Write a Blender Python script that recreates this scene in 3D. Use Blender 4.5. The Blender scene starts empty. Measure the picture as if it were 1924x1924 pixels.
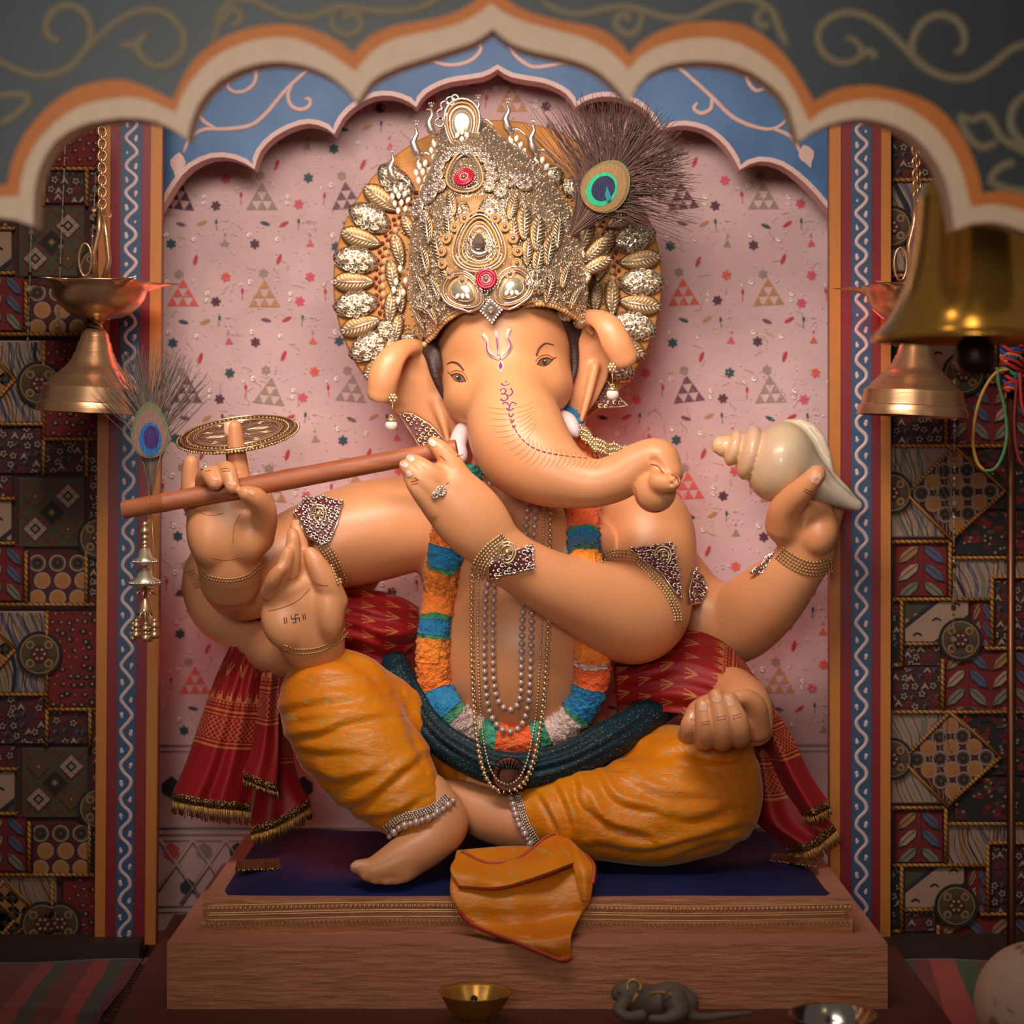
import bpy, bmesh, math, random
import numpy as np
from mathutils import Vector, Matrix
from mathutils.bvhtree import BVHTree
PI = math.pi
sc = bpy.context.scene
COL = sc.collection

def lin(r, g, b):
    f = lambda v: (v/255/12.92) if v/255 <= 0.04045 else ((v/255+0.055)/1.055)**2.4
    return (f(r), f(g), f(b), 1.0)

# ---------------------------------------------------------------- camera, world, lights, exposure
cam_d = bpy.data.cameras.new('camera')
cam = bpy.data.objects.new('camera', cam_d); COL.objects.link(cam)
cam.location = (0, -4, 1.0); cam.rotation_euler = (PI/2, 0, 0)
cam_d.sensor_width = 36; cam_d.lens = 36*4000/1924; cam_d.shift_y = -112/1924
cam_d.clip_start = 0.05; cam_d.clip_end = 50
cam_d.dof.use_dof = True; cam_d.dof.focus_distance = 3.9; cam_d.dof.aperture_fstop = 2.4
sc.camera = cam

w = bpy.data.worlds.new('world'); sc.world = w; w.use_nodes = True
wb = w.node_tree.nodes['Background']
wb.inputs[0].default_value = (1.0, 0.82, 0.68, 1); wb.inputs[1].default_value = 0.11

def area(name, loc, target, size, size_y, power, col):
    d = bpy.data.lights.new(name, 'AREA'); d.shape = 'RECTANGLE'; d.size = size; d.size_y = size_y
    d.energy = power; d.color = col
    o = bpy.data.objects.new(name, d); COL.objects.link(o); o.location = loc
    o.rotation_euler = (Vector(target)-Vector(loc)).to_track_quat('-Z', 'Y').to_euler()
    return o
def point(name, loc, power, col, r=0.03):
    d = bpy.data.lights.new(name, 'POINT'); d.energy = power; d.color = col; d.shadow_soft_size = r
    o = bpy.data.objects.new(name, d); COL.objects.link(o); o.location = loc
    return o
WARM = (1.0, 0.87, 0.74)
o = area('shrine_lamp', (-0.2, -1.12, 1.98), (0, 0.1, 1.18), 1.2, 0.35, 10.4, WARM); o.data.spread = math.radians(84)
o = area('room_lamp', (-0.55, -5.2, 1.75), (0.0, 0, 1.12), 1.1, 0.9, 3.3, (1.0, 0.92, 0.83)); o.data.spread = math.radians(32)
for x, y, z, p in ((0.15, -3.3, 2.0, .9), (0.95, -3.2, 1.95, .7), (1.75, -2.3, 1.85, .7)):
    area('tube_lamp', (x, y, z), (0.66, -1.0, 1.2), 0.10, 0.8, p, (1.0, 0.80, 0.48))
for x, y, z, p in ((-0.6, -3.4, 1.75, .8), (2.0, -2.7, 1.45, 1.2), (0.35, -4.8, 2.3, 1.4), (1.5, -3.0, 0.55, .5)):
    point('hall_bulb', (x, y, z), p, (1.0, 0.80, 0.52), .06)
for x, y, z in ((0.36, -1.16, 1.86), (0.60, -1.14, 1.80), (0.92, -0.78, 1.86)):
    point('shrine_bulb', (x, y, z), .55, (1.0, 0.80, 0.48), .04)
RED = (1.0, 0.10, 0.07)
for x, y, z, p in [(-0.20, 0.24, 0.92, 0.42), (0.26, 0.24, 0.95, 0.42), (-0.40, 0.30, 0.42, 0.14), (0.50, 0.24, 0.62, 0.24), (-0.64, 0.26, 0.60, 0.20)]:
    point('red_led', (x, y, z), p, RED, .09)
point('red_led', (-0.66, 0.10, 1.27), .10, RED, .02); point('red_led', (0.70, 0.10, 1.26), .10, RED, .02); point('red_led', (-0.03, 0.36, 1.64), 0.04, RED, .03)
vs = sc.view_settings
sc.display_settings.display_device = 'sRGB'
vs.view_transform = 'Standard'; vs.look = 'None'; vs.exposure = -0.1; vs.gamma = 1.0; vs.use_curve_mapping = False
try:
    sc.cycles.use_denoising = True
    sc.cycles.max_bounces = 8; sc.cycles.diffuse_bounces = 3; sc.cycles.glossy_bounces = 4
    sc.cycles.transparent_max_bounces = 6; sc.cycles.sample_clamp_indirect = 6.0; sc.cycles.caustics_reflective = False
except Exception:
    pass

# ---------------------------------------------------------------- helpers
def S(y): return (4.0+y)/4000.0                 # metres one photo pixel spans at depth y
def P(px, py, y): s = S(y); return Vector(((px-962)*s, y, 1.0+(850-py)*s))
def PX(pts, y): return [P(a, b, y) for a, b in pts]

def catmull(pts, n, closed=False):
    p = np.array([list(q) for q in pts], float); m = len(p)
    if m < 3 and not closed:
        t = np.linspace(0, 1, n)[:, None]; return p[0]*(1-t)+p[-1]*t
    segs = m if closed else m-1
    ts = np.linspace(0, segs, n, endpoint=not closed)
    i = np.minimum(ts.astype(int), segs-1); f = (ts-i)[:, None]
    g = (lambda k: p[k % m]) if closed else (lambda k: p[np.clip(k, 0, m-1)])
    p0, p1, p2, p3 = g(i-1), g(i), g(i+1), g(i+2)
    if not closed:
        p0 = np.where((i == 0)[:, None], 2*p1-p2, p0); p3 = np.where((i == segs-1)[:, None], 2*p2-p1, p3)
    return 0.5*((2*p1)+(-p0+p2)*f+(2*p0-5*p1+4*p2-p3)*f*f+(-p0+3*p1-3*p2+p3)*f**3)
def arclen(pts, n, closed=False):               # evenly spaced points on a smooth curve
    q = catmull(pts, max(200, n*6), closed)
    if closed: q = np.vstack([q, q[:1]])
    d = np.r_[0, np.cumsum(np.linalg.norm(np.diff(q, axis=0), axis=1))]
    t = np.linspace(0, d[-1], n, endpoint=not closed)
    return np.stack([np.interp(t, d, q[:, k]) for k in range(q.shape[1])], 1)

WL = {}
def wl(o): return WL.get(o.name, Vector((0, 0, 0))) if o else Vector((0, 0, 0))
class MB:
    """collects shapes that become ONE mesh object"""
    def __init__(s): s.v = []; s.f = []; s.m = []; s.uv = None; s.n = 0
    def add(s, v, f, m=0):
        s.v.append(np.array([tuple(q) for q in v], float).reshape(-1, 3)); o = s.n
        s.f += [tuple(i+o for i in q) for q in f]; s.m += [m]*len(f); s.n += len(v); return s
    def grid(s, G, m=0, cu=False, cv=False):
        G = np.array(G, float); a, b = G.shape[:2]
        f = []
        for i in range(a if cu else a-1):
            for j in range(b if cv else b-1):
                i2, j2 = (i+1) % a, (j+1) % b
                f.append((i*b+j, i*b+j2, i2*b+j2, i2*b+j))
        return s.add(G.reshape(-1, 3), f, m)
    def tube(s, path, r, n=6, m=0, closed=False, flat=None, cap=True, nrm=None):
        """round tube along a path; flat=(axis, factor) squashes it along a world axis"""
        p = np.array([tuple(q) for q in path], float); k = len(p)
        r = np.full(k, r) if np.isscalar(r) else np.interp(np.linspace(0, 1, k), np.linspace(0, 1, len(r)), r)
        t = np.gradient(p, axis=0)
        if closed: t = np.roll(p, -1, 0)-np.roll(p, 1, 0)
        t /= np.maximum(np.linalg.norm(t, axis=1, keepdims=True), 1e-9)
        a = np.array([0, 1, 0.]) if abs(t[0][1]) < 0.9 else np.array([1., 0, 0])
        if nrm is not None: a = np.array(nrm, float)
        rows = []; ang = np.arange(n)*2*PI/n
        for i in range(k):
            a = a-t[i]*np.dot(a, t[i]); a /= max(np.linalg.norm(a), 1e-9); b = np.cross(t[i], a)
            off = np.cos(ang)[:, None]*a+np.sin(ang)[:, None]*b
            if flat: off[:, flat[0]] *= flat[1]
            rows.append(p[i]+off*r[i])
        o = s.n; s.grid(rows, m, closed, True)
        if cap and not closed:
            s.f += [tuple(o+j for j in range(n))[::-1], tuple(o+(k-1)*n+j for j in range(n))]; s.m += [m, m]
        return s
    def lathe(s, prof, a, b, n=32, m=0, wob=None, up=None):
        """prof: (t along a->b, radius in metres)"""
        a = np.array(tuple(a)); b = np.array(tuple(b)); d = b-a; L = np.linalg.norm(d); d = d/L
        u = np.cross(d, [0, 1, 0.]) if abs(d[1]) < .9 else np.cross(d, [1, 0, 0.]); u /= np.linalg.norm(u); w2 = np.cross(d, u)
        th = np.arange(n)*2*PI/n; rows = []
        for q in prof:
            rr = np.full(n, q[1])
            if wob is not None: rr = rr*wob(th, q[0])
            rows.append(a+d*L*q[0]+rr[:, None]*(np.cos(th)[:, None]*u+np.sin(th)[:, None]*w2))
        return s.grid(rows, m, False, True)
    def ball(s, c, r, m=0, n=10, k=7, sc=(1, 1, 1), R=None):
        c = np.array(tuple(c)); rows = []
        th = np.arange(n)*2*PI/n
        for i in range(k+1):
            ph = PI*i/k
            q = np.stack([np.cos(th)*math.sin(ph), np.sin(th)*math.sin(ph), np.full(n, math.cos(ph))], 1)*r*np.array(sc)
            if R is not None: q = q @ np.array(R).T
            rows.append(c+q)
        return s.grid(rows, m, False, True)
    def box(s, lo, hi, m=0):
        (x0, y0, z0), (x1, y1, z1) = lo, hi
        v = [(x0,y0,z0),(x1,y0,z0),(x1,y1,z0),(x0,y1,z0),(x0,y0,z1),(x1,y0,z1),(x1,y1,z1),(x0,y1,z1)]
        return s.add(v, [(0,3,2,1),(4,5,6,7),(0,1,5,4),(1,2,6,5),(2,3,7,6),(3,0,4,7)], m)
    def ext(s, front, dy, m=0, inset=0.0, up=0.0):
        """front: polygon of 3D points seen from -y; extruded dy to the back"""
        f = [np.array(tuple(q)) for q in front]; n = len(f)
        ar = sum(f[i][0]*f[(i+1) % n][2]-f[(i+1) % n][0]*f[i][2] for i in range(n))
        if ar < 0: f = f[::-1]
        b = [q+np.array([0, dy, 0]) for q in f]
        fa = [tuple(range(n))]+[tuple(range(2*n-1, n-1, -1))]
        fa += [(i, n+i, n+(i+1) % n, (i+1) % n) for i in range(n)]
        if inset:
            c = sum(f)/n; g = [q+(c-q)*min(0.45, inset/max(np.linalg.norm(c-q), 1e-6))*1.0+np.array([0, -up, 0]) for q in f]
            v = f+b+g; fa[0] = tuple(range(2*n, 3*n))
            fa += [(i, (i+1) % n, 2*n+(i+1) % n, 2*n+i) for i in range(n)]
            return s.add(v, fa, m)
        return s.add(f+b, fa, m)
    def strip(s, A, B, y, dy, m=0):
        """band between two matched curves of 3D points, extruded dy to the back"""
        A = [np.array(tuple(q)) for q in A]; B = [np.array(tuple(q)) for q in B]; d = np.array([0, dy, 0])
        return s.grid(np.array([[a+d, a, b, b+d] for a, b in zip(A, B)]), m, False, True)
    def build(s, name, mats, parent=None, smooth=True, loc=None, angle=None):
        off = wl(parent)
        v = np.vstack(s.v) if s.v else np.zeros((0, 3))
        base = off if loc is None else Vector(loc)
        v = v-np.array(base)
        me = bpy.data.meshes.new(name); me.from_pydata(v.tolist(), [], s.f)
        mats = mats if isinstance(mats, (list, tuple)) else [mats]
        for q in mats: me.materials.append(q)
        if len(mats) > 1: me.polygons.foreach_set('material_index', s.m)
        if smooth: me.polygons.foreach_set('use_smooth', [True]*len(me.polygons))
        if angle is not None: me.set_sharp_from_angle(angle=math.radians(angle))
        me.update()
        return link(name, me, parent, base)
def link(name, me, parent=None, at=(0, 0, 0), rot=None, scale=None):
    o = bpy.data.objects.new(name, me); COL.objects.link(o)
    at = Vector(at)
    if parent is not None: o.parent = parent; o.location = at-wl(parent)
    else: o.location = at
    if rot is not None: o.rotation_euler = rot
    if scale is not None: o.scale = (scale,)*3 if np.isscalar(scale) else scale
    WL[o.name] = at
    return o
def shape(b, name, mats, smooth=True):
    """mesh data only, built about the origin, for instances"""
    o = b.build(name, mats, None, smooth, loc=(0, 0, 0)); me = o.data; WL.pop(o.name, None); bpy.data.objects.remove(o); return me
def tag(o, label=None, cat=None, group=None, kind=None):
    if label: o['label'] = label
    if cat: o['category'] = cat
    if group: o['group'] = group
    if kind: o['kind'] = kind
    return o
def thing(name, label, cat, loc=(0, 0, 0), group=None):
    o = bpy.data.objects.new(name, None); COL.objects.link(o); o.location = loc; o.empty_display_size = .02
    WL[o.name] = Vector(loc)
    return tag(o, label, cat, group)

# ---- node expressions
class E:
    def __init__(s, nt, so): s.nt = nt; s.so = so
    def _m(s, op, *a):
        n = s.nt.nodes.new('ShaderNodeMath'); n.operation = op
        for i, q in enumerate(a):
            if isinstance(q, E): s.nt.links.new(q.so, n.inputs[i])
            else: n.inputs[i].default_value = q
        return E(s.nt, n.outputs[0])
    def __add__(s, o): return s._m('ADD', s, o)
    __radd__ = __add__
    def __sub__(s, o): return s._m('SUBTRACT', s, o)
    def __rsub__(s, o): return s._m('SUBTRACT', o, s)
    def __mul__(s, o): return s._m('MULTIPLY', s, o)
    __rmul__ = __mul__
    def __truediv__(s, o): return s._m('DIVIDE', s, o)
    def __lt__(s, o): return s._m('LESS_THAN', s, o)
    def __gt__(s, o): return s._m('GREATER_THAN', s, o)
    def fract(s): return s._m('FRACT', s)
    def floor(s): return s._m('FLOOR', s)
    def abs(s): return s._m('ABSOLUTE', s)
    def sin(s): return s._m('SINE', s)
    def min(s, o): return s._m('MINIMUM', s, o)
    def max(s, o): return s._m('MAXIMUM', s, o)
    def sqrt(s): return s._m('SQRT', s)
    def atan2(s, o): return s._m('ARCTAN2', s, o)
    def mod(s, o): return s._m('FLOORED_MODULO', s, o)
class G:
    """builds one material's node tree"""
    def __init__(g, name):
        g.m = bpy.data.materials.new(name); g.m.use_nodes = True; g.nt = g.m.node_tree
        g.b = g.nt.nodes['Principled BSDF']; g._c = {}
    def coord(g, kind='Object'):
        n = g.nt.nodes.new('ShaderNodeTexCoord'); return n.outputs[kind]
    def xyz(g, kind='Object'):
        n = g.nt.nodes.new('ShaderNodeSeparateXYZ'); g.nt.links.new(g.coord(kind), n.inputs[0])
        return [E(g.nt, n.outputs[i]) for i in range(3)]
    def noise(g, scale, detail=3, rough=.5, stretch=None, kind='Object', out=0):
        n = g.nt.nodes.new('ShaderNodeTexNoise'); n.inputs['Scale'].default_value = scale
        n.inputs['Detail'].default_value = detail; n.inputs['Roughness'].default_value = rough
        co = g.coord(kind)
        if stretch:
            mp = g.nt.nodes.new('ShaderNodeMapping'); mp.inputs['Scale'].default_value = stretch
            g.nt.links.new(co, mp.inputs[0]); co = mp.outputs[0]
        g.nt.links.new(co, n.inputs['Vector']); return E(g.nt, n.outputs[out])
    def voro(g, scale, feature='F1', kind='Object', out=0, rnd=1.0, stretch=None):
        n = g.nt.nodes.new('ShaderNodeTexVoronoi'); n.feature = feature; n.inputs['Scale'].default_value = scale
        n.inputs['Randomness'].default_value = rnd
        co = g.coord(kind)
        if stretch:
            mp = g.nt.nodes.new('ShaderNodeMapping'); mp.inputs['Scale'].default_value = stretch
            g.nt.links.new(co, mp.inputs[0]); co = mp.outputs[0]
        g.nt.links.new(co, n.inputs['Vector']); return E(g.nt, n.outputs[out])
    def mix(g, f, a, b):
        n = g.nt.nodes.new('ShaderNodeMix'); n.data_type = 'RGBA'
        for sok, q in ((n.inputs[0], f), (n.inputs[6], a), (n.inputs[7], b)):
            if isinstance(q, E): g.nt.links.new(q.so, sok)
            else: sok.default_value = q
        return E(g.nt, n.outputs[2])
    def ramp(g, f, stops):
        n = g.nt.nodes.new('ShaderNodeValToRGB'); g.nt.links.new(f.so, n.inputs[0]); cr = n.color_ramp
        while len(cr.elements) < len(stops): cr.elements.new(1.0)
        for e, (p, c) in zip(cr.elements, stops): e.position = p; e.color = c
        return E(g.nt, n.outputs[0])
    def step(g, f, a, b):
        n = g.nt.nodes.new('ShaderNodeMapRange'); n.interpolation_type = 'SMOOTHSTEP'
        g.nt.links.new(f.so, n.inputs[0]); n.inputs[1].default_value = a; n.inputs[2].default_value = b
        return E(g.nt, n.outputs[0])
    def set(g, **k):
        for key, v in k.items():
            sok = g.b.inputs[{'col': 'Base Color', 'rough': 'Roughness', 'metal': 'Metallic', 'sheen': 'Sheen Weight', 'coat': 'Coat Weight',
                              'spec': 'Specular IOR Level', 'trans': 'Transmission Weight', 'ior': 'IOR', 'sss': 'Subsurface Weight', 'aniso': 'Anisotropic', 'alpha': 'Alpha', 'coatr': 'Coat Roughness'}[key]]
            if isinstance(v, E): g.nt.links.new(v.so, sok)
            else: sok.default_value = v
        return g
    def bump(g, h, strength=.3, dist=.01):
        n = g.nt.nodes.new('ShaderNodeBump'); n.inputs['Strength'].default_value = strength; n.inputs['Distance'].default_value = dist
        g.nt.links.new(h.so, n.inputs['Height']); g.nt.links.new(n.outputs[0], g.b.inputs['Normal']); return g
MC = {}
def flat(r, g_, b, rough=.6, metal=0.0, grain=.12, coat=0, spec=.5, bump=0):
    """painted / dyed surface: one colour with a little procedural wear"""
    k = (r, g_, b, rough, metal, grain, coat, spec, bump)
    if k in MC: return MC[k]
    g = G('surface_%d_%d_%d' % (r, g_, b)); c = lin(r, g_, b)
    n = g.noise(60, 4)
    g.set(col=g.mix(n, tuple(x*(1-grain) for x in c[:3])+(1,), tuple(min(1, x*(1+grain)) for x in c[:3])+(1,)), rough=rough, metal=metal, coat=coat, spec=spec)
    if bump: g.bump(g.noise(220, 4), bump, .004)
    MC[k] = g.m; return g.m
def metal(name, c, rough=.3, bump=0, bscale=150, mt=1.0):
    g = G(name); n = g.noise(35, 4)
    g.set(col=g.mix(n, tuple(x*.8 for x in c[:3])+(1,), c), rough=g.step(n, -1.2, 2.2)*(rough*2), metal=mt)
    if bump: g.bump(g.noise(bscale, 3), bump, .003)
    return g.m
# ---------------------------------------------------------------- the setting
YW, YA, YPIL = 0.42, 0.30, 0.17
RND = random.Random(7)
def struct(o): o['kind'] = 'structure'; return o
# back wall: pink cloth
g = G('pink_cloth'); x, y, z = g.xyz()
n = g.noise(9, 4); fine = g.noise(420, 2)
g.set(col=g.mix(g.step(n, .3, .7), lin(196, 160, 162), lin(210, 174, 175)), rough=.62, sheen=.25)
g.bump(fine+g.noise(70, 3)*.6, .25, .004); M_PINK = g.m
b = MB(); a0, a1 = P(180, 40, YW), P(1690, 1800, YW)
b.box((a0.x, YW, a1.z), (a1.x, YW+.03, a0.z)); wall = struct(b.build('wall_back', M_PINK, smooth=False))
# ---- embroidered motifs of the cloth: thin appliques, each an object of its own
def motif(name, polys, thick=.0016):
    b = MB()
    for pl in polys: b.ext([(u*S(YW), 0, v*S(YW)) for u, v in pl], thick)
    me = bpy.data.meshes.new(name); v = np.vstack(b.v); me.from_pydata(v.tolist(), [], b.f); return me
def tri_polys():
    out = []; W, H = 60, 52
    for r in range(3):
        for c in range(r+1):
            cx = (c-r/2)*W/3; ty = H/2-r*H/3
            out.append([(cx, ty), (cx-W/6*.97, ty-H/3*.98), (cx+W/6*.97, ty-H/3*.98)])
    # leave the three white gaps: drop inner triangles for a Sierpinski look
    return out
def flower_polys(R=9.5, k=6):
    out = [[(2.6*math.cos(a), 2.6*math.sin(a)) for a in np.arange(6)*PI/3]]
    for i in range(k):
        a = i*2*PI/k+.5; c, s_ = math.cos(a), math.sin(a)
        pl = [(2, -1.2), (5.5, -3.2), (R, -1.6), (R, 1.6), (5.5, 3.2), (2, 1.2)]
        out.append([(u*c-v*s_, u*s_+v*c) for u, v in pl])
    return out
def leaf_polys(L=11, W=3.6):
    return [[(-L*math.cos(t)*.9, W*math.sin(t)*(abs(math.sin(t))**.2)) for t in np.linspace(0, 2*PI, 11)[:-1]]]
CLOTHC = {'maroon': flat(84, 34, 52), 'teal': flat(34, 66, 76), 'rose': flat(198, 76, 98), 'coral': flat(206, 84, 74), 'taupe': flat(150, 124, 112),
          'gold': flat(176, 124, 82), 'red': flat(178, 38, 54), 'plum': flat(104, 62, 78), 'dark': flat(40, 46, 52)}
M_SEQ = metal('sequin_silver', lin(252, 236, 228), .3, 0, 150, .35)
ME = {}
def mm(kind, col):
    k = (kind, col)
    if k not in ME:
        me = motif(kind+'_motif', {'triangle': tri_polys, 'flower': flower_polys, 'leaf': leaf_polys, 'bud': lambda: leaf_polys(7, 3.2)+[[(-6, -.5), (-20, -.9), (-20, .9), (-6, .5)]],
                         'small': lambda: [[(0, 8), (-8, -6), (8, -6)]]+[[(-3, 13), (0, 19), (3, 13)]]}[kind]())
        me.materials.append(CLOTHC[col]); ME[k] = me
    return ME[k]
def put(kind, col, px, py, rot=0.0, scl=1.0):
    o = link(kind+'_motif', mm(kind, col), wall, P(px, py, YW-.0017), (0, rot, 0), scl); return o
ring = MB(); ringc = None
seq = MB()
def sequin(px, py, r=3.6, hole=True):
    c = P(px, py, YW-.0022); s = S(YW)
    if hole:
        th = np.arange(10)*2*PI/10
        rows = [[c+Vector((rr*s*math.cos(t), dy, rr*s*math.sin(t))) for t in th] for rr, dy in ((r, .002), (r, 0), (r*.45, -.0004), (r*.45, .002))]
        seq.grid(rows, 0, False, True)
    else: seq.ball(c, r*s, 0, 6, 4)
XR, YR = 157.0, 182.0         # repeat of the print
def jit(a): return RND.uniform(-a, a)
for r in range(-1, 9):
    for c in range(-1, 10):
        ox = 330+c*XR-150+r*5.2; oy = 210+r*YR
        trc = [['maroon', 'taupe', 'plum'], ['coral', 'gold', 'coral'], ['plum', 'taupe', 'taupe'], ['coral', 'gold', 'gold']][r % 4][c % 3]
        items = [('triangle', trc, 158, 158, 0, 1), ('flower', ['rose', 'maroon'][c % 2], 66, 175, .3, 1), ('bud', 'red', 113, 156, PI/2*3, .9),
                 ('leaf', ['teal', 'plum'][(c+r) % 2], 2, 212, .32, 1), ('leaf', ['red', 'gold'][c % 2], 42, 210, -.5, 1.05), ('bud', 'teal', 68, 206, PI/2*3, .8),
                 ('small', ['rose', 'coral', 'taupe'][(c+r) % 3], 82, 66, 0, 1), ('flower', ['teal', 'maroon'][c % 2], 134, 69, 0, 1),
                 ('leaf', 'red', 28, 97, -1.25, 1.1), ('flower', ['coral', 'teal', 'rose'][(c*2+r) % 3], 84, 127, .2, 1), ('flower', 'taupe', 150, 122, 0, .95)]
        for kd, cl, dx, dy, ro, s_ in items:
            X, Y = ox+dx+jit(3), oy+dy+jit(3)
            if 296 < X < 1566 and 130 < Y < 1385: put(kd, cl, X, Y, ro+jit(.12), s_)
        for dx, dy, rr in [(126, 50, 5), (22, 58, 4.6), (128, 160-22, 5.2), (47, 160, 4.6), (110, 143, 3), (203-157, 172, 4), (20, 135, 2)]:
            X, Y = ox+dx, oy+dy
            if 296 < X < 1566 and 130 < Y < 1385: sequin(X, Y, rr)
        for k in range(62):
            X, Y = ox+RND.uniform(0, XR), oy+RND.uniform(0, YR)
            if 296 < X < 1566 and 130 < Y < 1385: sequin(X, Y, RND.choice([1.0, 1.3, 1.7]), False)
        for k in range(9):      # heart of beads
            t = k/8*2*PI; X, Y = ox+82+13*math.sin(t)**3, oy+30-(12*math.cos(t)-5*math.cos(2*t))*.9
            if 296 < X < 1566 and 130 < Y < 1385: sequin(X, Y, 1.7, False)
o = seq.build('sequins', M_SEQ, wall); o['kind'] = 'stuff'
# grey stitched twigs on the cloth
tw = MB()
for k in range(420):
    X, Y = RND.uniform(300, 1560), RND.uniform(140, 1385); a = RND.uniform(0, PI); L = RND.uniform(5, 12)
    pts = [P(X+L*t*math.cos(a)+3*math.sin(t*3), Y+L*t*math.sin(a), YW-.0006) for t in np.linspace(-1, 1, 5)]
    tw.tube(pts, .0007, 4)
o = tw.build('stitching', flat(182, 142, 126), wall); o['kind'] = 'stuff'
# woven border at the foot of the cloth (lattice with lozenges)
bd = MB()
for yy, hh in [(1398, 5), (1410, 3), (1552, 6), (1566, 4), (1578, 3), (1700, 5), (1712, 3)]:
    bd.ext(PX([(288, yy), (1566, yy), (1566, yy+hh), (288, yy+hh)], YW-.002), .0022)
for k in range(12):
    for yy, c_ in ((1440, .5), (1628, 0)):
        pass
for r0, r1 in ((1578, 1700),):
    for k in range(-2, 22):
        X = 300+k*62
        for sgn in (1, -1):
            pts = [P(X, r0, YW-.002), P(X+sgn*62*(r1-r0)/90, r1, YW-.002)]
            if 285 < X < 1570: bd.tube(pts, .0045, 4, flat=(1, .3))
o = bd.build('woven_border', flat(196, 166, 158, bump=.3), wall); o['label'] = 'pale woven border bands of the pink cloth'
loz = [(0, 22), (-18, 8), (-18, -8), (0, -20), (18, -8), (18, 8)]
lm = {}
for cn in ('dark', 'red', 'coral', 'taupe'):
    me = motif('lozenge_motif', [loz, ]); me.materials.append(CLOTHC[cn]); lm[cn] = me
for k in range(21):
    for row, yy in enumerate((1480, 1600, 1668)):
        X = 322+k*62+(31 if row == 2 else 0)
        if X < 1560: link('lozenge_motif', lm[['dark', 'red', 'coral', 'taupe'][(k+row*2) % 4]], wall, P(X, yy, YW-.003), None, .8 if row else 1)

# ---- arch seen behind the idol
def lobes(segs, n=12):
    out = []
    for sgm in segs:
        q = arclen(sgm, n); out += [tuple(p) for p in (q if not out else q[1:])]
    return out
BSEG = [[(296, 402), (340, 332), (378, 303), (412, 295), (448, 301), (478, 318)], [(478, 318), (490, 284), (522, 253), (570, 233), (605, 237), (628, 252)],
        [(628, 252), (650, 215), (688, 187), (725, 179), (760, 187), (782, 201)], [(782, 201), (800, 176), (840, 156), (888, 148), (915, 142), (935, 130)],
        [(935, 130), (955, 143), (985, 150), (1025, 157), (1062, 175), (1082, 201)], [(1082, 201), (1105, 187), (1143, 181), (1185, 190), (1215, 210), (1240, 246)],
        [(1240, 246), (1262, 238), (1292, 236), (1330, 247), (1365, 277), (1390, 319)], [(1390, 319), (1412, 307), (1438, 303), (1475, 315), (1520, 352), (1568, 408)]]
bc = lobes(BSEG)
g = G('blue_paint'); n = g.noise(5, 5); n2 = g.noise(40, 3)
g.set(col=g.mix(g.step(n, .35, .65), lin(46, 86, 136), lin(66, 110, 160)), rough=.5); g.bump(n2, .12, .004); M_BLUE = g.m
M_TRIM = flat(214, 176, 172, .55); 
ba = thing('scalloped_arch', 'blue scalloped arch with pink vine tendrils behind the crown', 'arch', P(935, 300, YA))
b = MB(); b.ext(PX([(270, 402)]+bc+[(1590, 408), (1590, -60), (270, -60)], YA), .04); b.build('arch_panel', M_BLUE, ba, smooth=False)
c = np.array([(p[0], p[1]) for p in bc]); t = np.gradient(c, axis=0); t /= np.linalg.norm(t, axis=1, keepdims=True)
nr = np.stack([t[:, 1], -t[:, 0]], 1); outer = c+nr*9
b = MB(); b.strip(PX(c, YA-.006), PX(outer, YA-.006), 0, .06); o = b.build('edge_trim', M_TRIM, ba, smooth=False); o['label'] = 'pale pink raised edge of the blue arch'
VINES = [[(600, 112), (540, 166), (500, 213), (470, 236), (422, 243), (385, 243), (358, 258), (344, 288)], [(548, 160), (541, 180), (548, 200), (568, 206), (582, 197), (581, 185), (572, 187)],
         [(405, 242), (380, 226), (362, 200)], [(478, 110), (480, 150), (462, 170), (440, 173), (427, 162), (430, 152)], [(790, 104), (838, 122), (880, 116), (903, 95), (897, 80), (876, 90)],
         [(958, 70), (962, 95), (985, 118), (1015, 126), (1100, 108)], [(976, 90), (962, 92), (958, 80)], [(1255, 108), (1330, 175), (1380, 222), (1432, 242), (1460, 240), (1478, 226)], [(1455, 242), (1488, 258), (1504, 286)],
         [(1338, 180), (1336, 204), (1318, 213), (1304, 204), (1311, 193)], [(1404, 126), (1406, 152), (1420, 170), (1438, 166)], [(724, 132), (708, 150), (692, 162)], [(622, 143), (630, 150), (640, 146)]]
for v in VINES:
    b = MB(); q = arclen([P(a, b_, YA) for a, b_ in v], 26); b.tube(q, [.0045, .0055, .0055, .004], 6, flat=(1, .45)); b.build('vine', M_TRIM, ba)
for cx, cy, hgt, ro in ((334, 308, 46, .15), (1516, 292, 44, -.3)):
    b = MB(); pl = [(u, v*hgt/50) for u, v in [(0, -24), (9, -16), (15, -4), (12, 7), (5, 17), (0, 29), (-6, 16), (-13, 6), (-15, -5), (-8, -17)]]
    pl = [(cx+u*math.cos(ro)-v*math.sin(ro), cy+u*math.sin(ro)+v*math.cos(ro)) for u, v in pl]
    b.ext(PX(pl, YA-.003), .004); b.build('vine_leaf', M_TRIM, ba, smooth=False)

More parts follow.
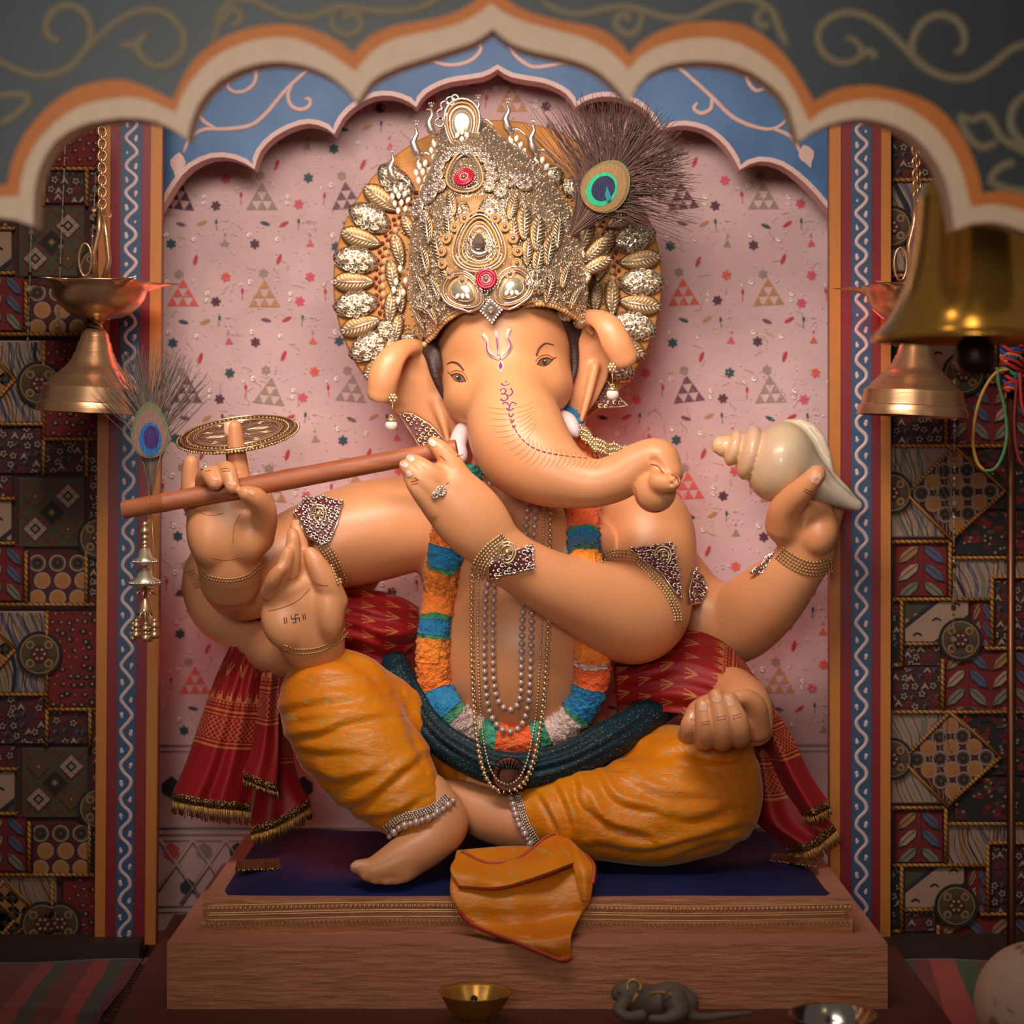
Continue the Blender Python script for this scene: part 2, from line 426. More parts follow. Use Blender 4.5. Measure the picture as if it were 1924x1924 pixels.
# ---- painted posts left and right of the niche
M_GOLD_P = flat(182, 110, 44, .5); M_RED_P = flat(122, 20, 32, .45); M_NAVY = flat(46, 74, 108, .5); M_PALE = flat(196, 170, 174, .5)
def post(name_label, bands, ytop, ybot, wave0):
    """bands: x at the top / x at the bottom of every colour edge"""
    pl = thing('painted_post', name_label, 'post', P((bands[0][1]+bands[-1][1])/2, ybot, YPIL))
    xt = lambda i, yy: bands[i][0]+(bands[i][1]-bands[i][0])*(yy-230)/(1780-230)
    b = MB(); q = [(xt(0, ytop), ytop), (xt(5, ytop), ytop), (xt(5, ybot), ybot), (xt(0, ybot), ybot)]
    b.ext(PX(q, YPIL+.004), .03); b.build('post_core', flat(70, 40, 34), pl, smooth=False)
    for i, (nm, m, up, yb) in enumerate((('gold_band', M_GOLD_P, .006, 0), ('red_band', M_RED_P, .002, 6), ('blue_band', M_NAVY, .004, 14), ('red_band', M_RED_P, .002, 8), ('gold_band', M_GOLD_P, .006, 0))):
        b = MB(); q = [(xt(i, ytop), ytop), (xt(i+1, ytop), ytop), (xt(i+1, ybot+yb), ybot+yb), (xt(i, ybot+yb), ybot+yb)]
        b.ext(PX(q, YPIL-up), .02); b.build(nm, m, pl, smooth=False)
    pts = []; yy = ytop; ph = wave0; dots = []; last = None
    while yy < ybot-8:
        per = 52+11*min(1, max(0, (yy-400)/500)); cx = (xt(2, yy)+xt(3, yy))/2
        v = math.sin(ph); pts.append(P(cx+10*v+.5*math.sin(yy*.31), yy, YPIL-.0045))
        s_ = math.floor(ph/PI+.5)
        if last is not None and s_ != last and abs(v) > .5: dots.append((cx-8*math.copysign(1, v), yy+2))
        if abs(v) > .97 and (not dots or yy-dots[-1][1] > 18): dots.append((cx-9*math.copysign(1, v), yy))
        last = s_; yy += 2.5; ph += 2*PI*2.5/per
    b = MB(); b.tube(pts, .0043, 6, flat=(1, .3)); b.build('wavy_line', M_PALE, pl)
    d = MB(); d.ball((0, 0, 0), .0038, 0, 8, 5, (1, .4, 1.15)); me = shape(d, 'dot', M_PALE)
    for k, (dx, dy) in enumerate(dots): link('dot', me, pl, P(dx, dy, YPIL-.0045), None, 1+.25*math.sin(k*2.1))
    return pl
post('tall post with wavy white line on blue, left of the niche by the flute tip', [(186, 178), (208, 197), (228, 217), (267, 250), (284, 272), (305, 292)], 120, 1775, .5)
post('tall post with wavy white line on blue, right of the niche behind the conch', [(1559, 1560), (1580, 1578), (1600, 1600), (1638, 1637), (1656, 1654), (1674, 1673)], 120, 1775, 2.2)
# ---------------------------------------------------------------- big arch in front (out of focus)
YF = -1.3
IN = [[(-260, 640), (-200, 480), (-120, 420), (0, 408), (62, 424)], [(62, 424), (67, 340), (95, 275), (140, 240), (190, 226), (250, 221), (305, 232), (352, 262)],
      [(352, 262), (360, 225), (378, 186), (412, 150), (462, 125), (520, 115), (580, 125), (632, 150), (672, 192)],
      [(672, 192), (700, 150), (745, 126), (800, 108), (850, 92), (895, 76), (926, 54)], [(926, 54), (958, 80), (1000, 95), (1060, 108), (1112, 126), (1152, 158), (1181, 192)],
      [(1181, 192), (1205, 150), (1245, 124), (1312, 114), (1380, 122), (1432, 147), (1478, 192), (1500, 266)],
      [(1500, 266), (1530, 245), (1572, 229), (1625, 222), (1700, 244), (1750, 290), (1780, 350), (1794, 432)], [(1794, 432), (1850, 416), (1930, 436), (2050, 500), (2140, 640)]]
MID = [[(-230, 580), (-180, 440), (-100, 386), (0, 371), (36, 369)], [(36, 369), (42, 325), (62, 278), (104, 229), (152, 199), (205, 186), (262, 184), (330, 211)],
       [(330, 211), (345, 174), (375, 131), (420, 96), (480, 75), (540, 70), (592, 86), (638, 113), (668, 134)],
       [(668, 134), (700, 96), (742, 73), (800, 60), (855, 47), (898, 26), (922, 6)], [(922, 6), (952, 27), (1000, 45), (1058, 60), (1110, 76), (1152, 101), (1181, 132)],
       [(1181, 132), (1212, 99), (1262, 79), (1320, 71), (1380, 78), (1440, 111), (1484, 155), (1520, 229)],
       [(1520, 229), (1552, 204), (1600, 190), (1650, 187), (1702, 201), (1760, 243), (1800, 303), (1825, 389)], [(1825, 389), (1870, 384), (1940, 402), (2020, 450), (2110, 600)]]
OUT = [[(-210, 520), (-160, 405), (-90, 362), (-20, 351), (14, 346)], [(14, 346), (21, 308), (42, 258), (82, 209), (130, 171), (180, 155), (240, 151), (326, 187)],
       [(326, 187), (342, 148), (370, 106), (420, 70), (480, 50), (545, 46), (600, 59), (638, 79), (664, 100)],
       [(664, 100), (692, 70), (740, 48), (800, 38), (850, 25), (892, 2), (920, -24)], [(920, -24), (948, -4), (985, 19), (1040, 36), (1120, 52), (1160, 75), (1182, 104)],
       [(1182, 104), (1212, 73), (1270, 47), (1330, 40), (1398, 47), (1450, 79), (1490, 124), (1530, 191)],
       [(1530, 191), (1570, 167), (1625, 160), (1690, 170), (1760, 200), (1810, 258), (1836, 318), (1846, 363)], [(1846, 363), (1885, 359), (1945, 375), (2000, 420), (2080, 560)]]
ci, cm, co = lobes(IN, 14), lobes(MID, 14), lobes(OUT, 14)
fa = thing('front_arch', 'dark painted scalloped arch with orange and cream bands across the top', 'arch', P(926, 100, YF))
g = G('dark_teal_paint'); n = g.noise(4, 4); g.set(col=g.mix(g.step(n, .3, .7), lin(26, 36, 44), lin(30, 47, 60)), rough=.45); M_TEALD = g.m
b = MB(); b.ext(PX([(-520, 640)]+cm+[(2400, 640), (2400, -420), (-520, -420)], YF), .03); b.build('arch_panel', M_TEALD, fa, smooth=False)
g = G('orange_paint'); n = g.noise(30, 4); g.set(col=g.mix(n, lin(196, 100, 20), lin(212, 128, 40)), rough=.55)
b = MB(); b.strip(PX(co, YF-.003), PX(cm, YF-.003), 0, .02); b.build('orange_band', g.m, fa, smooth=False)
b = MB(); b.strip(PX(cm, YF-.012), PX(ci, YF-.012), 0, .05); b.build('cream_band', flat(226, 196, 170, .6), fa, smooth=False)
M_SCR = flat(138, 126, 102, .6)
SCR = [[(-40, 92), (20, 126), (75, 143), (130, 127), (164, 86), (169, 45), (150, 17), (120, 11), (95, 25), (85, 52), (94, 72), (114, 77)],
       [(160, 95), (200, 56), (240, 28), (285, 18), (325, 35), (345, 66), (340, 100), (315, 122), (285, 123), (264, 104), (257, 82), (278, 62)], [(262, 84), (245, 83), (227, 88)],
       [(-20, 190), (10, 178), (56, 182), (34, 212), (-5, 236)], [(395, 88), (408, 55), (412, 25), (430, 5), (460, -2), (490, 8), (530, 27), (575, 33), (620, 18), (650, 12), (700, 20), (750, 22), (790, 14), (834, -10)],
       [(418, 45), (425, 28), (440, 17), (452, 28), (448, 43), (434, 46)], [(628, 22), (624, 48), (648, 66), (676, 54), (675, 32), (656, 24), (646, 38)],
       [(1015, 2), (1060, 23), (1100, 25), (1150, 14), (1190, 15), (1240, 30), (1290, 35), (1340, 12), (1380, -2), (1420, 1), (1450, 20), (1462, 50), (1479, 88)],
       [(1204, 22), (1202, 50), (1182, 65), (1160, 53), (1160, 34), (1176, 27), (1184, 40)], [(1434, 16), (1421, 33), (1429, 49), (1446, 46)],
       [(1588, 72), (1605, 74), (1620, 96), (1608, 114), (1580, 119), (1550, 104), (1536, 75), (1545, 45), (1580, 25), (1620, 28), (1660, 52), (1700, 90), (1735, 125), (1775, 145), (1820, 147), (1860, 126), (1900, 93), (1960, 72)],
       [(1614, 110), (1632, 96), (1646, 110)], [(1793, 99), (1808, 93), (1812, 68), (1800, 42), (1770, 28), (1736, 40), (1716, 72), (1714, 104)],
       [(1802, 216), (1826, 226), (1852, 218), (1870, 240), (1884, 262), (1940, 292)], [(1802, 216), (1815, 250), (1842, 277), (1872, 268)], [(1858, 338), (1878, 316), (1905, 305)], [(1855, 338), (1890, 355), (1940, 362)], [(1945, 165), (1905, 200), (1902, 245), (1945, 292)]]
for v in SCR:
    b = MB(); q = arclen([P(a, c_, YF) for a, c_ in v], 40 if len(v) > 5 else 14); b.tube(q, [.0045, .0062, .0062, .0058], 6, flat=(1, .3)); b.build('scroll', M_SCR, fa)

# ---------------------------------------------------------------- patchwork hangings at both sides
YP = .20
PC = dict(red=flat(102, 20, 24, .85), dred=flat(68, 20, 24, .85), maroon=flat(62, 28, 30, .85), dark=flat(26, 24, 26, .85), olive=flat(66, 58, 42, .85), beige=flat(150, 120, 100, .85), tan=flat(138, 100, 66, .85),
          slate=flat(74, 74, 98, .85), grey=flat(106, 100, 90, .85), navy=flat(30, 32, 50, .85), orange=flat(164, 98, 36, .8), brown=flat(78, 54, 36, .85), pale=flat(138, 118, 106, .85))
PCK = list(PC); PCM = [PC[k] for k in PCK]
M_CORD = None
g = G('gold_cord'); x, y, z = g.xyz(); f = ((x+z)*90).fract()
g.set(col=g.mix(f > .72, lin(162, 106, 42), lin(48, 34, 22)), rough=.6, metal=.15); M_CORD = g.m
def circ(cx, cy, r, k=10, sq=1.0): return [(cx+r*math.cos(t), cy+r*sq*math.sin(t)) for t in np.arange(k)*2*PI/k]
def clip_poly(pl, x0, y0, x1, y1):
    for ax, lim, sgn in ((0, x0, 1), (0, x1, -1), (1, y0, 1), (1, y1, -1)):
        out = []
        for i in range(len(pl)):
            a, b_ = pl[i-1], pl[i]; ia, ib = sgn*(a[ax]-lim) >= 0, sgn*(b_[ax]-lim) >= 0
            if ia != ib:
                t = (lim-a[ax])/(b_[ax]-a[ax]); out.append((a[0]+(b_[0]-a[0])*t, a[1]+(b_[1]-a[1])*t))
            if ib: out.append(b_)
        pl = out
        if len(pl) < 3: return []
    return pl
def patch(parent, kind, x0, y0, x1, y1, rnd, inside=None):
    """one quilted patch: padded ground and its stitched appliques"""
    if x1-x0 < 6 or y1-y0 < 6: return
    b = MB(); Wd, Hd = x1-x0, y1-y0
    grd = dict(floral='maroon', redfloral='red', vine='red', circles='dred', stone='beige', ikat='olive', diamonds='olive', darkred='dark', strip='dark')[kind]
    b.ext(PX([(x0, y0), (x1, y0), (x1, y1), (x0, y1)], YP), .006, PCK.index(grd), .004, .003)
    lay = [0]
    def poly(pl, c, lift=0.0):
        pl = clip_poly(pl, x0+3, y0+3, x1-3, y1-3)
        if inside: pl = [q for q in pl] if all(inside(*q) for q in pl) else []
        if len(pl) >= 3:
            lay[0] += 1
            b.ext(PX(pl, YP-.0036-lift-.00002*lay[0]), .0012, PCK.index(c))
    def ribbon(pts, wd, c, lift=0):
        q = arclen(pts, 12); t = np.gradient(q, axis=0); t /= np.linalg.norm(t, axis=1, keepdims=True); nn = np.stack([-t[:, 1], t[:, 0]], 1)*wd/2
        for i in range(11): poly([tuple(q[i]-nn[i]), tuple(q[i+1]-nn[i+1]), tuple(q[i+1]+nn[i+1]), tuple(q[i]+nn[i])], c, lift)
    if kind in ('floral', 'redfloral', 'strip'):
        step_ = 17
        for yy in np.arange(y0+4, y1, step_):
            for xx in np.arange(x0+4+(int(yy/step_) % 2)*8, x1, step_):
                cx, cy = xx+rnd.uniform(-4, 4), yy+rnd.uniform(-4, 4); t = rnd.random()
                if kind == 'redfloral':
                    if t < .35: poly(circ(cx, cy, rnd.uniform(6, 9), 7, .7), 'dark'); poly(circ(cx, cy, 3, 6), 'tan', .0005)
                    elif t < .6: poly(circ(cx, cy, 6, 6), 'dred'); poly(circ(cx+2, cy, 2.4, 5), 'beige', .0005)
                    else: poly(circ(cx, cy, 2.2, 5), 'tan')
                else:
                    if t < .38:
                        poly(circ(cx, cy, 8.5, 8), 'dark')
                        for a in range(5): poly(circ(cx+4.6*math.cos(a*1.257+t*9), cy+4.6*math.sin(a*1.257+t*9), 2.3, 6), rnd.choice(['pale', 'beige', 'pale']), .0005)
                        poly(circ(cx, cy, 1.6, 5), 'red', .0008)
                    elif t < .58: poly([(cx, cy-8), (cx-8, cy+6), (cx, cy+2), (cx+8, cy+6)], 'beige'); poly(circ(cx, cy+3, 2.5, 6), 'navy', .0005)
                    elif t < .75: poly(circ(cx, cy, 7, 5), 'red'); poly(circ(cx, cy, 2.4, 5), 'dark', .0005)
                    else: poly(circ(cx-3, cy, 5, 7), 'slate'); poly(circ(cx-1, cy+1, 3.6, 7), 'dark', .0005)
    elif kind == 'vine':
        cw = min(44, Wd/2.0); ncol = max(2, int(round(Wd/cw))); cw = Wd/ncol; cols = ['grey', 'slate', 'tan', 'grey', 'beige', 'slate']
        for c in range(ncol):
            sg = 1 if c % 2 else -1; bx = x0+c*cw
            poly([(bx+cw*(0 if sg > 0 else 1)-3.5, y0), (bx+cw*(0 if sg > 0 else 1)+3.5, y0), (bx+cw*(0 if sg > 0 else 1)+3.5, y1), (bx+cw*(0 if sg > 0 else 1)-3.5, y1)], 'red', .0006)
            k = 0; yy = y0-16
            while yy < y1+20:
                sx = lambda u: bx+(u if sg < 0 else cw-u)
                pl = [(sx(cw*.93), yy-15), (sx(cw*.6), yy-13), (sx(cw*.2), yy+4), (sx(cw*.08), yy+22), (sx(cw*.45), yy+18), (sx(cw*.86), yy+1)]
                poly([(p[0], p[1]+1.5) for p in pl], 'dark')
                cc = [sum(p[0] for p in pl)/6, sum(p[1] for p in pl)/6]; cl = cols[(k*2+c*3) % 6]
                poly([(cc[0]+(p[0]-cc[0])*.9, cc[1]+(p[1]-cc[1])*.86) for p in pl], cl, .0008)
                ribbon([(sx(cw*.16), yy+17), (sx(cw*.5), yy+2), (sx(cw*.86), yy-11)], 1.2, 'dark', .0012)
                yy += 34; k += 1
    elif kind == 'circles':
        st = 38; k = 0
        for yy in np.arange(y0+21, y1+10, st*.86):
            for xx in np.arange(x0+16+(k % 2)*st*.25, x1+10, st):
                i = int(xx)+int(yy)
                poly(circ(xx, yy, 16, 16), 'pale'); poly(circ(xx, yy, 13, 14), 'orange' if i % 2 else 'brown', .0005)
                poly(circ(xx, yy, 9, 10), 'tan' if i % 2 else 'dark', .0009); poly([(xx-5, yy), (xx, yy-5), (xx+5, yy), (xx, yy+5)], 'orange' if i % 2 else 'brown', .0013)
            k += 1
    elif kind == 'stone':
        for k in range(int(Wd/14)+4):
            xx = x0+k*14-16; ph = rnd.uniform(0, 6)
            ribbon([(xx+9*math.sin(yy*.045+ph*.2+k*.6)+.22*(yy-y0), yy) for yy in np.linspace(y0, y1, 8)], rnd.choice([2, 3, 7, 11]), rnd.choice(['slate', 'tan', 'slate', 'navy', 'pale', 'grey']))
        for k in range(int(Wd/7)):
            xx = x0+k*8-10
            ribbon([(xx+7*math.sin(yy*.05+k*.3)+.2*(yy-y0), yy) for yy in np.linspace(y0, y1, 8)], 1.1, rnd.choice(['navy', 'pale']), .0008)
    elif kind == 'ikat':
        for k in range(12): poly(circ(rnd.uniform(x0, x1), rnd.uniform(y0, y1), 6, 7), rnd.choice(['tan', 'dark', 'brown', 'beige']))
        for lo, hi, c, lf in ((-.47, -.36, 'navy', .0006), (-.36, .36, 'beige', .0006), (.36, .47, 'navy', .0006)):
            u = Hd*.9; cx, cy = (x0+x1)/2, (y0+y1)/2
            d = np.array([.78, -.62]); nn = np.array([.62, .78])
            A = [np.array([cx, cy])+d*sx*200+nn*h*u for sx, h in ((-1, lo), (1, lo), (1, hi), (-1, hi))]; poly([tuple(q) for q in A], c, lf)
        for k in (-1, 0, 1):
            px_, py_ = (x0+x1)/2+k*36, (y0+y1)/2-k*28
            pl = [(px_+9*math.cos(t), py_-8*math.sin(t)) for t in np.linspace(.1, PI-.1, 7)]+[(px_+6*math.cos(t), py_-4*math.sin(t)) for t in np.linspace(PI-.2, .2, 6)]
            poly(pl, 'dark', .0014)
    elif kind == 'diamonds':
        cx, cy = (x0+x1)/2, (y0+y1)/2; q = Wd/4.1
        for a in (-1, 1):
            for k in (-2, 0, 2):
                ribbon([(cx-Wd, cy-a*Wd+k*q), (cx, cy+k*q), (cx+Wd, cy+a*Wd+k*q)], 3, 'red')
        def dia(X, Y, r, c, lf): poly([(X-r, Y), (X, Y-r), (X+r, Y), (X, Y+r)], c, lf)
        for X, Y in ((cx+q, cy-q), (cx-q, cy+q)):
            dia(X, Y, 25, 'red', .0006); dia(X, Y, 22, 'pale', .001); dia(X, Y, 11, 'dark', .0014); dia(X, Y, 6, 'tan', .0018)
            for a in range(8): poly(circ(X+14*math.cos(a*PI/4+.4), Y+14*math.sin(a*PI/4+.4), 2, 5), 'grey', .0016)
        dia(cx, cy, 25, 'red', .0006); dia(cx, cy, 23, 'dark', .001); dia(cx, cy, 9, 'olive', .0014); dia(cx, cy, 5, 'tan', .0018)
        for X, Y in ((cx-q, cy-q), (cx+q, cy+q)):
            dia(X, Y, 22, 'brown', .0006); dia(X, Y, 8, 'olive', .001); dia(X, Y, 3, 'orange', .0013)
    elif kind == 'darkred':
        for k in range(int(Wd*Hd/230)):
            X, Y = rnd.uniform(x0, x1), rnd.uniform(y0, y1); poly(circ(X, Y, rnd.uniform(6, 12), 7, rnd.uniform(.4, .9)), rnd.choice(['red', 'dred', 'olive', 'dark', 'dred', 'red']))
        for k in range(int(Wd*Hd/500)): poly(circ(rnd.uniform(x0, x1), rnd.uniform(y0, y1), 3, 6), rnd.choice(['tan', 'grey']), .0008)
    b.build('patch', PCM, parent, smooth=False)
def diamond_patch(parent, pts, rnd):
    b = MB(); cx = sum(p[0] for p in pts)/4; cy = sum(p[1] for p in pts)/4
    b.ext(PX(pts, YP-.004), .006, PCK.index('dred'), .004, .003); k = 0
    u = (np.array(pts[1])-np.array(pts[0]))/4; v = (np.array(pts[3])-np.array(pts[0]))/4
    for i in range(4):
        for j in range(4):
            c = np.array(pts[0])+u*(i+.5)*.94+v*(j+.5)*.94+(u+v)*.12; X, Y = c; k += 1; on = (i+j) % 2 == 0
            for rr, cl, lf in ((15.5, 'pale', .008), (12.5, 'orange' if on else 'brown', .0085), (8.5, 'tan' if on else 'dark', .009), (4, 'orange' if on else 'brown', .0095)):
                b.ext(PX(circ(X, Y, rr, 14), YP-lf), .0012, PCK.index(cl))
    b.build('patch', PCM, parent, smooth=False)
    cord(parent, pts+[pts[0]])
def cord(parent, pts):
    b = MB()
    for a, c in zip(pts[:-1], pts[1:]): b.tube(PX([a, c], YP-.009), .0042, 6)
    b.build('cord', M_CORD, parent)
def medallion(parent, cx, cy, r=41, half=None):
    b = MB(); lim = half or (-1e4, 1e4)
    def disc(rr, c, lf, k=28):
        pl = clip_poly(circ(cx, cy, rr, k), lim[0], -1e4, lim[1], 1e4)
        if len(pl) >= 3: b.ext(PX(pl, YP-lf), .003, PCK.index(c))
    disc(r, 'dark', .012); disc(r*.86, 'tan', .0125); disc(r*.8, 'olive', .013); 
    for a in range(8):
        X, Y = cx+r*.57*math.cos(a*PI/4), cy+r*.57*math.sin(a*PI/4)
        if lim[0]+6 < X < lim[1]-6:
            b.ext(PX(circ(X, Y, r*.2, 8), YP-.0145), .002, PCK.index('tan' if a % 2 else 'brown')); b.ext(PX(circ(X, Y, r*.11, 7), YP-.0155), .002, PCK.index('olive'))
    disc(r*.36, 'dred', .0165, 14)
    for a in range(6):
        X, Y = cx+r*.22*math.cos(a*PI/3), cy+r*.22*math.sin(a*PI/3)
        if lim[0]+2 < X < lim[1]-2: b.ext(PX(circ(X, Y, r*.07, 6), YP-.0185), .002, PCK.index('beige'))
    b.build('medallion', PCM, parent, smooth=False)
rr = random.Random(11)
wr = thing('patchwork_hanging', 'patchwork cloth hanging with round medallions right of the niche', 'wall hanging', P(1800, 1772, YP))
b = MB(); b.ext(PX([(1664, 150), (2030, 150), (2030, 1774), (1664, 1774)], YP+.004), .03); b.build('ground_cloth', PC['maroon'], wr, smooth=False)
for k in range(-2, 3):
    o = 838+500*k; dx = (6, 6, 0, 0, -6)[k+2]-(0 if k < 1 else 8)
    Y = lambda v: min(1770, max(160, o+v))
    if Y(0) < 1765 and Y(170) > Y(0):
        patch(wr, 'stone', 1674, Y(2), 1800+dx, Y(172), rr); patch(wr, 'darkred', 1800+dx, Y(2), 1990, Y(120), rr); patch(wr, 'darkred', 1800+dx, Y(122), 1990, Y(206), rr)
        if k >= -1: diamond_patch(wr, [(1793+dx, o), (1888+dx, o+84), (1787+dx, o+176), (1704+dx, o+90)], rr)
        else: diamond_patch(wr, [(1793+dx, o), (1888+dx, o+84), (1787+dx, o+176), (1704+dx, o+90)], rr)
        medallion(wr, 1676, Y(0)+88, 40, (1668, 1e4))
    if k < 0 or Y(180) < 1760:
        patch(wr, 'vine', 1682, Y(182), 1780+dx, Y(284), rr); patch(wr, 'stone', 1790+dx, Y(214), 1868+dx, Y(288), rr); patch(wr, 'floral', 1868+dx, Y(250), 1990, Y(378), rr)
        patch(wr, 'stone', 1868+dx, Y(210), 1990, Y(248), rr)
        patch(wr, 'ikat', 1698, Y(290), 1822+dx, Y(370), rr); patch(wr, 'strip', 1674, Y(288), 1692, Y(412), rr); patch(wr, 'vine', 1826+dx, Y(290), 1864+dx, Y(378), rr)
        patch(wr, 'floral', 1676, Y(414) if Y(414) < 1768 else 1769, 1768+dx, Y(500), rr); patch(wr, 'floral', 1698, Y(374), 1768+dx, Y(414), rr); patch(wr, 'vine', 1774+dx, Y(382), 1990, Y(498), rr)
        if k < 2 or True:
            medallion(wr, 1805+dx, o+364, 41) if 150 < o+364 < 1734 else None
        for ln in ([(1676, 180), (1785+dx, 180), (1785+dx, 286)], [(1678, 288), (1866+dx, 288)], [(1694, 288), (1694, 412), (1676, 412)], [(1790+dx, 210), (1990, 210)], [(1864+dx, 378), (1864+dx, 246), (1990, 246)],
                   [(1700, 372), (1762+dx, 372)], [(1850+dx, 380), (1990, 380)], [(1771+dx, 400), (1771+dx, 500)], [(1676, 500), (1990, 500)]):
            pts = [(a, Y(v)) for a, v in ln]
            if pts[0][1] < 1768 and abs(pts[0][1]-pts[-1][1])+abs(pts[0][0]-pts[-1][0]) > 5: cord(wr, pts)
wlft = thing('patchwork_hanging', 'patchwork cloth hanging with diamond squares left of the niche', 'wall hanging', P(90, 1772, YP))
b = MB(); b.ext(PX([(-110, 150), (196, 150), (196, 1774), (-110, 1774)], YP+.004), .03); b.build('ground_cloth', PC['maroon'], wlft, smooth=False)
for k in range(-1, 3):
    o = 895+508*k; dx = (-6, -6, 0, 10)[k+1]
    Y = lambda v: min(1770, max(160, o+v))
    if Y(-100) < 1760:
        patch(wlft, 'redfloral', 90+dx, Y(-255), 186, Y(-72), rr); patch(wlft, 'floral', 90+dx, Y(-68), 166+dx, Y(-4), rr); patch(wlft, 'floral', -30, Y(-96), 86+dx, Y(-4), rr)
        patch(wlft, 'floral', -30, Y(-2), 30+dx, Y(40), rr); patch(wlft, 'stone', -30, Y(-255), 84+dx, Y(-100), rr); patch(wlft, 'floral', 172+dx, Y(-68), 190, Y(140), rr)
    if Y(0) < 1765 and Y(138) > Y(0)+10:
        patch(wlft, 'diamonds', 40+dx, Y(2), 166+dx, Y(134), rr); patch(wlft, 'ikat', -30, Y(44), 30+dx, Y(124), rr); patch(wlft, 'vine', -30, Y(128), 50+dx, Y(236), rr); patch(wlft, 'circles', 60+dx, Y(142), 168+dx, Y(240), rr)
        patch(wlft, 'strip', 172+dx, Y(145), 190, Y(240), rr)
        medallion(wlft, 186, o+116, 41, (-1e4, 192)); medallion(wlft, 80+dx, o+334, 43) if o+334 < 1740 else None
        if k < 2: diamond_patch(wlft, [(-30, o+262), (28, o+325), (-30, o+392), (-90, o+325)], rr)
    if k == 2:
        patch(wlft, 'stone', -30, 1647, 106, 1768, rr); patch(wlft, 'redfloral', 118, 1647, 186, 1768, rr)
        diamond_patch(wlft, [(8, 1655), (70, 1715), (20, 1768), (-50, 1715)], rr)
        medallion(wlft, 112, 1735, 40)
    for ln in ([(-30, -98), (88+dx, -98)], [(88+dx, -255), (88+dx, -70), (180, -70)], [(88+dx, -70), (88+dx, -2)], [(36+dx, 0), (168+dx, 0), (168+dx, 138), (36+dx, 138), (36+dx, 0)], [(-30, 42), (34+dx, 42)], [(-30, 126), (34+dx, 126)],
               [(55+dx, 140), (55+dx, 240)], [(-30, 241), (180, 241)], [(168+dx, 138), (168+dx, 241)], [(169+dx, -70), (169+dx, 0)]):
        pts = [(a, Y(v)) for a, v in ln]
        if pts[0][1] < 1768 and abs(pts[0][1]-pts[-1][1])+abs(pts[0][0]-pts[-1][0]) > 5: cord(wlft, pts)
M_MIR = metal('mirror_sequin', lin(240, 232, 214), .08)
def sequin_string(x0, y0, y1, xs, label, seed):
    r_ = random.Random(seed); t = thing('sequin_string', label, 'bead string', P(x0, y0, YP-.03), None)
    b = MB(); b.tube(PX([(x0, y0), (x0-xs*.5, (y0+y1)/2), (x0-xs, y1)], YP-.03), .0008, 4); b.build('thread', flat(180, 170, 150), t)
    d = MB(); d.lathe([(0, .0001), (0, .0055), (1, .0055), (1, .0001)], (0, 0, 0), (0, -.0015, 0), 10); me = shape(d, 'sequin', M_MIR, False)
    yy = y0+6
    while yy < y1:
        f = (yy-y0)/(y1-y0); big = r_.random() < .25
        o = link('sequin', me, t, P(x0-xs*f, yy, YP-.031), (r_.uniform(-.6, .6), r_.uniform(-.5, .5), 0), r_.uniform(.85, 1.05) if big else r_.uniform(.35, .5)); yy += r_.choice([9, 12, 15, 22]) if not big else 13
sequin_string(124, 236, 620, 16, 'longest sequin string hanging before the left patchwork', 3)
sequin_string(64, 290, 640, 12, 'thin sequin string by the left edge of the patchwork', 4)
sequin_string(180, 330, 590, 14, 'sequin string hanging just behind the left lamp chain', 5)
sequin_string(1794, 700, 1210, 3, 'sparse sequin string down the right patchwork hanging', 8)
# ---------------------------------------------------------------- floor, skirting, carpets, base, plinth, cushion
FZ = .008
b = MB(); b.box((-2.2, -2.6, FZ-.03), (2.2, .6, FZ)); struct(b.build('floor', flat(120, 84, 66, .7), smooth=False))
for nm, xa, xb in (('wall_left', -2.2, -.80), ('wall_right', .80, 2.2)):
    b = MB(); b.box((xa, .245, FZ), (xb, .275, 2.3)); struct(b.build(nm, flat(58, 34, 32, .8), smooth=False))
for nm, xa, xb in (('baseboard_left', -150, 262), ('baseboard_right', 1655, 2080)):
    b = MB(); q = PX([(xa, 1770), (xb, 1770), (xb, 1800), (xa, 1800)], .12)
    for v in q[2:]: v.z = FZ
    b.ext(q, .10); struct(b.build(nm, flat(52, 34, 26, .6, grain=.3), smooth=False))
def kilim(name, label, xa, xb, y0, y1, pal, skew):
    g = G(name+'_weave'); x, y, z = g.xyz(); n = g.noise(14, 3, stretch=(1, .25, 1)); t = ((x-y*skew)+n*.012)*1.0
    u = (t*3.1).fract(); stops = []; pos = 0
    for wdt, c in pal: stops.append((pos, c)); pos += wdt
    rp = g.nt.nodes.new('ShaderNodeValToRGB'); cr = rp.color_ramp; cr.interpolation = 'CONSTANT'
    while len(cr.elements) < len(stops): cr.elements.new(1.0)
    for e, (p_, c) in zip(cr.elements, stops): e.position = p_; e.color = lin(*c)
    g.nt.links.new(u.so, rp.inputs[0]); g.set(col=E(g.nt, rp.outputs[0]), rough=.9, spec=.2, sheen=.2)
    g.bump((x*900).sin()*.5+(y*700).sin()*.5+g.noise(200, 2), .3, .002)
    nx, ny = 40, 50; rows = []
    for i in range(nx+1):
        r = []
        for j in range(ny+1):
            X = xa+(xb-xa)*i/nx; Yy = y0+(y1-y0)*j/ny
            r.append((X, Yy, FZ+.006+.004*math.sin(X*16+Yy*9)*math.sin(Yy*13)+(.006*math.exp(-((Yy+.38+.15*X)/.03)**2))))
        rows.append(r)
    b = MB(); b.grid(rows); o = b.build(name, g.m); tag(o, label, 'rug')
    md = o.modifiers.new('thick', 'SOLIDIFY'); md.thickness = .004; md.offset = -1
    return o
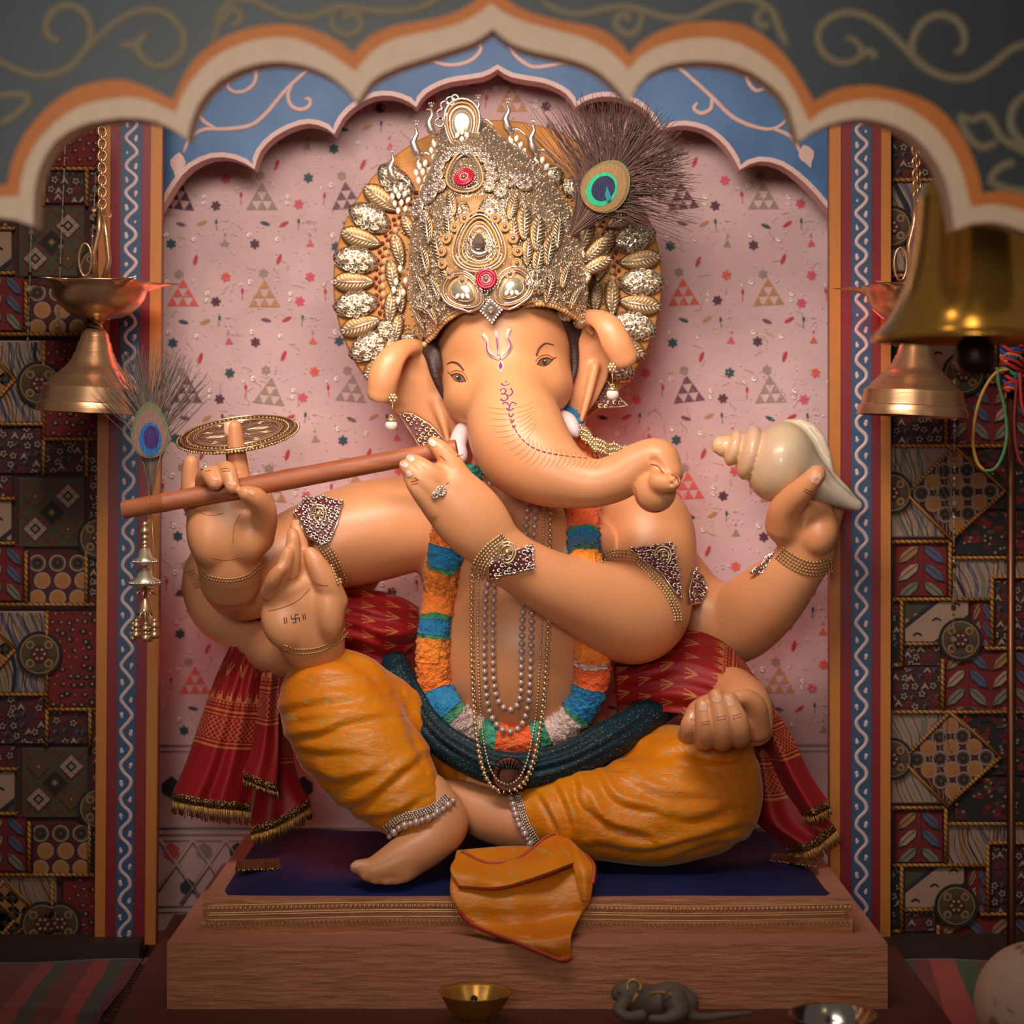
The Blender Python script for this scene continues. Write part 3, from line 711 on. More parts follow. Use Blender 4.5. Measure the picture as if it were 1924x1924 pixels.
kilim('striped_rug', 'red and green striped rug beside the left skirting', -1.35, -.715, -.95, .115, [(.2, (104, 30, 28)), (.1, (146, 44, 34)), (.09, (62, 62, 40)), (.14, (104, 30, 28)), (.1, (150, 42, 36)), (.1, (60, 60, 42)), (.1, (104, 28, 28)), (.05, (160, 50, 42)), (.03, (150, 100, 70)), (.03, (40, 54, 44)), (.06, (126, 30, 34))], -.05)
kilim('striped_rug', 'red and green striped rug under the pole on the right', .745, 1.5, -.95, .115, [(.15, (150, 52, 44)), (.1, (172, 74, 56)), (.12, (56, 74, 50)), (.1, (120, 34, 32)), (.16, (168, 62, 50)), (.12, (60, 76, 52)), (.1, (110, 30, 30)), (.15, (160, 60, 48))], .12)
b = MB(); 
o = None
# fringe of the left rug
fr = MB(); rf = random.Random(5)
for k in range(90):
    yy = -.95+k*.0118; x0 = -.715; fr.tube([(x0-.004, yy, FZ+.006), (x0+.012, yy+rf.uniform(-.006, .006), FZ+.004), (x0+.024, yy+rf.uniform(-.01, .01), FZ+.003)], .0017, 4)
fr.build('fringe', flat(70, 26, 26, .9), bpy.data.objects['striped_rug'])['kind'] = 'stuff'
BT = .046
def bevel(o, wd, seg=2):
    md = o.modifiers.new('bevel', 'BEVEL'); md.width = wd; md.segments = seg; md.limit_method = 'ANGLE'; return o
b = MB(); b.add([(-.665, -.62, FZ), (.735, -.62, FZ), (.745, .40, FZ), (-.70, .40, FZ), (-.665, -.62, BT), (.735, -.62, BT), (.745, .40, BT), (-.70, .40, BT)], [(0,3,2,1),(4,5,6,7),(0,1,5,4),(1,2,6,5),(2,3,7,6),(3,0,4,7)])
o = b.build('base_board', flat(88, 42, 36, .55, grain=.1), smooth=False); tag(bevel(o, .004), 'dark brown base board on the floor under the clay plinth', 'board')
# clay plinth: two steps with rough brushed faces
g = G('brushed_clay'); n = g.noise(12, 5, .6, (1, 1, 9)); n2 = g.noise(60, 4)
g.set(col=g.mix(g.step(n, .3, .7), lin(180, 114, 80), lin(202, 134, 98)), rough=.75); g.bump(n*1.2+n2*.4, .7, .008); M_CLAY = g.m
g = G('clay_top'); n2 = g.noise(50, 4); g.set(col=g.mix(n2, lin(170, 108, 88), lin(184, 122, 100)), rough=.7); g.bump(n2, .3, .004); M_CLAYT = g.m
pl = thing('plinth', 'stepped brown clay plinth carrying the idol', 'plinth', (0, 0, BT))
def rough_box(lo, hi, amp, seed, nx=46, top=True):
    """box whose faces are slightly uneven"""
    r_ = np.random.default_rng(seed); b = MB(); (x0, y0, z0), (x1, y1, z1) = lo, hi
    def w_(X, Z, k): return amp*(np.sin(X*7+k)+.6*np.sin(X*17+Z*9+2*k)+.5*np.sin(X*31+Z*23+k))/2
    nz = 8; X = np.linspace(x0, x1, nx)[:, None]; Z = np.linspace(z0, z1, nz)[None, :]
    Xg, Zg = np.broadcast_arrays(X, Z); F = np.stack([Xg+0*Zg, y0+w_(Xg, Zg, seed)*np.minimum(1, 1), Zg+w_(Xg, 0*Zg, seed+3)*.6*(Zg > z0+1e-6)], -1); b.grid(F, 0)
    nt_ = 10; T = []
    for j in range(nt_):
        f = j/(nt_-1); row = F[:, -1].copy(); row[:, 1] = row[:, 1]*(1-f)+y1*f; row[:, 2] = row[:, 2]*(1-f)+z1*f; T.append(row)
    b.grid(np.array(T).transpose(1, 0, 2), 1)
    for i, sx in ((0, -1), (-1, 1)):
        col = F[i]; back = col.copy(); back[:, 1] = y1; b.grid(np.array([col, back]), 0)
    b.add([(x0, y1, z0), (x1, y1, z0), (x1, y1, z1), (x0, y1, z1)], [(0, 1, 2, 3)], 0); return b
lowtop = .158; x0, x1 = P(314, 1800, -.35).x, P(1668, 1800, -.35).x
rough_box((x0, -.35, BT), (x1, .36, lowtop), .0022, 3).build('lower_step', [M_CLAY, M_CLAYT], pl)
uptop = .221; u0, u1 = P(381, 1720, -.275).x, P(1602, 1720, -.275).x
rough_box((u0, -.275, lowtop-.002), (u1, .33, uptop), .0012, 8).build('upper_step', [M_CLAY, M_CLAYT], pl)
# gold lace along the upper step
M_LACE = metal('gold_lace', lin(222, 178, 120), .38, 0, 150, .7)
gl = MB(); yl = -.2795
Zl = lambda py: P(0, py, yl).z
for X in np.arange(384, 1600, 8.6):
    w0 = 4*math.sin(X*.006)
    gl.ball(P(X, 1706+w0*.8, yl), .0032, 0, 6, 4, (.75, .7, 1.3))
    q = [P(X+dx, yy+w0, yl-.001) for dx, yy in ((-4.3, 1728), (-4.3, 1736), (-2, 1744), (-1, 1737), (0, 1731), (1, 1737), (2, 1744), (4.3, 1736), (4.3, 1728))]
    gl.tube(q, .00075, 4)
for yy in (1699, 1713, 1717, 1726): gl.tube([P(X, yy+4*math.sin(X*.006), yl) for X in np.arange(382, 1603, 12)], .0011, 5, flat=(1, .6))
o = gl.build('lace_border', M_LACE, pl); o['label'] = 'gold zigzag lace glued round the upper step'; o['kind'] = 'stuff'
# cushion
g = G('navy_satin'); n = g.noise(6, 4); g.set(col=g.mix(n, lin(14, 16, 40), lin(16, 34, 96)), rough=.5, spec=.35); g.bump(g.noise(300, 2), .08, .002); M_NAVYS = g.m
b = MB(); cz = .240; rows = []
cx0, cx1 = P(413, 1685, -.262).x, P(1560, 1685, -.262).x
for i in range(60):
    u = i/59; r = []
    for j in range(26):
        v = j/25
        X = cx0+(cx1-cx0)*u; Y = -.262+.60*v
        ed = min(u, 1-u)*12; ef = v*9; eb = (1-v)*9
        f = (1-(1-min(1, ed))**2)*(1-(1-min(1, ef))**2)*(1-(1-min(1, eb))**2)
        r.append((X+(.012*(1-min(1, ef))**2), Y, uptop+(cz-uptop)*f+.002*math.sin(X*14+Y*5)*f))
    rows.append(r)
b.grid(rows); cu = b.build('cushion', M_NAVYS); tag(cu, 'navy blue satin seat cushion on the plinth under the idol', 'cushion')
def lace_tag(px, py, w_, h_, rot, name):
    b = MB(); c, s_ = math.cos(rot), math.sin(rot)
    pts = [(px+u*c-v*s_, py+u*s_+v*c) for u, v in ((-w_/2, -h_/2), (w_/2, -h_/2), (w_/2+3, h_/2), (-w_/2-4, h_/2))]
    o3 = []
    for a, c_ in pts:
        s0 = 0; 
        # where the sight line through this point meets the cushion top
        y = -.2
        for _ in range(20): y = (1.0-(cz+.002))/((c_-850)/4000.0)-4.0
        o3.append(P(a, c_, y))
    b.add(o3+[q-Vector((0, 0, .003)) for q in o3], [(0, 1, 2, 3), (7, 6, 5, 4), (0, 4, 5, 1), (1, 5, 6, 2), (2, 6, 7, 3), (3, 7, 4, 0)])
    o = b.build(name, M_LACE2, cu, smooth=False); o['label'] = 'small patch of glittering gold braid'
g = G('gold_braid'); v = g.voro(260); g.set(col=g.mix(v*1.6, lin(226, 176, 110), lin(112, 74, 46)), rough=.35, metal=.8); g.bump(v, .8, .004); M_LACE2 = g.m
lace_tag(485, 1623, 80, 18, -.04, 'braid_patch'); lace_tag(1492, 1614, 82, 14, .12, 'braid_patch')
# ---------------------------------------------------------------- sculpting: distance fields -> one smooth skin
class Field:
    """a block of a distance field on a lattice; shapes blend into it"""
    FAR = 0.06
    def __init__(s, lo, hi, h):
        s.h = h; s.i0 = np.floor(np.array(lo)/h).astype(int); s.n = np.ceil(np.array(hi)/h).astype(int)-s.i0+1
        s.d = np.full(tuple(s.n), Field.FAR, np.float32)
    def block(s, lo, hi, pad):
        a = np.maximum(np.floor((np.array(lo)-pad)/s.h).astype(int)-s.i0, 0); b = np.minimum(np.ceil((np.array(hi)+pad)/s.h).astype(int)-s.i0+1, s.n)
        if np.any(b <= a): return None
        sl = tuple(slice(p, q) for p, q in zip(a, b))
        ax = [((np.arange(p, q)+o)*s.h).astype(np.float32) for p, q, o in zip(a, b, s.i0)]
        return sl, ax[0][:, None, None], ax[1][None, :, None], ax[2][None, None, :]
    @staticmethod
    def smin(a, b, k):
        if k <= 0: return np.minimum(a, b)
        h = np.maximum(k-np.abs(a-b), 0)/k; return np.minimum(a, b)-h*h*k*0.25
    def put(s, sl, d, k, cut=False):
        if cut: s.d[sl] = -Field.smin(-s.d[sl], d, k)
        else: s.d[sl] = Field.smin(s.d[sl], d, k)
    def limb(s, pts, k=.004, fy=1.0, sub=11, cut=False, raw=False):
        """pts: (px, py, depth, radius in px): a tapering limb along a smooth path; fy<1 flattens it in depth"""
        Q = []
        for p in pts: q = P(p[0], p[1], p[2]); Q.append((q.x, q.y, q.z, p[3]*S(p[2])))
        Q = catmull(Q, (len(Q)-1)*sub+1)
        R = Q[:, 3].max(); lo, hi = (Q[:, :3]-Q[:, 3:]).min(0), (Q[:, :3]+Q[:, 3:]).max(0)
        bl = s.block(lo, hi, .02+k)
        if bl is None: return
        sl, X, Y, Z = bl; shp = s.d[sl].shape; d = np.full(shp, Field.FAR, np.float32)
        for a, b in zip(Q[:-1], Q[1:]):
            l2, h2 = np.minimum(a[:3]-a[3], b[:3]-b[3]), np.maximum(a[:3]+a[3], b[:3]+b[3])
            b2 = s.block(l2, h2, .02+k)
            if b2 is None: continue
            s2, x, y, z = b2; loc = tuple(slice(p.start-q.start, p.stop-q.start) for p, q in zip(s2, sl))
            v = b[:3]-a[:3]; w_ = np.array([1, 1/fy, 1]); vs_ = v*w_; L = max(float((vs_*vs_).sum()), 1e-12)
            dx, dy, dz = x-np.float32(a[0]), (y-np.float32(a[1]))/np.float32(fy), z-np.float32(a[2])
            t = np.clip((dx*np.float32(vs_[0])+dy*np.float32(vs_[1])+dz*np.float32(vs_[2]))/np.float32(L), 0, 1)
            dd = np.sqrt((dx-t*np.float32(vs_[0]))**2+(dy-t*np.float32(vs_[1]))**2+(dz-t*np.float32(vs_[2]))**2)-(np.float32(a[3])+t*np.float32(b[3]-a[3]))
            d[loc] = np.minimum(d[loc], dd*(np.float32(fy) if fy < 1 else 1))
        s.put(sl, d, k, cut)
    def ell(s, c, r, rot=0.0, k=.01, cut=False):
        """ellipsoid: c=(px,py,depth), r=(px,px,metres deep), rot in degrees seen from the front"""
        q = P(*c); f = S(c[2]); rx, rz, ry = r[0]*f, r[1]*f, r[2]; R = max(rx, rz)
        bl = s.block((q.x-R, q.y-ry, q.z-R), (q.x+R, q.y+ry, q.z+R), .02+k)
        if bl is None: return
        sl, X, Y, Z = bl; ca, sa = math.cos(math.radians(rot)), math.sin(math.radians(rot))
        x0, z0, y = X-np.float32(q.x), Z-np.float32(q.z), Y-np.float32(q.y); x = x0*ca-z0*sa; z = x0*sa+z0*ca
        k0 = np.sqrt((x/rx)**2+(y/ry)**2+(z/rz)**2); k1 = np.sqrt((x/rx**2)**2+(y/ry**2)**2+(z/rz**2)**2)
        s.put(sl, (k0*(k0-1)/np.maximum(k1, 1e-6)).astype(np.float32), k, cut)
    def sheet(s, poly, yf, th, k=.004, r=.004, cut=False):
        """a leaf of given outline (px), depth yf(px,py) and half thickness th, with rounded rim"""
        y0 = [yf(*p) for p in poly]; ym = sum(y0)/len(y0); Q = np.array([[P(a, b, ym).x, P(a, b, ym).z] for a, b in poly])
        bl = s.block((Q[:, 0].min(), min(y0)-th, Q[:, 1].min()), (Q[:, 0].max(), max(y0)+th, Q[:, 1].max()), .02)
        sl, X, Y, Z = bl; x = X[:, 0, 0][:, None]; z = Z[0, 0, :][None, :]; d2 = np.full((x.shape[0], z.shape[1]), 1e9); ins = np.zeros(d2.shape, bool)
        for i in range(len(Q)):
            a, b = Q[i-1], Q[i]; e = b-a; t = np.clip(((x-a[0])*e[0]+(z-a[1])*e[1])/(e@e), 0, 1)
            d2 = np.minimum(d2, (x-a[0]-t*e[0])**2+(z-a[1]-t*e[1])**2)
            c = ((a[1] > z) != (b[1] > z)) & (x < (b[0]-a[0])*(z-a[1])/(b[1]-a[1]+1e-12)+a[0]); ins ^= c
        d2 = np.sqrt(d2)*np.where(ins, -1, 1); sc_ = S(ym); yc = np.vectorize(yf)(x/sc_+962+0*z, 850-(z-1.0)/sc_+0*x)
        dy = np.abs(Y-yc[:, None, :])-th; dd = d2[:, None, :]
        a, b = np.maximum(dd+r, 0), np.maximum(dy+r, 0); d = np.sqrt(a*a+b*b)-r+np.minimum(np.maximum(dd, dy)+r, 0)
        s.put(sl, d.astype(np.float32), k, cut)
    def merge(s, o, k):
        a = o.i0-s.i0; lo = np.maximum(a, 0); hi = np.minimum(a+o.n, s.n); sl = tuple(slice(p, q) for p, q in zip(lo, hi)); s2 = tuple(slice(p-q, r-q) for p, q, r in zip(lo, a, hi)); s.d[sl] = Field.smin(s.d[sl], o.d[s2], k)
    def mesh(s):
        """naive surface nets"""
        d = s.d; sg = d < 0; nx, ny, nz = d.shape
        c = [sg[i:nx-1+i, j:ny-1+j, k:nz-1+k] for i in (0, 1) for j in (0, 1) for k in (0, 1)]
        al = c[0].copy(); an = c[0].copy()
        for q in c[1:]: al &= q; an |= q
        act = an & ~al; idx = np.full(act.shape, -1, np.int32); I, J, K = np.nonzero(act); idx[I, J, K] = np.arange(len(I))
        acc = np.zeros((len(I), 3)); cnt = np.zeros(len(I))
        for ax in range(3):
            o1, o2 = [a for a in range(3) if a != ax]
            for p in (0, 1):
                for q in (0, 1):
                    b0 = [0, 0, 0]; b0[o1] = p; b0[o2] = q; b1 = list(b0); b1[ax] = 1
                    v0 = d[I+b0[0], J+b0[1], K+b0[2]].astype(float); v1 = d[I+b1[0], J+b1[1], K+b1[2]].astype(float); m = (v0 < 0) != (v1 < 0)
                    t = v0/np.where(m, v0-v1, 1); pos = np.tile(np.array(b0, float), (len(I), 1)); pos[:, ax] += t
                    acc[m] += pos[m]; cnt[m] += 1
        V = (np.stack([I, J, K], 1)+acc/np.maximum(cnt, 1)[:, None]+s.i0)*s.h
        F = []
        for ax in range(3):
            o1, o2 = [(1, 2), (2, 0), (0, 1)][ax]; A = np.moveaxis(sg, (ax, o1, o2), (0, 1, 2)); Ix = np.moveaxis(idx, (ax, o1, o2), (0, 1, 2))
            cr = A[:-1, 1:-1, 1:-1] != A[1:, 1:-1, 1:-1]; i, j, k = np.nonzero(cr); j += 1; k += 1; fl = A[i, j, k]
            q = np.stack([Ix[i, j-1, k-1], Ix[i, j, k-1], Ix[i, j, k], Ix[i, j-1, k]], 1); q[~fl] = q[~fl][:, ::-1]; F.append(q)
        F = np.vstack(F); return V, F[(F >= 0).all(1)]
def skin(V, F, name, mats, parent=None, uv=None):
    me = bpy.data.meshes.new(name); base = wl(parent); n = len(V); m = len(F)
    me.vertices.add(n); me.vertices.foreach_set('co', (V-np.array(base)).astype(np.float32).ravel())
    me.loops.add(m*4); me.loops.foreach_set('vertex_index', F.astype(np.int32).ravel()); me.polygons.add(m)
    me.polygons.foreach_set('loop_start', np.arange(m, dtype=np.int32)*4); me.polygons.foreach_set('use_smooth', np.ones(m, bool))
    me.update(calc_edges=True); me.validate()
    for q in (mats if isinstance(mats, (list, tuple)) else [mats]): me.materials.append(q)
    return link(name, me, parent, base)
def relax(V, F, it=2, f=.5):
    for _ in range(it):
        acc = np.zeros_like(V); cnt = np.zeros(len(V))
        for a in range(4):
            for b in ((a+1) % 4, (a+3) % 4): np.add.at(acc, F[:, a], V[F[:, b]]); np.add.at(cnt, F[:, a], 1)
        V = V*(1-f)+f*acc/np.maximum(cnt, 1)[:, None]
    return V
CAM = Vector((0, -4, 1.0))
class Hit:
    """where the sight line through a photo pixel meets a surface already built"""
    def __init__(s, V, F): s.t = BVHTree.FromPolygons([tuple(v) for v in V], [tuple(int(i) for i in f) for f in F]); s.last = -.1
    def __call__(s, px, py, lift=0.0):
        d = (P(px, py, 0)-CAM).normalized(); h = s.t.ray_cast(CAM, d)
        if h[0] is None: return P(px, py, s.last), Vector((0, -1, 0))
        s.last = h[0].y; n = h[1] if h[1].dot(d) < 0 else -h[1]
        return h[0]+n*lift, n
# ---------------------------------------------------------------- the idol's body: one skin
HS = .0036
body = Field((-.68, -.36, .16), (.66, .36, 1.38), HS)
def sub(x0, y0, x1, y1, ya, yb):
    a, b = P(x0, y1, 0), P(x1, y0, 0); return Field((a.x*1.06-.02, ya, a.z-.02), (b.x*1.06+.02, yb, b.z+.02), HS)
# torso
body.ell((985, 1040, .12), (205, 150, .125), 0, .02); body.ell((982, 1215, .095), (186, 192, .185), 0, .05)
body.ell((985, 1450, .12), (230, 130, .16), 0, .04)
body.limb([(955, 880, .1, 70), (960, 960, .12, 90)], .03)
body.ell((900, 1040, .02), (85, 70, .06), 10, .03); body.ell((1080, 1040, .02), (85, 70, .06), -10, .03)
body.ell((962, 1306, -.092), (22, 4, .01), 0, .008, cut=True)
# head, cheeks
hd = Field((-.34, -.36, .82), (.42, .26, 1.40), HS)
hd.ell((948, 655, .06), (127, 160, .15), 0, .0); hd.ell((892, 742, .0), (58, 62, .085), 20, .03); hd.ell((1016, 728, .0), (60, 58, .085), -20, .03)
hd.ell((938, 610, -.02), (80, 70, .075), 0, .04)
# trunk
tr = Field((-.16, -.36, .82), (.42, .05, 1.30), HS)
tr.limb([(945, 640, -.030, 50), (952, 700, -.052, 58), (960, 752, -.078, 74), (967, 800, -.10, 90), (985, 842, -.13, 90), (1022, 876, -.16, 74), (1062, 897, -.18, 58), (1112, 908, -.195, 46), (1160, 897, -.205, 44),
         (1202, 871, -.215, 40), (1236, 862, -.225, 38), (1252, 888, -.235, 32)], .0)
tr.ell((1231, 922, -.232), (40, 42, .035), 15, .006); tr.limb([(1240, 905, -.262, 22), (1258, 908, -.275, 18), (1266, 906, -.285, 14)], .006)
tr.limb([(1228, 866, -.262, 8), (1250, 884, -.272, 8)], .006, cut=True)
for a, b in ((1262, 909), (1272, 902)): tr.ell((a, b, -.297), (4.5, 5, .008), 0, .003, cut=True)
tr.limb([(1226, 918, -.285, 5), (1240, 934, -.285, 5), (1262, 928, -.29, 4)], .005, cut=True)
hd.merge(tr, .032)
# ears: thin leaves with a rolled rim
er = Field((-.30, -.12, .84), (.30, .14, 1.32), HS)
er.sheet([(742, 700), (752, 676), (775, 664), (803, 668), (815, 705), (834, 745), (862, 780), (866, 806), (845, 842), (834, 826), (806, 796), (775, 778), (740, 778), (728, 755)], lambda x, y: .045-.0004*(x-740)*.6+.0002*(y-700), .007, .003)
er.limb([(812, 668, .045, 14), (790, 655, .03, 15), (765, 655, .0, 19), (738, 674, -.028, 26), (722, 705, -.036, 29), (716, 735, -.030, 27)], .006, fy=.75)
er.ell((712, 762, -.012), (26, 22, .026), -20, .004, cut=True)
er.limb([(818, 752, .035, 9), (832, 790, .03, 8), (842, 830, .025, 5)], .012)
er.ell((776, 700, -.005), (27, 32, .034), 0, .008, cut=True)
er.sheet([(1083, 640), (1092, 616), (1118, 608), (1136, 640), (1150, 675), (1140, 716), (1122, 752), (1104, 774), (1098, 808), (1086, 800), (1062, 778), (1074, 740), (1080, 690)], lambda x, y: .03+.0003*(x-1090)*.5+.0002*(y-650), .007, .003)
er.limb([(1078, 622, .045, 14), (1088, 602, .03, 15), (1115, 600, .0, 19), (1140, 615, -.028, 27), (1156, 641, -.036, 29), (1170, 668, -.030, 28)], .006, fy=.75)
er.ell((1180, 698, -.012), (26, 22, .026), 35, .004, cut=True)
er.limb([(1118, 690, .03, 9), (1106, 740, .028, 8), (1092, 790, .022, 5)], .012)
er.ell((1112, 642, -.008), (21, 28, .034), 0, .008, cut=True)
hd.merge(er, .006); body.merge(hd, .012)
# shoulders and arms, viewer's left
body.limb([(800, 985, .14, 90), (770, 985, .12, 90), (690, 1000, .10, 96), (590, 1030, .08, 88), (500, 1075, .05, 80), (452, 1098, .0, 66)], .008)
body.limb([(460, 1100, .01, 62), (436, 1096, -.05, 56), (432, 1066, -.09, 54)], .012)
body.limb([(640, 1060, .20, 80), (520, 1060, .20, 80), (425, 1075, .19, 74), (420, 1130, .17, 68), (455, 1180, .13, 48), (520, 1225, .02, 46), (585, 1228, -.09, 50)], .006)
hA = sub(320, 770, 540, 1110, -.30, .02)
hA.limb([(432, 1085, -.08, 54), (430, 1050, -.10, 60), (428, 1000, -.115, 76), (425, 960, -.115, 74)], .0, fy=.62)
hA.ell((470, 1005, -.135), (36, 52, .035), 12, .012); hA.ell((392, 1008, -.135), (38, 58, .034), -8, .012)
for fgr in ([(362, 950, -.10, 19), (358, 905, -.105, 18), (359, 872, -.11, 15), (361, 868, -.11, 13)], [(456, 950, -.095, 25), (450, 895, -.10, 20), (444, 845, -.105, 17.5), (440, 803, -.108, 14.5)],
            [(392, 945, -.105, 20), (384, 905, -.145, 18), (394, 892, -.182, 18), (404, 907, -.200, 15)], [(424, 945, -.105, 20), (415, 893, -.15, 18), (427, 885, -.190, 17.5), (437, 915, -.212, 13.5)],
            [(486, 1010, -.12, 30), (497, 965, -.165, 25), (482, 938, -.198, 21), (462, 927, -.215, 15)]):
    f2 = sub(320, 770, 540, 1110, -.30, .02); f2.limb(fgr, 0); hA.merge(f2, .005)
body.merge(hA, .012)
hB = sub(470, 950, 680, 1290, -.30, .02)
hB.limb([(598, 1262, -.08, 54), (592, 1222, -.12, 56), (580, 1180, -.15, 68), (568, 1130, -.16, 72), (560, 1112, -.165, 66)], .0, fy=.55)
hB.ell((618, 1140, -.178), (29, 62, .030), -4, .01); hB.ell((530, 1170, -.175), (38, 52, .026), -18, .01); hB.ell((545, 1105, -.18), (50, 20, .022), -16, .008)
for fgr in ([(568, 1098, -.17, 20), (566, 1045, -.18, 17), (559, 1000, -.172, 14), (556, 986, -.165, 11)], [(546, 1100, -.182, 18), (549, 1052, -.205, 16), (551, 1016, -.208, 13.5), (550, 1002, -.204, 11)],
            [(524, 1105, -.188, 17), (533, 1068, -.217, 15), (540, 1042, -.222, 12.5), (541, 1036, -.22, 11)], [(504, 1114, -.19, 15.5), (514, 1090, -.220, 14), (525, 1072, -.230, 12), (529, 1067, -.230, 10.5)],
            [(626, 1130, -.17, 28), (612, 1094, -.188, 25), (594, 1060, -.196, 19.5), (583, 1040, -.196, 13)]):
    f2 = sub(470, 950, 680, 1290, -.30, .02); f2.limb(fgr, 0); hB.merge(f2, .0018)
body.merge(hB, .01)
# viewer's right: crossing arm
body.limb([(1180, 985, .12, 90), (1214, 1000, .08, 90), (1220, 1080, .03, 88), (1200, 1140, -.02, 98)], .01)
ar = sub(880, 960, 1320, 1270, -.32, .10)
ar.limb([(1205, 1110, .0, 84), (1190, 1150, -.05, 98), (1120, 1130, -.11, 78), (1040, 1098, -.15, 62), (985, 1068, -.17, 55), (938, 1038, -.19, 50)], 0)
body.merge(ar, .006)
hC = sub(730, 800, 1000, 1110, -.33, -.05)
hC.limb([(950, 1046, -.19, 51), (925, 1020, -.2, 54), (886, 976, -.215, 66), (848, 934, -.222, 60), (838, 920, -.222, 54)], 0, fy=.62)
for fgr in ([(862, 905, -.22, 28), (846, 868, -.222, 21), (828, 845, -.222, 17), (815, 832, -.218, 13)], [(838, 915, -.232, 24), (806, 886, -.245, 18), (784, 870, -.238, 15), (774, 864, -.225, 12)],
            [(826, 935, -.235, 24), (790, 899, -.25, 18), (768, 880, -.243, 15), (761, 875, -.228, 12)], [(818, 955, -.23, 24), (786, 918, -.246, 18), (773, 898, -.242, 14.5), (769, 891, -.228, 12)]):
    f2 = sub(730, 800, 1000, 1110, -.33, -.05); f2.limb(fgr, 0); hC.merge(f2, .003)
body.merge(hC, .01)
# conch arm
body.limb([(1235, 1080, .18, 84), (1300, 1150, .17, 80), (1375, 1172, .14, 76), (1432, 1135, .09, 70), (1485, 1080, .05, 56), (1517, 1036, .03, 48)], .006)
hD = sub(1400, 860, 1620, 1110, -.12, .16)
hD.limb([(1517, 1040, .03, 48), (1512, 1010, .015, 54), (1506, 975, .01, 62), (1506, 955, .02, 58)], 0, fy=.6)
hD.ell((1538, 1002, -.008), (36, 44, .04), 15, .012); hD.limb([(1472, 985, -.005, 34), (1478, 952, -.035, 30), (1508, 920, -.075, 23), (1530, 897, -.092, 19), (1535, 890, -.092, 17)], .012)
hD.limb([(1548, 985, .04, 30), (1566, 950, .07, 20), (1562, 915, .10, 17), (1540, 890, .12, 14)], .008); hD.limb([(1520, 960, .06, 24), (1530, 925, .10, 18), (1505, 900, .125, 14)], .006)
body.merge(hD, .01)
# fist on the knee
hE = sub(1250, 1270, 1460, 1430, -.33, -.02)
hE.ell((1358, 1352, -.19), (74, 52, .055), 0, 0); hE.limb([(1420, 1370, -.17, 32), (1400, 1330, -.10, 50), (1370, 1300, .0, 52)], .012)
for fgr in ([(1290, 1380, -.19, 18), (1294, 1380, -.228, 18), (1296, 1362, -.244, 17.5), (1301, 1343, -.24, 14)], [(1322, 1390, -.19, 20), (1326, 1388, -.245, 19.5), (1326, 1362, -.264, 19.5), (1320, 1325, -.258, 15)],
            [(1356, 1392, -.19, 20), (1358, 1388, -.252, 20), (1356, 1355, -.272, 20), (1346, 1308, -.262, 15)], [(1390, 1386, -.19, 20), (1390, 1382, -.25, 20), (1386, 1355, -.268, 20), (1371, 1316, -.262, 15.5)],
            [(1424, 1370, -.2, 24), (1420, 1330, -.225, 22), (1406, 1313, -.238, 18), (1390, 1310, -.245, 14)]):
    f2 = sub(1250, 1270, 1460, 1430, -.33, -.02); f2.limb(fgr, 0); hE.merge(f2, .0025)
body.merge(hE, .008)
# feet
ft = sub(630, 1430, 1040, 1680, -.36, .05)
ft.limb([(800, 1500, -.17, 50), (830, 1545, -.185, 50), (812, 1578, -.205, 43), (772, 1604, -.222, 42), (738, 1622, -.235, 35), (705, 1634, -.245, 25), (690, 1634, -.247, 20)], 0)
ft.ell((756, 1638, -.235), (30, 20, .026), -12, .012)
for fgr in ([(698, 1630, -.245, 16), (676, 1628, -.25, 13.5), (668, 1630, -.25, 11)], [(705, 1642, -.25, 14), (688, 1645, -.256, 10.5)], [(722, 1648, -.25, 13), (704, 1652, -.257, 9.5)], [(742, 1650, -.25, 12), (725, 1655, -.257, 8.5)], [(762, 1646, -.25, 12), (746, 1654, -.255, 8)]):
    ft.limb(fgr, .003)
f2 = sub(630, 1430, 1040, 1680, -.36, .05); f2.limb([(1010, 1550, -.12, 52), (960, 1542, -.115, 52), (905, 1525, -.10, 48), (855, 1496, -.085, 32), (826, 1486, -.08, 20)], 0); ft.merge(f2, .003)
body.merge(ft, .006)
BV, BF = body.mesh(); BV = relax(BV, BF, 1, .35)
g = G('terracotta_skin'); n = g.noise(7, 4); n2 = g.noise(90, 3)
g.set(col=g.mix(g.step(n, .3, .7), lin(215, 144, 98), lin(225, 156, 109)), rough=.42, sss=.06, coat=.12, coatr=.35)
g.b.inputs['Subsurface Radius'].default_value = (.02, .008, .004); g.b.inputs['Subsurface Scale'].default_value = .25
g.bump(n2, .04, .003); M_SKIN = g.m
idol = thing('idol', 'seated many armed elephant headed idol with terracotta skin on the navy cushion', 'statue', (0.02, 0.05, .24))
bo = skin(BV, BF, 'body', M_SKIN, idol)
HB = Hit(BV, BF)
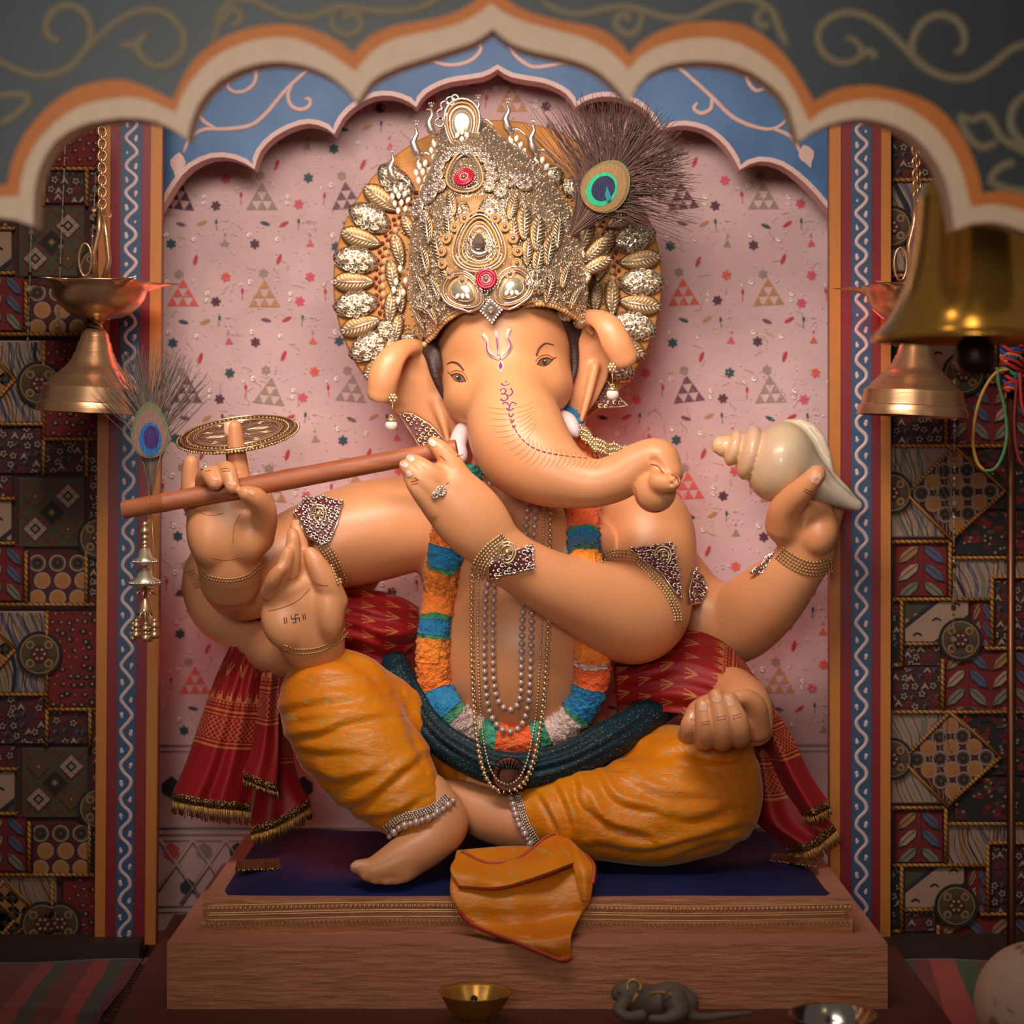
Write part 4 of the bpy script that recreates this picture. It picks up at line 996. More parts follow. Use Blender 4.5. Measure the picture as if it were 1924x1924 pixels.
# ---------------------------------------------------------------- clothing
def topx(V): s = (4.0+V[:, 1])/4000; return np.stack([962+V[:, 0]/s, 850-(V[:, 2]-1.0)/s], 1)
def vnorm(V, F):
    n = np.cross(V[F[:, 2]]-V[F[:, 0]], V[F[:, 3]]-V[F[:, 1]]); N = np.zeros_like(V)
    for k in range(4): np.add.at(N, F[:, k], n)
    return N/np.maximum(np.linalg.norm(N, axis=1, keepdims=True), 1e-12)
def crease(V, F, folds):
    """press creases (a valley with a ridge beside it) into a cloth skin; folds: (points in px, depth mm, width px)"""
    Q = topx(V); N = vnorm(V, F); D = np.zeros(len(V))
    for pts, amp, wd in folds:
        q = arclen(pts, 24); best = np.full(len(V), 1e9); sg = np.zeros(len(V)); tt = np.zeros(len(V))
        for i in range(23):
            a, b = q[i], q[i+1]; e = b-a; t = np.clip(((Q-a)@e)/(e@e), 0, 1); d = Q-a-t[:, None]*e; L = np.hypot(d[:, 0], d[:, 1]); m = L < best
            best[m] = L[m]; sg[m] = np.sign(e[0]*d[m, 1]-e[1]*d[m, 0]); tt[m] = (i+t[m])/23
        s = best*sg/wd; env = np.sin(PI*np.clip(tt*.9+.05, 0, 1))**.6
        D += 1.2*amp/1000*env*(-np.exp(-s*s)*.8+np.exp(-((s+1.7)/1.3)**2)*.85)
    return V+N*D[:, None]
def silk(name, c1, c2, rough, motif=None, mc=None):
    g = G(name); x, y, z = g.xyz(); n = g.noise(6, 3)
    col = g.mix(g.step(n, .3, .7), c1, c2)
    if motif:
        u, v = x*motif+y*motif*.6, z*motif; r = v.floor(); u = u+(r*.5).fract(); 
        a, b = u.fract()-.5, v.fract()-.5; an = a.atan2(b); rad = (a*a+b*b).sqrt()
        m = (rad < ((an*4.0).sin()*.05+.12))*(rad > .03); col = g.mix(m*.8, col, mc)
    g.set(col=col, rough=rough, sheen=.3, spec=.45); g.b.inputs['Sheen Roughness'].default_value = .3
    g.bump(g.noise(20, 4, .55, (1, 1, 2.4))+g.noise(500, 1)*.04, .30, .016); return g.m
M_DHOTI = silk('saffron_silk', lin(208, 112, 8), lin(224, 134, 14), .40, 30, lin(186, 146, 84))
dh = Field((-.48, -.36, .2), (.52, .34, .72), .0042)
dh.limb([(905, 1450, .10, 92), (850, 1440, .07, 88), (760, 1385, .0, 92), (660, 1335, -.08, 98)], 0)
dh.limb([(626, 1322, -.10, 102), (650, 1370, -.12, 106), (692, 1422, -.14, 104), (740, 1480, -.165, 84), (783, 1522, -.178, 62), (796, 1536, -.18, 56)], .02)
dh.limb([(1090, 1450, .06, 100), (1200, 1470, .0, 112), (1310, 1485, -.06, 118)], .0); dh.limb([(1308, 1492, -.08, 116), (1240, 1520, -.11, 106), (1150, 1528, -.125, 90), (1080, 1530, -.13, 78), (1020, 1530, -.125, 58), (990, 1530, -.12, 52)], .02)
dh.ell((1390, 1470, -.03), (26, 100, .08), 0, .03)
DV, DF = dh.mesh(); DV = relax(DV, DF, 1, .4)
FOLDS = [([(520, 1344), (596, 1326), (673, 1318)], 4, 9), ([(527, 1395), (600, 1384), (655, 1362), (735, 1348)], 7, 9), ([(540, 1406), (600, 1420), (680, 1417)], 4, 9), ([(578, 1457), (636, 1475), (715, 1455)], 6, 10), ([(632, 1526), (691, 1508), (767, 1449), (805, 1420)], 7, 9),
         ([(672, 1546), (745, 1533), (800, 1498)], 5, 8), ([(650, 1240), (690, 1262), (716, 1290)], 5, 9), ([(764, 1320), (778, 1377), (800, 1440)], 7, 9), ([(812, 1360), (833, 1428), (842, 1490)], 7, 8), ([(850, 1390), (862, 1440), (862, 1480)], 6, 7), ([(878, 1400), (888, 1440), (886, 1476)], 6, 6),
         ([(527, 1236), (580, 1246), (640, 1234)], 4, 8), ([(560, 1290), (610, 1280), (670, 1286)], 3, 12), ([(560, 1360), (640, 1350), (700, 1330)], 3, 8),
         ([(1096, 1428), (1129, 1438), (1175, 1446)], 6, 7), ([(1078, 1460), (1086, 1508), (1122, 1545)], 7, 7), ([(1010, 1495), (1030, 1530), (1049, 1570)], 6, 6), ([(1111, 1442), (1155, 1508), (1240, 1530)], 6, 8), ([(1038, 1470), (1064, 1530), (1075, 1580)], 6, 7), ([(1086, 1479), (1133, 1548), (1215, 1575)], 7, 8),
         ([(1136, 1406), (1173, 1384), (1250, 1364)], 6, 8), ([(1120, 1590), (1209, 1604), (1300, 1584), (1400, 1556)], 7, 8), ([(1290, 1412), (1345, 1428), (1415, 1420)], 7, 9), ([(1310, 1440), (1360, 1452), (1412, 1448)], 4, 9), ([(1260, 1618), (1337, 1590), (1400, 1586)], 6, 7), ([(1180, 1470), (1240, 1500), (1330, 1500)], 4, 10), ([(1160, 1400), (1240, 1420), (1300, 1400)], 4, 10), ([(1250, 1540), (1310, 1545), (1380, 1520)], 4, 10)]
DV = crease(DV, DF, FOLDS)
o = skin(DV, DF, 'dhoti', M_DHOTI, idol); o['label'] = 'saffron silk leg wrap with tiny sprigs'
# waist sash
sa = Field((-.30, -.30, .30), (.36, .20, .66), .0042)
sa.limb([(742, 1250, .03, 26), (760, 1295, -.02, 28), (800, 1362, -.07, 30), (870, 1418, -.115, 32), (960, 1448, -.135, 34), (1060, 1432, -.12, 36), (1150, 1388, -.08, 38), (1228, 1338, -.01, 30), (1280, 1310, .06, 24)], 0)
SV, SF = sa.mesh(); SV = relax(SV, SF, 1, .4)
SV = crease(SV, SF, [([(748, 1262), (795, 1362), (870, 1424), (960, 1452), (1060, 1436), (1150, 1392), (1225, 1340)], 6, 5), ([(765, 1258), (812, 1350), (880, 1400), (960, 1430), (1055, 1415), (1140, 1370), (1210, 1330)], 5, 4), ([(850, 1425), (950, 1466), (1050, 1456), (1160, 1404)], 5, 4)])
g = G('teal_brocade'); v1 = g.voro(120, stretch=(1, 1, 2.2)); f = g.step(v1, .24, .14); n = g.noise(8, 3)
g.set(col=g.mix(f*.75, g.mix(n, lin(3, 30, 42), lin(6, 48, 62)), lin(150, 124, 72)), rough=.55, spec=.3); g.bump(g.noise(60, 3), .2, .005)
o = skin(SV, SF, 'waist_sash', g.m, idol); o['label'] = 'dark teal waist sash with gold flecks'

# lofted cloth
def loft(rows, nu, nv, wave=None):
    R = [arclen([(p[0], p[1], p[2]) for p in r], nu) for r in rows]; R = np.array(R)
    C = np.stack([catmull(R[:, i], nv) for i in range(nu)], 1)          # [nv, nu, (px,py,y)]
    if wave is not None:
        U, W = np.meshgrid(np.linspace(0, 1, nu), np.linspace(0, 1, nv)); C[..., 2] += wave(U, W)
    s = (4.0+C[..., 2])/4000
    return np.stack([(C[..., 0]-962)*s, C[..., 2], 1.0+(850-C[..., 1])*s], -1)
def cloth(Gd, name, m, parent=None, th=.0022, vflip=True, voff=0.0):
    nv, nu = Gd.shape[:2]; b = MB(); b.grid(Gd); o = b.build(name, m, parent)
    du = np.concatenate([np.zeros((nv, 1)), np.cumsum(np.linalg.norm(np.diff(Gd, axis=1), axis=2), 1)], 1).mean(0)
    dv = np.concatenate([np.zeros((1, nu)), np.cumsum(np.linalg.norm(np.diff(Gd, axis=0), axis=2), 0)], 0).mean(1)
    if vflip: dv = dv[-1]-dv
    dv = dv+voff
    uv = o.data.uv_layers.new(name='UVMap'); li = np.zeros(len(o.data.loops), np.int32); o.data.loops.foreach_get('vertex_index', li)
    uv.data.foreach_set('uv', np.stack([du[li % nu], dv[li//nu]], 1).astype(np.float32).ravel())
    md = o.modifiers.new('thick', 'SOLIDIFY'); md.thickness = th; md.offset = 0
    return o
g = G('red_printed_silk'); co = g.nt.nodes.new('ShaderNodeSeparateXYZ'); g.nt.links.new(g.coord('UV'), co.inputs[0]); u, v = E(g.nt, co.outputs[0]), E(g.nt, co.outputs[1])
band = lambda a, b: (v > a)*(v < b)
line = lambda c, w_: (v-c).abs() < w_
lat = (((u+v)*90).fract()-.5).abs().max((((u-v)*90).fract()-.5).abs()) > .40
dots = (((u*110).fract()-.5).abs() < .28)*(((v*110).fract()-.5).abs() < .3)
td = u*42; tf = td.fract()-.5; tv = (v-.192)/.03; tear = (tf.abs() < (1.0-tv)*.36)*(tv > 0)*((tf.abs() > .12)+(tv < .25)).min(1.0)
mu, mv = u*26, v*22; row = mv.floor(); mu = mu+(row*.5).fract(); a, b_ = mu.fract()-.5, mv.fract()-.5
spr = (((a.abs()-(b_+.28).abs()*.5).abs() < .045)*(b_.abs() < .26)+(a.abs() < .035)*(b_.abs() < .3)).min(1.0)
gold = (band(.098, .176)*(line(.104, .0022)+line(.112, .0012)+line(.163, .0012)+line(.171, .0022)+band(.116, .159)*lat)).min(1.0)+band(.178, .188)*dots+line(.1905, .001)+band(.192, .222)*tear+(v > .235)*spr
gold = gold.min(1.0); n = g.noise(9, 3)
g.set(col=g.mix(gold*.62, g.mix(n, lin(132, 8, 16), lin(156, 14, 24)), lin(196, 132, 70)), rough=.52, sheen=.04, spec=.35); g.bump(g.noise(30, 4)+g.noise(600, 1)*.05, .12, .01); M_SHAWL = g.m
M_FRINGE = metal('gold_fringe', lin(202, 156, 92), .42)
M_TRIMG = M_LACE2
shw = thing('shawl', 'red gold-printed silk shawl draped behind the arms with fringed ends', 'shawl', (-.3, .05, .6))
def panel(rows, nu, nv, wave, nm='drape', **k): Gd = loft(rows, nu, nv, wave); return Gd, cloth(Gd, nm, M_SHAWL, shw, **k)
def fringe(edge, dirn, L, seed, nm='fringe'):
    """gold braid band and hanging threads along an edge polyline (3D), dirn = fall direction"""
    r_ = random.Random(seed); e = arclen([tuple(p) for p in edge], max(8, int(len(edge)))); d = np.array(dirn, float); d /= np.linalg.norm(d)
    b = MB(); rows = [e-d*.004+np.array([0, -.003, 0]), e+d*.010+np.array([0, -.004, 0]), e+d*.010+np.array([0, .003, 0]), e-d*.004+np.array([0, .003, 0])]
    b.grid(np.array(rows).transpose(1, 0, 2), 0, False, True); b.build('braid', M_TRIMG, shw)
    b = MB(); q = arclen([tuple(p) for p in e], int(np.linalg.norm(np.diff(e, axis=0), axis=1).sum()/.0021))
    for p in q:
        p0 = p+d*.009; o_ = np.array([r_.uniform(-.004, .004), r_.uniform(-.004, .002), r_.uniform(-.003, .003)])
        b.tube([p0, p0+d*L*.5+o_*.3, p0+d*L*r_.uniform(.85, 1.1)+o_], .0011, 4)
    o = b.build(nm, M_FRINGE, shw); o['kind'] = 'stuff'
sn = np.sin
# the bunch between blessing hand and belly
panel([[(560, 1130, .10), (560, 1180, .04), (570, 1245, .06)], [(648, 1106, .10), (650, 1165, .02), (655, 1240, .05)], [(705, 1110, .10), (706, 1175, .0), (705, 1252, .04)], [(756, 1124, .10), (752, 1180, .015), (742, 1250, .05)], [(786, 1142, .11), (784, 1185, .05), (772, 1228, .07)]],
      40, 44, lambda U, W: .011*sn(U*15+W*4)*sn(PI*U)*(.4+.6*W)+.006*sn(U*27-W*5), voff=.28)
Gd, _ = panel([[(476, 1128, .10), (500, 1130, .08), (526, 1140, .09)], [(440, 1200, .08), (475, 1205, .04), (512, 1210, .06)], [(410, 1262, .06), (456, 1270, .02), (502, 1272, .05)], [(378, 1350, .03), (430, 1362, .0), (492, 1366, .04)], [(350, 1432, .02), (408, 1446, -.01), (480, 1448, .03)], [(324, 1492, .01), (390, 1504, -.015), (470, 1512, .02)]],
              44, 60, lambda U, W: .010*sn(U*13+1+W)*W+.004*sn(U*24+3*W)); fringe(Gd[-1], (.02, -.06, -1), .028, 1)
Gd, _ = panel([[(500, 1290, .06), (520, 1296, .05), (536, 1300, .07)], [(494, 1390, .05), (520, 1395, .03), (546, 1400, .06)], [(484, 1470, .03), (524, 1474, .01), (560, 1462, .05)], [(470, 1556, .0), (520, 1540, -.005), (582, 1504, .03)]], 30, 40, lambda U, W: .006*sn(U*11+2)*W); fringe(Gd[-1], (.12, -.05, -1), .026, 2)
Gd, _ = panel([[(508, 1190, .0), (520, 1192, -.01), (534, 1196, .0)], [(492, 1262, -.01), (510, 1264, -.03), (526, 1262, -.01)], [(484, 1344, -.02), (504, 1348, -.04), (524, 1344, -.02)], [(472, 1410, -.03), (500, 1418, -.05), (523, 1420, -.03)], [(456, 1452, -.035), (490, 1466, -.058), (520, 1476, -.035)]], 24, 44, lambda U, W: .006*sn(U*9+W*2)); fringe(Gd[-1], (.1, -.1, -1), .014, 3)
# behind the knee on the other side
panel([[(1150, 1236, .04), (1156, 1290, .0), (1160, 1346, .02)], [(1215, 1212, .05), (1215, 1275, -.03), (1216, 1338, -.02)], [(1275, 1184, .06), (1275, 1260, -.04), (1272, 1340, -.05)], [(1335, 1194, .06), (1330, 1270, -.05), (1322, 1350, -.06)], [(1384, 1228, .05), (1380, 1290, -.06), (1370, 1356, -.08)], [(1426, 1282, .03), (1424, 1330, -.04), (1410, 1380, -.05)]],
      44, 50, lambda U, W: .007*sn(U*16-W*3)*U+.003*sn(U*30), voff=.10)
Gd, _ = panel([[(1380, 1270, .04), (1405, 1276, .0), (1432, 1292, .03)], [(1412, 1345, .03), (1436, 1352, -.02), (1464, 1344, .02)], [(1436, 1405, .02), (1464, 1408, -.03), (1494, 1396, .0)], [(1462, 1460, .01), (1490, 1462, -.04), (1520, 1452, -.01)], [(1494, 1520, .0), (1524, 1522, -.05), (1556, 1506, -.02)]], 26, 44, lambda U, W: .006*sn(U*9)*W); fringe(Gd[-1], (.35, -.1, -1), .018, 4)
Gd, _ = panel([[(1385, 1320, .05), (1405, 1326, .03), (1430, 1330, .05)], [(1406, 1420, .04), (1436, 1424, .01), (1470, 1420, .03)], [(1410, 1485, .03), (1450, 1490, .0), (1502, 1478, .02)], [(1418, 1540, .02), (1466, 1548, -.02), (1536, 1526, .0)], [(1476, 1592, .0), (1520, 1584, -.03), (1566, 1550, -.01)]], 30, 44, lambda U, W: .008*sn(U*12+1)*W); fringe(Gd[-1], (.5, -.1, -1), .026, 5)
# saffron end of the dhoti hanging over the plinth
pal = thing('cloth_end', 'saffron cloth end with red hem hanging over the plinth edge', 'cloth', P(975, 1620, -.25))
Gd = loft([[(858, 1598, -.215), (975, 1590, -.19), (1092, 1600, -.215)], [(847, 1650, -.268), (975, 1642, -.262), (1106, 1634, -.268)], [(850, 1690, -.296), (975, 1692, -.302), (1110, 1688, -.292)], [(888, 1736, -.302), (985, 1736, -.312), (1092, 1718, -.298)], [(965, 1768, -.362), (1020, 1768, -.368), (1074, 1756, -.36)], [(1046, 1802, -.364), (1060, 1804, -.366), (1073, 1798, -.364)]], 40, 50, lambda U, W: .006*sn(U*10+W*2)*sn(PI*U)*(W < .75))
cloth(Gd, 'hanging_flap', M_DHOTI, pal)
M_HEM = flat(176, 36, 30, .6, bump=.5)
def hem(pts, nm='red_hem', r=.0044):
    b = MB(); b.tube(arclen([tuple(p) for p in pts], 60), r, 6); b.build(nm, M_HEM, pal)
    b = MB(); q = arclen([tuple(p) for p in pts], 90)
    for p in q: b.ball(p+np.array([0, -.002, .0028]), .0014, 0, 5, 4)
    o = b.build('gold_edging', M_FRINGE, pal); o['kind'] = 'stuff'
hem([Gd[k, 0]+np.array([0, -.002, 0]) for k in range(24, 50, 3)]+[Gd[-1, k]+np.array([0, -.002, 0]) for k in (10, 25, 39)])
Gd2 = loft([[(866, 1600, -.222), (915, 1622, -.235), (973, 1614, -.23), (1027, 1574, -.2), (1056, 1566, -.18)], [(846, 1632, -.262), (920, 1650, -.282), (990, 1640, -.280), (1040, 1606, -.25), (1084, 1590, -.22)], [(862, 1666, -.288), (940, 1668, -.308), (1027, 1642, -.302), (1092, 1616, -.262)]], 44, 20, lambda U, W: -.006*sn(PI*W)+.003*sn(U*14))
cloth(Gd2, 'folded_flap', M_DHOTI, pal); hem(list(Gd2[0][::4])); hem([p+np.array([0, -.002, 0]) for p in Gd2[-1][::4]], r=.0022)
Gd3 = loft([[(1058, 1584, -.21), (1078, 1586, -.235), (1100, 1606, -.23)], [(1076, 1626, -.275), (1096, 1630, -.286), (1116, 1628, -.272)], [(1086, 1664, -.294), (1100, 1668, -.300), (1113, 1664, -.290)], [(1092, 1692, -.297), (1100, 1694, -.300), (1109, 1692, -.296)]], 14, 20, None)
cloth(Gd3, 'side_flap', M_DHOTI, pal); hem(list(Gd3[:14, -1][::3]))
Gd4 = loft([[(886, 1726, -.300), (920, 1735, -.300), (960, 1744, -.300)], [(892, 1752, -.303), (925, 1762, -.303), (972, 1772, -.303)]], 14, 8, None); cloth(Gd4, 'under_flap', M_DHOTI, pal)
# ---------------------------------------------------------------- crown, halo and feather
def frame(n, rot=0.0):
    n = np.array(n); n = n/np.linalg.norm(n); v = np.array([0, 0, 1.])-n*n[2]
    if np.linalg.norm(v) < 1e-3: v = np.array([0, 1., 0])
    v /= np.linalg.norm(v); u = np.cross(v, n)*-1.0
    u = np.cross(-n, v) if np.cross(-n, v)[0] > 0 else -np.cross(-n, v)
    c, s_ = math.cos(rot), math.sin(rot); return u*c+v*s_, -u*s_+v*c, n
def stick(name, me, parent, px, py, hit, rot=0.0, scl=1.0, lift=0.0, n=None):
    """set an ornament (modelled facing -y, z up, 1 unit = 1 px) on a surface"""
    p, nn = hit(px, py, lift); nn = np.array(nn if n is None else n, float); nn = nn/np.linalg.norm(nn)
    if nn[1] > -.35: nn = nn+np.array([0, -.6, 0])
    u, v, nn = frame(nn, rot); M = Matrix((u, -nn, v)).transposed(); q = M.to_quaternion() if M.determinant() > 0 else Matrix((u, -nn, v)).transposed().to_quaternion()
    o = link(name, me, parent, p, None, scl*.001); o.rotation_mode = 'QUATERNION'; o.rotation_quaternion = q; return o
class Plane:
    """stand-in for a surface: the plane at one depth"""
    def __init__(s, y): s.y = y
    def __call__(s, px, py, lift=0): return P(px, py, s.y-lift), Vector((0, -1, 0))
def filigree(name, hi, lo, scale, bump=1.0, rough=.22):
    g = G(name); e = g.voro(scale, 'DISTANCE_TO_EDGE'); f = g.step(e, .16, .06); n = g.noise(scale*.7, 2)
    g.set(col=g.mix(f, lo, hi), rough=g.step(f, 1.2, -.2)*.3+rough*.8, metal=.8); g.bump(f+n*.6, bump, .006); return g.m
M_SILG = filigree('silver_gold_filigree', lin(254, 242, 222), lin(140, 104, 72), .13, 1.0)      # instance space: 1 unit = 1 px
M_CROWN = filigree('beaded_gold_cloth', lin(246, 222, 190), lin(150, 116, 86), 210, 1.0, .3)
M_PALEG = metal('pale_gold', lin(252, 238, 212), .28, .25, .6, .82)
M_GOLD = metal('gold', lin(240, 210, 164), .3, .2, .5, .85)
M_AGOLD = metal('antique_gold', lin(212, 168, 116), .38, 0, 150, .75)
M_SILV = metal('rose_silver', lin(250, 232, 220), .2, 0, 150, .85)
M_GOLDCL = flat(202, 154, 104, .6, .25, coat=.1, bump=.4)
M_WHITE = flat(250, 240, 226, .12, 0, .03, coat=.8)
g = G('ruby_cord'); g.set(col=lin(172, 24, 48), rough=.3, coat=.4); M_RUBY = g.m
g = G('smoky_crystal'); g.set(col=lin(150, 124, 110), rough=.05, metal=.6, coat=1.0); M_GEM = g.m
g = G('clear_crystal'); g.set(col=lin(246, 226, 220), rough=.06, metal=.85); M_CRY = g.m
M_OCHRE = flat(196, 130, 66, .55, .1, bump=.4)
def leaf_outline(L, W, k=14, sharp=1.0): return [(W/2*math.sin(t)*(1-.25*math.cos(t))*1.0, -L/2*math.cos(t)) for t in np.arange(k)*2*PI/k]
def lathe_disc(b, R, h, m=0, n=18): return b.lathe([(0, R), (.5, R), (1, R*.75), (1, .01)], (0, 0, 0), (0, -h, 0), n, m)
def torus(b, R, r, m=0, n=16, k=6, c=(0, 0, 0), sq=1.0):
    return b.tube([(c[0]+R*math.cos(t), c[1], c[2]+R*sq*math.sin(t)) for t in np.arange(n)*2*PI/n], r, k, m, True)
def fern(L, W, k=8):
    b = MB(); b.ext([(u, -1.0, v) for u, v in leaf_outline(L, W)], 2.0, 1, min(W, L)*.12, 1.6)
    b.tube([(0, -3.2, -L*.48), (0, -4.0, 0), (0, -3.0, L*.48)], W*.045+.5, 5, 0)
    for i in range(k):
        t = -.42+.84*i/(k-1); hw = W/2*math.sin(PI*(t+.5))**.8*.9
        for sg in (1, -1): b.tube([(0, -3.6, t*L-W*.1), (sg*hw*.55, -3.9, t*L+W*.05), (sg*hw, -2.4, t*L+W*.22)], [1.15, 1.25, .9], 5, 0)
    return shape(b, 'fern_leaf', [M_PALEG, M_LEAFB])
M_LEAFB = metal('leaf_ground', lin(150, 108, 64), .4, 0, 150, .7)
me_fern = fern(60, 25, 9); me_fern2 = fern(84, 40, 11)
def pad(w_, h_):
    b = MB(); b.ball((0, 0, 0), 1, 0, 20, 12, (w_/2, 11, h_/2)); r_ = random.Random(int(w_*7+h_))
    for k in range(26):
        a, f = r_.uniform(0, 2*PI), math.sqrt(r_.random())*.82; x, z = w_/2*f*math.cos(a), h_/2*f*math.sin(a); y = -11*math.sqrt(max(0, 1-f*f))
        R = r_.uniform(3, 5.5); pts = [(x+R*math.cos(t)*(1-t*.09), y-.6-.3*t*.3, z+R*math.sin(t)*(1-t*.09)) for t in np.linspace(0, 5.2, 10)]; b.tube(pts, 1.0, 5, 1)
    return shape(b, 'filigree_pad', [M_SILG, M_PALEG])
me_pad = pad(88, 52); me_pad2 = pad(46, 46)
def rosette(R, k=10):
    b = MB(); lathe_disc(b, R, 2, 0)
    for i in range(k): a = i*2*PI/k; b.ball((R*.74*math.cos(a), -2.4, R*.74*math.sin(a)), R*.22, 1, 7, 5)
    torus(b, R*.42, R*.09, 1, 14, 5, (0, -2.4, 0)); b.ball((0, -2.4, 0), R*.26, 2, 9, 6); return shape(b, 'rosette', [M_GOLD, M_CRY, M_GEM])
me_ros = rosette(14); 
def drop(L, W):
    b = MB(); b.lathe([(0, .05), (.08, W*.22), (.3, W*.46), (.55, W*.5), (.8, W*.36), (.95, W*.12), (1, .05)], (0, 0, L/2), (0, 0, -L/2), 12); return shape(b, 'drop_stone', M_WHITE)
me_drop = drop(17, 11)
# crown: cap skin
crw = thing('crown', 'tall jewelled gold crown with a round padded halo behind the head', 'crown', P(940, 590, .05))
cf = Field((-.22, -.16, 1.14), (.20, .24, 1.70), .0042)
cf.limb([(937, 545, .04, 168), (930, 480, .04, 162), (918, 410, .04, 138), (900, 345, .045, 96), (880, 285, .05, 62), (862, 225, .05, 30)], 0, fy=.96)
cf.sheet([(690, 668), (790, 662), (806, 652), (832, 616), (868, 592), (925, 594), (1000, 580), (1045, 585), (1085, 609), (1113, 632), (1250, 640), (1250, 980), (690, 980)], lambda x, y: .04, .5, .002, .002, True)
CV, CF = cf.mesh(); skin(CV, CF, 'cap', M_CROWN, crw); HC = Hit(CV, CF)
# scalloped trim on the brow edge
b = MB(); rim = arclen([(797, 650), (812, 636), (832, 610), (868, 586), (900, 588), (940, 590), (1000, 574), (1045, 579), (1085, 603), (1112, 628)], 64)
for q in rim:
    p, n = HC(q[0], q[1]-3, .001); b.ball(p, .0052, 0, 8, 5, (1, .6, 1))
b.tube([HC(q[0], q[1]-8, .001)[0] for q in rim], .0016, 5); o = b.build('scalloped_trim', M_GOLDCL, crw); o['label'] = 'matte gold scalloped trim along the brow edge'
# halo
yh = .125; hc = (935, 530)
b = MB(); th = np.arange(96)*2*PI/96; rows = []
for R, dy in ((2, -.012), (120, -.012), (215, -.006), (235, .0), (305, .002), (309, .008), (305, .016), (2, .016)): rows.append([P(hc[0]+R*math.cos(t), hc[1]+R*math.sin(t)*.985, yh+dy) for t in th])
b.grid(rows, 0, False, True); halo = b.build('halo_disc', M_OCHRE, crw); halo['label'] = 'round ochre halo disc behind the crown'
HP = Plane(yh)
k = 0
for deg in np.arange(-216, 37, 9.0):
    a = math.radians(deg); r = 270
    if -128 < deg < -52: continue
    px, py = hc[0]+r*math.cos(a), hc[1]+r*math.sin(a)*.985
    stick('halo_pad' if k % 2 else 'halo_leaf', me_pad if k % 2 else me_fern2, crw, px, py, HP, -a+(PI/2*3 if not k % 2 else 0), 1.02 if k % 2 else .98, .006); k += 1
# maroon zigzag ring with gold scallops
b = MB(); c = MB()
for deg in np.arange(-222, 43, 2.1):
    a = math.radians(deg); r = 224+(5 if int(round((deg+222)/2.1)) % 2 else -3)
    b.ball(P(hc[0]+r*math.cos(a), hc[1]+r*math.sin(a)*.985, yh-.006), .0042, 0, 6, 4)
    if int(round((deg+222)/2.1)) % 2: c.ball(P(hc[0]+(r-13)*math.cos(a), hc[1]+(r-13)*math.sin(a)*.985, yh-.006), .0078, 0, 9, 5, (1, .5, 1))
o = b.build('maroon_cord', flat(120, 30, 34, .6), crw); o['label'] = 'maroon zigzag cord ring on the halo'
o = c.build('gold_scallops', M_GOLDCL, crw)
# glittering beads strewn over cap and halo field
rg = random.Random(21); b = MB()
for k in range(4200):
    if k < 3000:
        X, Y = rg.uniform(765, 1110), rg.uniform(215, 640); h = HC.t.ray_cast(CAM, (P(X, Y, 0)-CAM).normalized())
        if h[0] is None: continue
        p = h[0]+h[1]*.001
    else:
        a = rg.uniform(0, 2*PI); r = math.sqrt(rg.uniform(.25, .52))*300; p = P(hc[0]+r*math.cos(a), hc[1]+r*math.sin(a), yh-.012+.006*(r > 215))
    b.ball(p, rg.choice([.0014, .0018, .0024]), 0 if rg.random() < .5 else 1, 6, 4)
o = b.build('seed_beads', [M_PALEG, M_CRY], crw); o['kind'] = 'stuff'
# fern leaves on cap and halo field
for X, Y, ro, s_ in [(806, 430, .35, 1.1), (826, 470, .30, 1.1), (800, 490, .4, 1.0), (846, 425, .2, 1.0), (838, 510, .3, .9), (820, 545, .5, .8), (984, 420, -.1, 1.2), (1008, 440, -.2, 1.2), (1030, 470, -.3, 1.1), (965, 440, .0, 1.0), (1010, 490, -.25, 1.0), (990, 475, -.1, .9), (1046, 440, -.35, 1.1),
                      (850, 385, .3, .9), (962, 392, -.3, .9), (1060, 520, -.5, .9), (1078, 560, -.6, .9), (1030, 545, -.3, .9), (795, 540, .6, .9), (812, 590, .6, .8), (790, 600, .5, .8)]:
    stick('fern_leaf', me_fern, crw, X, Y, HC, ro, s_, .002)
for X, Y, ro, s_ in [(748, 470, .25, 1.1), (738, 520, .15, 1.1), (752, 560, .05, 1.0), (734, 580, -.1, 1.1), (745, 620, -.2, 1.0), (770, 430, .5, 1.0), (1130, 500, -.3, 1.1), (1150, 560, .0, 1.2), (1135, 610, .1, 1.0), (1120, 560, -.1, 1.0), (1108, 400, -.5, 1.0), (1140, 460, -.3, 1.0), (700+30, 660, -.3, .9)]:
    stick('fern_leaf', me_fern, crw, X, Y, HP, ro, s_, .016)
for X, Y in [(728, 620), (748, 672), (1120, 655), (1152, 640), (1040, 330), (1075, 352), (770, 645)]: stick('filigree_pad', me_pad2, crw, X, Y, HP, 0, .9, .012)
for X, Y, s_ in [(800, 566, 1.0), (1006, 528, 1.15), (1090, 600, .8), (1062, 590, .7)]: stick('filigree_pad', me_pad2, crw, X, Y, HC, 0, s_, .0)
# fan of leaves at the feather
for ro, X, Y in ((.5, 1052, 398), (.1, 1072, 420), (-.35, 1100, 445), (-.75, 1118, 470), (-1.1, 1118, 500), (.35, 1060, 430)): stick('fan_leaf', me_fern, crw, X, Y, HP, ro, 1.15, .10)
for X, Y in [(1085, 498), (1100, 520), (1072, 515), (1060, 490), (1090, 478)]: stick('rosette', me_ros, crw, X, Y, HP, 0, .8, .12)
